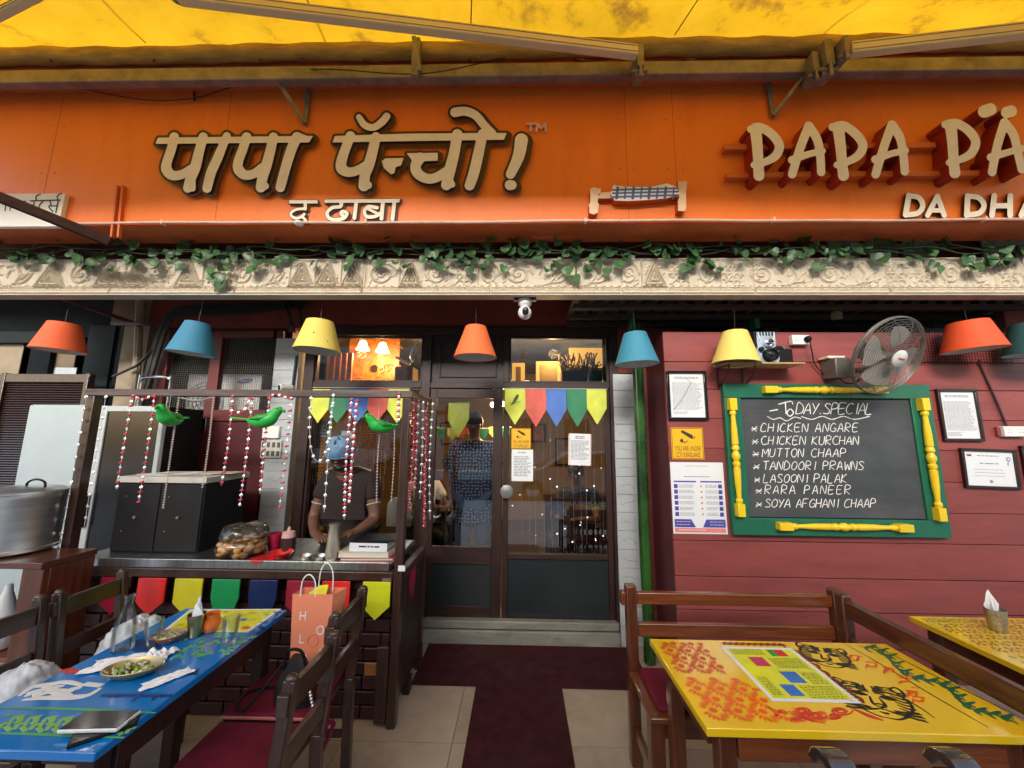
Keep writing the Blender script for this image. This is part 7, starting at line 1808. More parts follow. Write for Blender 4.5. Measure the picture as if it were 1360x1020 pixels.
# ledger books
q = P(488, 740, Y=2.47); q.z = zt_
def book(label, dx, z, w_, d, h, cover, rot, spine=None):
    t = thing('ledger', label, 'book', (q.x + dx, q.y + .02, z)); a = M().box(-w_ / 2, w_ / 2, -d / 2, d / 2, 0, h); R4 = Matrix.Translation((q.x + dx, q.y + .05, z)) @ Matrix.Rotation(rot, 4, 'Z')
    a = M(); a.box(-w_ / 2 + .004, w_ / 2 - .004, -d / 2 + .004, d / 2 - .004, .003, h - .003); a.xform(R4); a.build('pages', mat('page_edge', (.66, .62, .52), .8, var=.1, vscale=8, stretch=(1, 1, 40)), t)
    a = M(); a.box(-w_ / 2, w_ / 2, -d / 2, d / 2, 0, .003).box(-w_ / 2, w_ / 2, -d / 2, d / 2, h - .003, h); a.xform(R4); a.build('cover', cover, t)
    if spine:
        a = M(); a.box(-w_ / 2 - .001, w_ / 2 + .001, -d / 2 - .002, -d / 2, .001, h - .001); a.xform(R4); s_ = a.build('spine_label', m_paper, t)
        a = M(); text_lines(a, -w_ * .25, w_ * .3, h * .68, h * .5, -d / 2 - .0035, h * .3, random.Random(2), .6, .1); a.xform(R4); a.build('spine_writing', m_ink, s_)
    return z + h + .0006
z = book('lowest ledger with red cover in the stack beside the flask', .01, zt_, .33, .20, .018, mat('red_cover', (.4, .02, .03), .5), .05)
z = book('thick cream ledger in the middle of the stack', -.01, z, .32, .20, .034, mat('cream_cover', (.6, .55, .42), .6), .02)
z = book('grey binder with handwritten white spine label on the stack', .02, z, .24, .18, .052, m_slate, -.03, True)
tag(bx('black_folder', m_black, None, q.x - .06, q.x + .19, q.y - .02, q.y + .16, z, z + .010, .002), 'thin black folder on top of the ledger stack', 'folder')
for i, (px, py, lab) in enumerate(((405, 741, 'small steel bowl at the left of the worker hands'), (425, 743, 'small steel bowl right in front of the worker hands'))):
    c = P(px, py, Y=2.44); t = thing('steel_bowl', lab, 'bowl', (c.x, c.y, zt_)); M().lathe([(.028, 0), (.042, .022), (.040, .023), (.026, .004), (0, .004)], (c.x, c.y, zt_), 20).build('bowl', m_steel, t, smooth=True)
# calendar plate / switchboard on tiled pier
q = P(361, 588, Y=3.235); sb_ = thing('switchboard', 'pale switchboard with two rows of dark switches on the left tiled pier', 'switchboard', q)
x0, x1, z0, z1 = rpx(347, 585, 374, 608, 3.232); bx('plate', mat('aged_plastic', (.5, .5, .47), .5), sb_, x0, x1, 3.222, 3.239, z0, z1, .003)
for r_ in range(2):
    for c_ in range(4): xx = x0 + (c_ + .5) * (x1 - x0) / 4; zz_ = z0 + (r_ + .5) * (z1 - z0) / 2; bx('switch', mat('switch_brown', (.10, .08, .06), .5), sb_, xx - .012, xx + .012, 3.216, 3.2215, zz_ - .022, zz_ + .022, .001)
x0, x1, z0, z1 = rpx(350, 566, 372, 582, 3.232); tag(bx('switch_box', m_whitep, None, x0, x1, 3.215, 3.239, z0, z1, .004), 'small white box right above the switchboard on the left tiled pier', 'box')

# ------------------------------------------------------------------ blue painted table
bfY, bnY = P(382, 810, Z=.75).y, P(125, 1000, Z=.75).y
bX1 = (P(382, 810, Z=.75).x + P(125, 1000, Z=.75).x) / 2; bX0 = (P(0, 928, Z=.75).x + P(246, 812, Z=.75).x) / 2
bl_ = thing('painted_table', 'blue painted table with yellow menu card, green scroll border and white bull head', 'table', ((bX0 + bX1) / 2, (bfY + bnY) / 2, 0))
m_blue = mat('blue_table_paint', (.002, .17, .52), .13, var=.08, vscale=3, coat=.6, dirt=.1, dirtcol=(.0, .07, .2), dscale=5)
btp = bx('tabletop', m_blue, bl_, bX0, bX1, bnY, bfY, .724, .75, .004)
BW, BD = bX1 - bX0, bfY - bnY
def B(px, py, k=0): p = P(px, py, Z=.7505 + .0004 * k); return tuple(p)
def bq(name, m, pts, k=1, par=None):
    mb = M(); mb.add([B(a, b_, k) for a, b_ in pts], [tuple(range(len(pts)))]); return mb.build(name, m, par or btp)
def Bst(strokes, name, m, rad, par=None, z=.7508):
    b = M()
    for s_ in strokes:
        s_ = spl(s_, 4) if len(s_) > 2 else s_; n_ = len(s_)
        b.tube([(P(u, v, Z=.75).x, P(u, v, Z=.75).y, z) for u, v in s_], [rad * (.5 + .9 * math.sin(math.pi * (j + .5) / n_)) for j in range(n_)], 5, flat=Vector((0, 0, 1)) * 1.1)
    return b.build(name, m, par or btp, fix=False)
K3 = lambda x, y: (x / 3.4, y / 3.4 + 780)      # enlarged view of this table -> photograph
mcard = bq('menu_card', m_paper, [K3(*p) for p in ((736, 196), (858, 100), (1272, 97), (1118, 204))], 1)
bq('menu_print', mat('menu_lime', (.72, .74, .02), .25, coat=.5), [K3(*p) for p in ((756, 192), (862, 104), (1254, 101), (1112, 199))], 2, mcard)
r = random.Random(4); mt = M()
for k in range(70):
    u, v = r.uniform(0, 1), r.uniform(.08, .92); 
    L0 = (756 + (862 - 756) * v, 192 + (104 - 192) * v); R0_ = (1112 + (1254 - 1112) * v, 199 + (101 - 199) * v)
    a = (L0[0] + (R0_[0] - L0[0]) * u, L0[1] + (R0_[1] - L0[1]) * u)
    w_ = r.uniform(8, 26); mt.add([B(*K3(a[0], a[1]), 3), B(*K3(a[0] + w_, a[1]), 3), B(*K3(a[0] + w_ + 3, a[1] - 2.2), 3), B(*K3(a[0] + 3, a[1] - 2.2), 3)], [(0, 1, 2, 3)])
mt.build('menu_text', mat('menu_olive', (.25, .25, .03), .5), mcard)
bq('blue_photo', mat('menu_blue', (.04, .16, .55), .25), [K3(*p) for p in ((1075, 150), (1092, 140), (1120, 141), (1104, 152))], 4, mcard); bq('red_photo', m_pr1, [K3(*p) for p in ((1085, 185), (1100, 176), (1135, 178), (1118, 188))], 4, mcard)
m_tgr = mat('table_scroll_green', (.10, .36, .12), .3); m_tgr2 = mat('table_scroll_lime', (.22, .46, .10), .3); m_tblu = mat('table_ink_navy', (.002, .03, .18), .3)
# green border band, near end
Bst([[K3(0, 545), K3(350, 552), K3(700, 568)], [K3(0, 660), K3(260, 668), K3(560, 680)]], 'border_line', m_tgr, .0045)
sc2 = []
for i in range(9):
    cx, cy = -10 + i * 72, 606 + i * 2.5
    sc2 += [[K3(cx - 30, cy + 28), K3(cx, cy - 18), K3(cx + 30, cy - 22), K3(cx + 22, cy + 4), K3(cx + 4, cy + 2)], [K3(cx + 6, cy + 34), K3(cx + 20, cy + 12), K3(cx + 48, cy + 8)], [K3(cx - 16, cy + 40), K3(cx - 36, cy + 20)], [K3(cx + 34, cy - 26), K3(cx + 56, cy - 30)]]
Bst([s_ for s_ in sc2 if s_[0][0] > -8], 'border_scroll', m_tgr2, .0055)
# green cloud of stems, far half
sc3 = []
for k in range(60):
    a = r.uniform(780, 1150); b_ = r.uniform(215, 325); lim = 1230 - (b_ - 180) * 1.45
    if a > lim - 20: continue
    sc3.append([K3(a, b_), K3(a + r.uniform(6, 18), b_ - r.uniform(4, 12)), K3(a + r.uniform(20, 34), b_ - r.uniform(-4, 14))])
Bst(sc3, 'leaf_scroll', m_tgr, .006)
sc4 = []
for k in range(40):
    v = r.uniform(0, 1); a = 1130 + (1260 - 1130) * v + r.uniform(-20, 12); b_ = 225 - 110 * v
    sc4.append([K3(a, b_), K3(a + 12, b_ - 7)])
for k in range(60):
    a = r.uniform(590, 720); b_ = r.uniform(225, 295)
    sc4.append([K3(a, b_), K3(a + r.uniform(4, 12), b_ - 6), K3(a + r.uniform(14, 20), b_ + r.uniform(-5, 2))])
Bst(sc4, 'navy_scroll', m_tblu, .0042)
# white bull-head brush drawing, red and navy brush words
wh = [[K3(85, 492), K3(150, 450), K3(215, 440), K3(300, 428), K3(380, 445)], [K3(100, 510), K3(200, 500), K3(330, 498), K3(400, 488), K3(455, 455)], [K3(380, 437), K3(460, 445)], [K3(120, 480), K3(200, 462), K3(290, 445)], [K3(150, 500), K3(230, 470), K3(330, 470)], [K3(250, 490), K3(320, 462), K3(370, 452)], [K3(190, 440), K3(260, 478), K3(320, 490)], [K3(110, 495), K3(170, 470), K3(160, 505)]]
Bst(wh, 'white_brush_head', m_white, .010)
Bst([[K3(270, 385), K3(300, 372), K3(340, 380)], [K3(350, 385), K3(392, 372)], [K3(290, 390), K3(330, 382), K3(390, 384)]], 'red_word', m_pr1, .008)
nv = [[K3(458 + i * 21, 497 + rnd.uniform(-4, 4)), K3(470 + i * 21, 486), K3(478 + i * 21, 497)] for i in range(15)] + [[K3(600, 515), K3(640, 480)], [K3(690, 512), K3(705, 482)]]
Bst(nv, 'navy_word', m_tblu, .0045); Bst([[K3(820 + rnd.uniform(0, 80), 395 - rnd.uniform(0, 25)), K3(850 + rnd.uniform(0, 50), 385)] for _ in range(22)], 'navy_blot', m_tblu, .005)
for (x, y) in ((bX0 + .07, bnY + .07), (bX1 - .07, bnY + .07), (bX1 - .07, bfY - .07), (bX0 + .07, bfY - .07)): bx('leg', m_dwood, bl_, x - .027, x + .027, y - .027, y + .027, 0, .722, .004)
bx('apron', m_dwood_x, bl_, bX1 - .05, bX1 - .03, bnY + .1, bfY - .1, .63, .722, .003); bx('apron', m_dwood_x, bl_, bX0 + .03, bX0 + .05, bnY + .1, bfY - .1, .63, .722, .003)
# things on the blue table
def on(px, py): return P(px, py, Z=.7515)
g_gl = glass('drinking_glass', (.955, .99, .985), .6, .03); g_btl = glass('clear_bottle_glass', (.97, .985, .98), .6, .03)
q = on(162, 863); bo = thing('glass_bottle', 'empty clear glass water bottle at the window side of the blue table', 'bottle', q)
M().lathe([(.0, .001), (.034, .001), (.038, .006), (.038, .085), (.034, .115), (.022, .150), (.0155, .175), (.0165, .205), (.019, .207), (.019, .215), (.015, .215), (.0135, .175), (.030, .115), (.034, .085), (.034, .010), (0, .008)], q, 28).build('body', g_btl, bo, smooth=True, fix=False)
def tumbler(label, px, py, rt, rb, h):
    q = on(px, py); t = thing('drinking_glass', label, 'glass', q, 'ribbed drinking glasses on the blue table'); n = 36
    mb = M(); mb.lathe([(0, .001), (rb, .001), (rb * 1.02, .004), (rt, h), (rt - .0022, h), (rb - .004, .012), (0, .010)], q, n)
    for i in range(n, len(mb.v)):
        k = i % n; v = Vector(mb.v[i]); d = v - q; f = 1 + (.045 if k % 4 < 2 else 0) * (1 if .02 < d.z < h * .7 else 0); mb.v[i] = (q.x + d.x * f, q.y + d.y * f, v.z)
    mb.build('body', g_gl, t, smooth=True, fix=False)
tumbler('ribbed glass beside the clear bottle on the blue table', 201, 858, .033, .026, .105)
tumbler('ribbed glass at the right edge of the blue table, by the orange pot', 304, 855, .033, .025, .11)
q = on(258, 845); nh_ = thing('napkin_cup', 'brass coloured cup with folded napkins on the blue table', 'cup', q)
M().lathe([(.0, .001), (.024, .001), (.034, .095), (.032, .095), (.023, .006), (0, .006)], q, 26).build('cup', m_brass, nh_, smooth=True); napkin_mesh('napkins', nh_, (q.x + .012, q.y, q.z + .06), .030, 7, .115)
q = on(280, 838); oj = thing('orange_pot', 'small translucent orange glass pot on the menu card', 'pot', q)
M().lathe([(.0, .001), (.026, .001), (.037, .025), (.037, .045), (.028, .066), (.031, .078), (.028, .078), (.025, .066), (.033, .045), (.033, .025), (.022, .008), (0, .008)], q, 24).build('pot', mat('amber_glass', (.78, .16, .02), .15, var=.2, vscale=15, bump=.6, bscale=50, coat=.5), oj, smooth=True)
for i, (px, py, rx_, lab) in enumerate(((176, 896, .098, 'oval bowl of leftover salad on the blue table'), (222, 852, .062, 'small oval bowl with a scrap of food behind the salad bowl'))):
    q = on(px, py); t = thing('oval_bowl', lab, 'bowl', q); sy = .62 if i == 0 else .8
    mb = M(); mb.lathe([(0, .001), (rx_ * .6, .001), (rx_ * .9, .018), (rx_, .03), (rx_ * .97, .032), (rx_ * .85, .02), (rx_ * .55, .007), (0, .006)], (0, 0, 0), 36)
    mb.xform(Matrix.Translation(q) @ Matrix.Rotation(RAD(12 if i == 0 else 5), 4, 'Z') @ Matrix.Diagonal((1, sy, 1, 1))); mb.build('bowl', mat('tan_bowl_brass', (.42, .33, .17), .35, metal=.7) if i == 0 else mat('copper_bowl', (.40, .17, .12), .4, metal=.4), t, smooth=True)
    for m_, nn, nm in ((mat('lettuce', (.22, .38, .06), .5, var=.4, vscale=20), 26, 'greens'), (mat('pale_bread', (.68, .58, .36), .7, var=.2), 16, 'bread_scraps'), (mat('onion_pink', (.60, .45, .42), .4), 8 if i == 0 else 16, 'onion_scraps')):
        fm = M()
        for k in range(nn):
            a = r.uniform(0, 6.28); d = rx_ * .72 * math.sqrt(r.random()); c = Vector((q.x + d * math.cos(a), q.y + d * math.sin(a) * sy, q.z + .014 + r.random() * .012)); e = Vector((r.uniform(-.02, .02), r.uniform(-.012, .012), r.uniform(-.004, .008)))
            fm.tube([c - e, c + Vector((0, 0, .004)), c + e], [.002, r.uniform(.004, .008), .002], 6)
        tag(fm.build(nm, m_, t, smooth='all'), kind='stuff')
# crumpled napkins
def crumple(label, px, py, w_, d, h, rot, seed):
    q = on(px, py); rr_ = random.Random(seed); mb = M(); n = 16; V = []
    ph = [rr_.uniform(0, 6.28) for _ in range(6)]
    for i in range(n + 1):
        for j in range(n + 1):
            u, v = i / n - .5, j / n - .5; ed = max(0, 1 - (max(abs(u), abs(v)) * 2) ** 4)
            z = .002 + h * abs(math.sin(u * 9 + ph[0] + 2 * math.sin(v * 5 + ph[1])) * math.sin(v * 8 + ph[2] + 1.7 * math.sin(u * 7 + ph[3]))) * (.35 + .65 * ed) + h * .12 * rr_.random()
            wob = 1 + .12 * math.sin(6 * v + ph[4]); V.append(tuple(Matrix.Translation(q) @ Matrix.Rotation(rot, 4, 'Z') @ Vector((u * w_ * wob + rr_.uniform(-.002, .002), v * d * (1 + .12 * math.sin(7 * u + ph[5])), z))))
    mb.add(V, [(i * (n + 1) + j, (i + 1) * (n + 1) + j, (i + 1) * (n + 1) + j + 1, i * (n + 1) + j + 1) for i in range(n) for j in range(n)])
    tag(mb.build('paper_napkin', mat('napkin_white', (.82, .83, .85), .9), None, smooth='all', fix=False), label, 'napkin', 'used paper napkins on the blue table')
crumple('folded white napkin lying right of the salad bowl', 222, 902, .14, .055, .010, RAD(52), 1)
crumple('crumpled white napkin between the two bowls', 210, 872, .10, .07, .028, RAD(10), 2)
crumple('long white napkin lying behind the salad bowl', 160, 882, .20, .10, .016, RAD(18), 3)
# phones
def phone(label, px, py, rot, z, w_, l, edge, glassm, tilt=0):
    q = P(px, py, Z=z); t = thing('phone', label, 'phone', (q.x, q.y, z)); R5 = Matrix.Translation((q.x, q.y, z)) @ Matrix.Rotation(rot, 4, 'Z') @ Matrix.Rotation(tilt, 4, 'X')
    a = M().box(-w_ / 2, w_ / 2, -l / 2, l / 2, -.002, .009); a.xform(R5); a.build('body', edge, t, bevel=.0035)
    a = M().box(-w_ / 2 + .003, w_ / 2 - .003, -l / 2 + .003, l / 2 - .003, .0091, .0098); a.xform(R5); a.build('screen', glassm, t)
    if edge is not m_slate:
        a = M().box(.5 * w_ - .0005, .5 * w_ + .001, .01, .035, .003, .006); a.xform(R5); a.build('button', m_slate, t)
        a = M().box(-.006, .006, -l / 2 - .0006, -l / 2 + .001, .003, .006); a.xform(R5); a.build('port', m_black, t)
phone('dark grey phone half hidden under the white-edged phone', 140, 970, RAD(-50), .7515, .07, .145, m_slate, m_blackg)
phone('phone with black screen and white edge lying on top, on the blue table', 133, 960, RAD(94) , .763, .080, .172, m_whitep, m_blackg, RAD(0))

# ------------------------------------------------------------------ chairs round the blue table
def chair(label, x, y, rz, back=.88, group='dark wooden chairs at the blue table', pad=True, w_=.33, dp=.42):
    t = thing('wooden_chair', label, 'chair', (x, y, 0), group); R6 = Matrix.Translation((x, y, 0)) @ Matrix.Rotation(rz, 4, 'Z')
    def b_(nm, m, a, bev=.005): mb = M().box(*a); mb.xform(R6); return mb.build(nm, m, t, bevel=bev)
    h = w_ / 2; k = dp / 2     # front is -Y of the chair, back +Y
    for s in (-1, 1):
        mb = M(); mb.bar((s * (h - .02), k + .01, 0), (s * (h - .02), k, .45), .036, .045); mb.bar((s * (h - .02), k, .45), (s * (h - .02), k + .04, back), .036, .045); mb.ball((s * (h - .02), k + .041, back), .022, 10, 6, (.9, 1, .8)); mb.xform(R6); mb.build('back_post', m_mwood_z, t, bevel=.005)
        b_('front_leg', m_mwood_z, (s * (h - .02) - .018, s * (h - .02) + .018, -k, -k + .04, 0, .42)); b_('side_stretcher', m_mwood, (s * (h - .02) - .01, s * (h - .02) + .01, -k + .04, k - .022, .18, .21), .003)
        b_('rail_end', m_mwood, (s * (h + .006) - .008, s * (h + .006) + .008, k + .012, k + .052, back - .10, back - .035), .003)
    b_('top_rail', m_mwood, (-h + .039, h - .039, k + .016, k + .044, back - .115, back - .03)); b_('middle_rail', m_mwood, (-h + .039, h - .039, k + .004, k + .030, back - .30, back - .23))
    b_('seat', m_mwood, (-h, h, -k, k - .024, .42, .445))
    if pad:
        b_('seat_pad', m_cushion, (-h + .006, h - .006, -k + .004, k - .03, .446, .478), .012)
        for e in (-1, 1): mb = M(); mb.tube([(e * (h - .006), -k + .01, .462), (e * (h - .006), k - .035, .462)], .006, 6); mb.xform(R6); mb.build('piping', mat('piping_pink', (.5, .16, .13), .7), t)
    return t
CX = -1.06
c1 = chair('dark chair nearest the viewer at the right side of the blue table, empty crimson pad', CX + .03, 1.53, RAD(-90), .82)
c2_ = chair('dark chair carrying the orange shopping bag, right of the blue table', CX, 1.885, RAD(-90), .865)
chair('dark chair left of the blue table next to the stall', -2.02, 2.05, RAD(90), .87, pad=False)
chair('dark chair at the left edge behind the white plastic sack', -2.04, 1.70, RAD(90), .87, pad=False)
chair('dark chair nearest the viewer at the left edge, mostly outside the picture', -2.05, 1.34, RAD(90), .87, pad=False)
# crimson ties on the near chairs
tie = M(); q = (CX + .22, 1.74, .44); tie.tube(spl([(q[0], q[1] + .12, .60), (q[0] + .01, q[1] + .04, .50), (q[0] + .02, q[1], .42), (q[0] + .01, q[1] - .05, .36), (q[0], q[1] - .09, .26)], 4), .010, 6); tie.tube(spl([(q[0] + .01, q[1], .43), (q[0] + .03, q[1] + .06, .40), (q[0] + .02, q[1] - .03, .34)], 4), .009, 6); tie.ball((q[0] + .015, q[1], .43), .018, 8, 6)
tie.build('pad_tie', m_cushion, c1, smooth=True)
# white plastic sacks on the left chairs
from mathutils import noise as mno
def sack(label, c, r3, seed):
    n, m_ = 70, 44; V = []
    for i in range(m_ + 1):
        th = math.pi * i / m_
        for j in range(n):
            a = 2 * math.pi * j / n; d = Vector((math.sin(th) * math.cos(a), math.sin(th) * math.sin(a), math.cos(th)))
            q_ = d * 1.4 + Vector((seed * 7, 0, 0)); f = 1 + .28 * mno.noise(q_) + .22 * (.5 - abs(mno.noise(q_ * 2.6))) * 1.2 + .14 * (.5 - abs(mno.noise(q_ * 6.5)))
            V.append((c[0] + r3[0] * f * d.x, c[1] + r3[1] * f * d.y, max(.452, c[2] + r3[2] * f * d.z)))
    mb = M(); mb.add(V, [(i * n + j, i * n + (j + 1) % n, (i + 1) * n + (j + 1) % n, (i + 1) * n + j) for i in range(m_) for j in range(n)])
    tag(mb.build('plastic_sack', mat('white_plastic_sack', (.62, .66, .70), .3, var=.15, vscale=9, bump=.7, bscale=26), None, smooth='all', fix=False), label, 'sack')
q = P(20, 905, Y=1.62); sack('large crumpled white plastic sack at the left edge', (-2.08, 1.66, .53), (.12, .13, .13), 1)
sack('smaller white plastic sack on the chair beside the blue table', (-1.98, 2.03, .54), (.13, .13, .15), 2)
# orange shopping bag
bz0, by_ = .479, 1.93
xa_, xb_2 = P(385, 860, Y=by_).x, P(437, 860, Y=by_).x; bzt = Zat(789, by_, 415)
bg_ = thing('shopping_bag', 'orange paper shopping bag with white letters and white rope handles on the chair', 'bag', ((xa_ + xb_2) / 2, by_, bz0))
m_bag = mat('orange_bag_paper', (.82, .26, .14), .5, var=.04)
w2 = (xb_2 - xa_); dpt = .07
mb = M(); Vb = [(xa_ + .012, by_, bz0), (xb_2 - .004, by_, bz0), (xb_2 + .01, by_ + dpt, bz0), (xa_ + .01, by_ + dpt, bz0), (xa_ - .006, by_ - .004, bzt), (xb_2 + .002, by_ - .004, bzt + .002), (xb_2 + .035, by_ + dpt, bzt + .006), (xa_ + .01, by_ + dpt, bzt + .004)]
mb.add(Vb, [(0, 1, 2, 3), (0, 4, 5, 1), (1, 5, 6, 2), (2, 6, 7, 3), (3, 7, 4, 0)]); body = mb.build('bag_body', m_bag, bg_, fix=False)
sm_ = body.modifiers.new('s', 'SOLIDIFY'); sm_.thickness = .0015
m_wh = mat('bag_white', (.80, .80, .80), .5)
def bp(u, v): # point on the bag's front
    return (xa_ + .0 + u * w2 + .006 * (1 - v), by_ - .004 * v - .0028, bz0 + v * (bzt - bz0))
for ch_, u, v in (('H', .27, .70), ('O', .74, .54), ('L', .27, .44), ('O', .34, .22), ('M', .84, .27)):
    mb = M(); print_text(mb, ch_, .062, lambda x, y: tuple(Vector(bp(u, v)) + Vector((x * .85, 0, y)))); mb.build('letter', m_wh, body)
mb = M(); mb.tube([tuple(Vector(bp(.58, .47)) + Vector((.026 * math.cos(a * .35), -.0005, .026 * math.sin(a * .35)))) for a in range(19)], .0008, 4); mb.build('ring_print', mat('bag_print_brown', (.45, .1, .05), .6), body)
for yy in (by_ - .0, by_ + dpt * .9):
    x_c = (xa_ + xb_2) / 2 + (0 if yy < by_ + .01 else .015); hh = .125 if yy > by_ + .01 else .09; o_ = -.03 if yy < by_ + .01 else .01
    M().tube(spl([(x_c - .035 + o_, yy - .003, bzt - .01), (x_c - .03 + o_, yy, bzt + hh * .7), (x_c + o_, yy, bzt + hh), (x_c + .032 + o_, yy, bzt + hh * .65), (x_c + .04 + o_, yy - .003, bzt - .01)], 6), .0035, 6).build('handle', m_wh, bg_, smooth=True)
mb = M(); mb.add([(xa_ + .04, by_ + .05, bzt - .02), (xb_2 - .05, by_ + .03, bzt - .02), (xb_2 - .045, by_ + .04, bzt + .03), (xa_ + .09, by_ + .06, bzt + .018)], [(0, 1, 2, 3)]); mb.build('yellow_tissue', mat('yellow_tissue', (.75, .72, .03), .7), bg_)
# black handbag
q = P(394, 893, Y=1.80)
hb_ = thing('handbag', 'small black handbag with strap leaning against the orange bag', 'bag', (q.x, 1.8, .479))
V = []; n, m_ = 24, 10; mb = M()
for i in range(m_ + 1):
    t = i / m_; hw, hd = .085 * (1 - .55 * t ** 3) , .045 * (1 - .5 * t * t); z = .480 + t * .175
    for j in range(n): a = 2 * math.pi * j / n; V.append((q.x + hw * math.copysign(abs(math.cos(a)) ** .6, math.cos(a)), 1.80 + hd * math.copysign(abs(math.sin(a)) ** .7, math.sin(a)), z + .01 * math.sin(a * 2 + t * 4)))
mb.add(V, [(i * n + j, i * n + (j + 1) % n, (i + 1) * n + (j + 1) % n, (i + 1) * n + j) for i in range(m_) for j in range(n)] + [tuple(range(m_ * n, m_ * n + n))])
mb.build('body', mat('black_leather', (.012, .012, .013), .38, bump=.4, bscale=120), hb_, smooth=True, fix=False)
M().tube(spl([(q.x - .06, 1.79, .64), (q.x - .10, 1.76, .58), (q.x - .16, 1.72, .50), (q.x - .22, 1.75, .487), (q.x - .24, 1.84, .487), (q.x - .16, 1.88, .487), (q.x - .08, 1.86, .49)], 6), .006, 6).build('strap', m_black, hb_, smooth=True)
M().tube(spl([(q.x - .05, 1.78, .62), (q.x - .03, 1.77, .70), (q.x + .03, 1.77, .70), (q.x + .055, 1.78, .62)], 6), .007, 6).build('grip', m_black, hb_, smooth=True)
mb = M()
for k in range(9): mb.ball((q.x + .075 + .004 * k, 1.755, .60 - .013 * k), .0075, 8, 5)
mb.build('pearl_charm', m_clearbead, hb_, smooth=True)
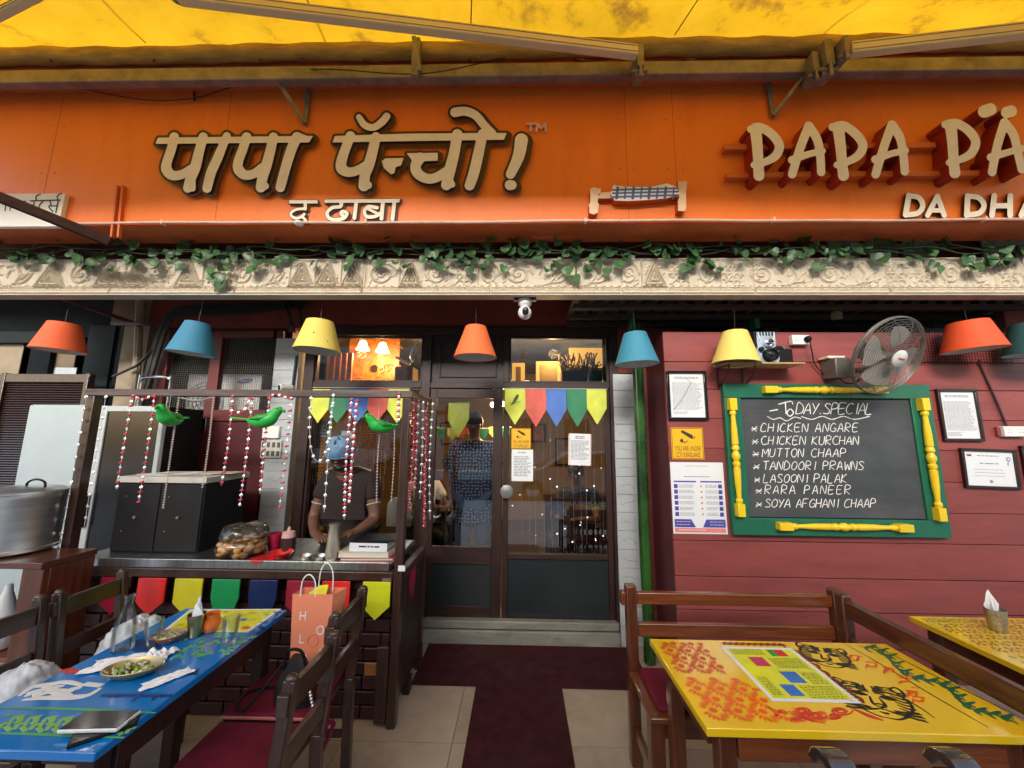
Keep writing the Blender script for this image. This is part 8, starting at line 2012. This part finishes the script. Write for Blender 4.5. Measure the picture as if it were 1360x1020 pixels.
# ------------------------------------------------------------------ people
m_skin1 = mat('skin_brown', (.15, .070, .042), .5, var=.08, vscale=8); m_skin2 = mat('skin_tan', (.34, .18, .11), .5, var=.06, vscale=8)
m_hair = mat('black_hair', (.012, .010, .009), .5, var=.3, vscale=40, bump=.5, bscale=120)
def person(label, loc, rz, H, skin, J, clothes, head, girth=1.0, group=None):
    """J: joints in body axes (x to the figure's left, -y forward), already scaled; one continuous skin mesh from these joints"""
    t = thing('person', label, 'person', loc, group); R7 = Matrix.Translation(Vector(loc)) @ Matrix.Rotation(rz, 4, 'Z')
    V = []; E_ = []; Rr = []; ix = {}
    def add(k, p, r, par=None):
        ix[k] = len(V); V.append(R7 @ Vector(p)); Rr.append(r if isinstance(r, tuple) else (r, r))
        if par is not None: E_.append((ix[par], ix[k]))
    g = girth
    add('pelvis', J['pelvis'], (.15 * g, .105 * g)); add('waist', J['waist'], (.135 * g, .10 * g), 'pelvis'); add('chest', J['chest'], (.155 * g, .11 * g), 'waist')
    add('neck0', J['neck0'], (.075, .065), 'chest'); add('neck1', J['neck1'], .052, 'neck0')
    hd = Vector(J['head']); up = (hd - Vector(J['neck1'])).normalized()
    add('jaw', hd - up * .055, (.062, .07), 'neck1'); add('mid', hd + up * .01, (.076, .088), 'jaw'); add('crown', hd + up * .085, (.066, .078), 'mid')
    for s, S in ((1, 'L'), (-1, 'R')):
        add('sh' + S, J['sh' + S], .062 * g, 'chest'); add('el' + S, J['el' + S], .042, 'sh' + S); add('fa' + S, Vector(J['el' + S]).lerp(Vector(J['wr' + S]), .35), .040, 'el' + S); add('wr' + S, J['wr' + S], .026, 'fa' + S)
        d = (Vector(J['ha' + S]) - Vector(J['wr' + S])); pl = Vector(J['wr' + S]) + d * .5; add('palm' + S, pl, (.036, .018), 'wr' + S)
        dn = d.normalized(); sd_ = dn.cross(Vector(J.get('pn' + S, (0, 1, 0)))).normalized()
        for f, (off, ln) in enumerate(((-.026, .070), (-.009, .08), (.009, .075), (.024, .06))):
            b0_ = pl + dn * .035 + sd_ * off; add('f%d%s' % (f, S), b0_, .0095, 'palm' + S); add('g%d%s' % (f, S), b0_ + dn * ln * .55, .009, 'f%d%s' % (f, S)); add('t%d%s' % (f, S), b0_ + dn * ln * .9 + Vector(J.get('curl', (0, 0, -.015))), .008, 'g%d%s' % (f, S))
        add('th0' + S, pl - sd_ * .035 * 1 - dn * .01, .012, 'palm' + S); add('th1' + S, pl - sd_ * .055 + dn * .03, .0095, 'th0' + S)
        add('hip' + S, J['hip' + S], .085 * g, 'pelvis'); add('kn' + S, J['kn' + S], .056, 'hip' + S); add('an' + S, J['an' + S], .036, 'kn' + S); add('toe' + S, Vector(J['an' + S]) + Vector((0, -.16, -.045)), (.035, .025), 'an' + S)
    skin_obj('body', V, E_, Rr, skin, t, 2, 0)
    # clothes: skins that follow the same joints a little wider
    if 'top' in clothes:
        m_, sleeve = clothes['top']; V2 = []; E2 = []; R2 = []; k2 = {}
        def a2(k, p, r, par=None):
            k2[k] = len(V2); V2.append(R7 @ Vector(p)); R2.append(r if isinstance(r, tuple) else (r, r))
            if par is not None: E2.append((k2[par], k2[k]))
        J_ = {k: Vector(v) for k, v in J.items() if isinstance(v, (tuple, Vector))}
        a2('h', J_['pelvis'] + Vector((0, 0, -.06 - clothes.get('hem', 0))), (.195 * g + clothes.get('hem', 0) * .12, .14 * g + clothes.get('hem', 0) * .12)); a2('p', J_['pelvis'] + Vector((0, 0, .04)), (.185 * g + clothes.get('hem', 0) * .1, .135 * g + clothes.get('hem', 0) * .1), 'h'); a2('w', J_['waist'], (.165 * g, .125 * g), 'p'); a2('c', J_['chest'], (.18 * g, .135 * g), 'w'); a2('n', J_['neck0'], (.085, .075), 'c'); a2('n1', J_['neck0'].lerp(J_['neck1'], .5), (.066, .064), 'n')
        for S in 'LR':
            a2('s' + S, J_['sh' + S], .083 * g, 'c'); a2('e' + S, J_['sh' + S].lerp(J_['el' + S], sleeve), .068 * g, 's' + S)
        skin_obj('shirt', V2, E2, R2, m_, t, 2, 1)
        if 'piping' in clothes:
            for S in 'LR':
                pos = J_['sh' + S].lerp(J_['el' + S], sleeve + .05); dr = (J_['el' + S] - J_['sh' + S]).normalized(); mb = M(); u = dr.orthogonal().normalized(); v = dr.cross(u)
                mb.tube([pos + (u * math.cos(a * .5236) + v * math.sin(a * .5236)) * .050 * g for a in range(13)], .005, 6); mb.xform(R7); mb.build('sleeve_piping', clothes['piping'], t, smooth=True)
                mb = M(); mb.tube([tuple(R7 @ (J_['neck0'] + Vector((.05 if S == 'L' else -.05, -.045, .045)))), tuple(R7 @ (J_['sh' + S].lerp(J_['neck0'], .45) + Vector((0, -.03, .082)))), tuple(R7 @ (J_['sh' + S] + Vector((0, -.02, .078))))], .004, 6); mb.build('shoulder_piping', clothes['piping'], t)
            mb = M(); mb.tube([tuple(R7 @ (J_['neck0'].lerp(J_['neck1'], .45) + Vector((.078 * math.cos(a * .5236), .07 * math.sin(a * .5236) - .005, .0)))) for a in range(13)], .012, 6); mb.build('collar', m_, t, smooth=True)
    if 'trousers' in clothes:
        V3 = []; R3_ = []
        pts = ['pelvis', 'hipL', 'knL', 'anL', 'hipR', 'knR', 'anR']; V3 = [R7 @ (Vector(J[k]) + Vector((0, 0, .02 if k[:2] == 'an' else 0))) for k in pts]; skin_obj('trousers', V3, [(0, 1), (1, 2), (2, 3), (0, 4), (4, 5), (5, 6)], [(.165 * g, .12 * g)] + [.105 * g, .075, .06] * 2, clothes['trousers'], t, 2, 0)
    # face
    fw = Vector(J['fwd']).normalized(); rt = fw.cross(up).normalized(); c = hd
    W = lambda a, b_, d: tuple(R7 @ (c + rt * a + up * b_ + fw * d))
    mb = M(); mb.tube([W(0, .015, .078), W(0, -.015, .098), W(0, -.022, .084)], [.008, .013, .008], 8); mb.build('nose', skin, t, smooth=True)
    for s in (-1, 1):
        mb = M(); mb.ball(W(s * .031, .012, .074), .0115, 10, 8); e_ = mb.build('eye', mat('eye_white', (.6, .58, .54), .3), t, smooth=True); mb = M(); mb.ball(W(s * .031, .010, .083), .006, 8, 6); mb.build('iris', m_black, e_)
        mb = M(); mb.tube([W(s * .018, .032, .080), W(s * .034, .038, .078), W(s * .050, .032, .068)], .004, 6); mb.build('eyebrow', m_hair, t)
        mb = M(); mb.ball(W(s * .078, .0, .0), .026, 10, 6, (.4, .6, 1)); mb.build('ear', skin, t, smooth=True)
    mb = M(); mb.tube([W(-.022, -.048, .078), W(0, -.046, .086), W(.022, -.048, .078)], [.004, .007, .004], 6); mb.build('mouth', mat('lips', (.20, .06, .05), .5), t, smooth=True)
    def cap(name, m_, f, lo, r=1.0, back=True):
        mb = M(); n, k_ = 28, 10; Vv = []
        for i in range(k_ + 1):
            th = math.pi * .5 * i / k_ * lo
            for j in range(n): a = 2 * math.pi * j / n; q = Vector((.088 * math.sin(th) * math.cos(a), .102 * math.sin(th) * math.sin(a), .108 * math.cos(th))) * f(th, a) * r; Vv.append(W(q.x, .035 + q.z, -.008 + q.y))
        mb.add(Vv, [(i * n + j, i * n + (j + 1) % n, (i + 1) * n + (j + 1) % n, (i + 1) * n + j) for i in range(k_) for j in range(n)]); return mb.build(name, m_, t, smooth='all', fix=False)
    cap('hair', m_hair, lambda th, a: 1 + .02 * math.sin(9 * a), 1.12)
    if head.get('net'):
        o = cap('hairnet', head['net'], lambda th, a: 1.06 + .06 * abs(math.sin(a * 8 + th * 2)) * math.sin(th) + .07 * math.sin(2 * a + th * 3) + .04 * math.sin(5 * a - th * 5), 1.02)
        mb = M(); mb.tube([W(.104 * math.cos(a * .2618), .022, -.008 + .118 * math.sin(a * .2618)) for a in range(25)], .006, 6); mb.build('elastic', head['net'], o, smooth=True)
    if head.get('beard'):
        mb = M(); mb.tube([W(-.055, -.02, .045), W(-.045, -.06, .062), W(0, -.078, .075), W(.045, -.06, .062), W(.055, -.02, .045)], [.012, .018, .02, .018, .012], 8); mb.build('beard', m_hair, t, smooth=True)
    return t
# worker with blue hairnet, head bowed, hands over the counter
wx = P(456, 680, Y=2.74).x
JW = dict(pelvis=(0, .10, .86), waist=(0, .07, .98), chest=(0, .03, 1.16), neck0=(0, -.03, 1.30), neck1=(0, -.07, 1.36), head=(0, -.12, 1.425), fwd=(0, -1, -.62),
          shL=(.165, .02, 1.235), shR=(-.165, .02, 1.235), elL=(.225, -.02, .99), elR=(-.225, -.02, .99), wrL=(.16, -.20, .985), wrR=(-.11, -.21, .975), haL=(.10, -.30, .985), haR=(-.03, -.27, .965),
          pnL=(0, 0, 1), pnR=(0, 0, 1), hipL=(.09, .10, .82), hipR=(-.09, .10, .82), knL=(.10, .07, .45), knR=(-.10, .07, .45), anL=(.10, .10, .08), anR=(-.10, .10, .08))
for k_ in list(JW):
    if k_ not in ('fwd', 'pnL', 'pnR') and k_[:2] not in ('wr', 'ha', 'an', 'kn'): a_ = JW[k_]; JW[k_] = (a_[0], a_[1], a_[2] * 1.065)
for k_ in ('wrL', 'wrR', 'haL', 'haR'): a_ = JW[k_]; JW[k_] = (a_[0], a_[1], a_[2] + .02)
JW['fwd'] = (0, -1, -.42)
m_polo = mat('dark_brown_polo', (.022, .013, .012), .85, var=.25, vscale=9, bump=.3, bscale=200)
m_net = glass('hairnet_film', (.55, .72, .92), 1.0, .4, fog=.45)
m_netb = mat('hairnet_blue', (.13, .25, .42), .5, var=.45, vscale=24, bump=.8, bscale=40)
person('person in a dark brown polo and blue hairnet looking down behind the stall counter', (wx, 2.78, 0), 0, 1.6, m_skin1, JW, {'top': (m_polo, .55), 'piping': mat('cream_piping', (.5, .42, .33), .7), 'trousers': m_black}, {'net': m_netb, 'beard': True}, .98)
# person in polka dots behind the middle door glass
m_dots = bpy.data.materials.new('polka_dot_cloth'); m_dots.use_nodes = True; nt = m_dots.node_tree; N = nt.nodes; L = nt.links; pb = N['Principled BSDF']; pb.inputs['Roughness'].default_value = .85
tc = N.new('ShaderNodeTexCoord'); vo = N.new('ShaderNodeTexVoronoi'); vo.inputs['Scale'].default_value = 32; vo.inputs['Randomness'].default_value = .45; vo.voronoi_dimensions = '2D'; mpd = N.new('ShaderNodeMapping'); mpd.inputs['Rotation'].default_value = (RAD(90), 0, 0); L.new(tc.outputs['Object'], mpd.inputs[0]); L.new(mpd.outputs[0], vo.inputs['Vector'])
cr = N.new('ShaderNodeValToRGB'); cr.color_ramp.interpolation = 'CONSTANT'; cr.color_ramp.elements[0].color = (.55, .58, .66, 1); cr.color_ramp.elements[1].position = .18; cr.color_ramp.elements[1].color = (.022, .028, .075, 1); L.new(vo.outputs['Distance'], cr.inputs[0]); L.new(cr.outputs[0], pb.inputs['Base Color'])
px_ = P(628, 650, Y=3.75).x
JP = dict(pelvis=(0, .02, .93), waist=(0, .01, 1.06), chest=(0, 0, 1.27), neck0=(0, -.0, 1.44), neck1=(0, -.01, 1.50), head=(0, -.03, 1.60), fwd=(0, -1, -.08),
          shL=(.185, 0, 1.37), shR=(-.185, 0, 1.37), elL=(.25, .02, 1.10), elR=(-.27, -.02, 1.10), wrL=(.24, -.08, .88), wrR=(-.20, -.12, .90), haL=(.23, -.12, .76), haR=(-.17, -.15, .78), pnL=(1, 0, 0), pnR=(1, 0, 0),
          hipL=(.09, .02, .88), hipR=(-.09, .02, .88), knL=(.10, 0, .48), knR=(-.10, 0, .48), anL=(.10, .03, .08), anR=(-.10, .03, .08))
person('person in a navy polka dot shirt and jeans standing behind the middle door glass', (px_, 3.78, .166), 0, 1.72, m_skin2, JP, {'hem': .26, 'top': (m_dots, .85), 'trousers': mat('blue_denim', (.05, .09, .17), .9, var=.2)}, {}, 1.1)
# two seated guests further in
def seated(dx=0): return dict(pelvis=(0, .10, .50), waist=(0, .10, .64), chest=(0, .06, .84), neck0=(0, .03, 1.0), neck1=(0, .02, 1.06), head=(0, 0, 1.16), fwd=(.3, -1, -.1),
          shL=(.175, .06, .94), shR=(-.175, .06, .94), elL=(.24, -.06, .72), elR=(-.24, -.06, .72), wrL=(.15, -.28, .76), wrR=(-.15, -.28, .76), haL=(.08, -.36, .77), haR=(-.08, -.36, .77), pnL=(0, 0, 1), pnR=(0, 0, 1),
          hipL=(.09, .08, .48), hipR=(-.09, .08, .48), knL=(.12, -.34, .50), knR=(-.12, -.34, .50), anL=(.12, -.36, .09), anR=(-.12, -.36, .09))
for i, (px, Y_, m_, lab, rz) in enumerate(((597, 4.25, mat('dark_maroon_shirt', (.05, .02, .02), .8), 'seated person in a dark shirt inside, left of the polka dot shirt', .3), (563, 4.0, mat('white_shirt', (.60, .58, .55), .8), 'seated person in a white shirt inside, behind the outer thin pole', .6), (765, 4.1, mat('black_shirt', (.015, .015, .018), .8), 'seated person in black inside, low behind the right door glass', -.4))):
    x = P(px, 640, Y=Y_).x
    person(lab, (x, Y_, .166 if i < 2 else .1), rz, 1.6, m_skin1, seated(), {'top': (m_, .6), 'trousers': m_black}, {}, 1.0)
    s = thing('stool', ('stool under the seated guest in the dark shirt', 'stool under the seated guest in the white shirt', 'stool under the seated guest in black')[i], 'stool', (x, Y_ + .1, .166)); zf_ = .166
    bx('seat', m_dwood_x, s, x - .17, x + .17, Y_ - .06, Y_ + .28, .52, .55, .01)
    for dx in (-.14, .14):
        for dy in (-.03, .25): bx('leg', m_dwood, s, x + dx - .015, x + dx + .015, Y_ + dy - .015, Y_ + dy + .015, zf_, .519)

# ------------------------------------------------------------------ street behind the camera (seen only as reflections in the glass)
rb_ = thing('added_street_building', 'cream street building added across the road to darken the horizon reflected in the door glass', 'building', (0, -13, 0))  # building added out of view to darken the reflected horizon
bx('wall', m_far, rb_, -16, 16, -14, -12.2, 0, 9)
for i in range(11):
    for j in range(3):
        x = -14 + i * 2.7; bx('window', mat('far_window_dark', (.03, .035, .04), .2), rb_, x, x + 1.3, -12.26, -12.199, 1 + j * 2.8, 2.6 + j * 2.8)
cr_ = thing('parked_car', 'silver parked hatchback across the pavement, seen as a reflection in the right door glass', 'car', (1.6, -4.5, -.12))
m_car = mat('silver_car_paint', (.45, .46, .48), .25, metal=.6, coat=.8)
pr = [(-2.0, .25), (-2.02, .62), (-1.75, .85), (-1.0, .95), (-.35, 1.38), (.95, 1.42), (1.65, .98), (1.98, .88), (2.02, .3)]
M().prism([(1.6 + a, z - .12) for a, z in pr], lambda x, z: (x, -3.7, z), lambda x, z: (x, -5.3, z)).build('body', m_car, cr_, bevel=.06)
for a in ([(-.85, .97), (-.30, 1.32), (.25, 1.34), (.25, .97)], [(.32, .97), (.32, 1.34), (.90, 1.35), (1.45, .98)]):
    M().prism([(1.6 + x, z - .12) for x, z in a], lambda x, z: (x, -3.69, z), lambda x, z: (x, -3.72, z)).build('side_window', m_blackg, cr_)
for x in (-1.25, 1.25):
    wv = M().lathe([(.20, -.1), (.31, -.1), (.32, -.08), (.32, .08), (.31, .1), (.20, .1)], (1.6 + x, -3.78, .20), 24, axis=(0, 1, 0)).build('tyre', m_black, cr_, smooth=True); M().lathe([(.2, 0), (.18, .02), (.05, .03), (0, .03)], (1.6 + x, -3.70, .20), 16, axis=(0, 1, 0)).build('rim', m_chrome, wv)

for o in bpy.data.objects:
    if o.type == 'MESH' and o.parent and (o.name.split('.')[0] in ('chalk_writing', 'menu_text', 'print', 'scallop_print', 'leaf_scroll', 'navy_scroll', 'navy_word', 'petal_print', 'leaf_print', 'diamond_print', 'white_print', 'purple_print', 'pink_print', 'border_scroll', 'scroll_print', 'brush_letters', 'tiger_print', 'vine_print', 'lettering', 'headline')): o['kind'] = 'stuff'
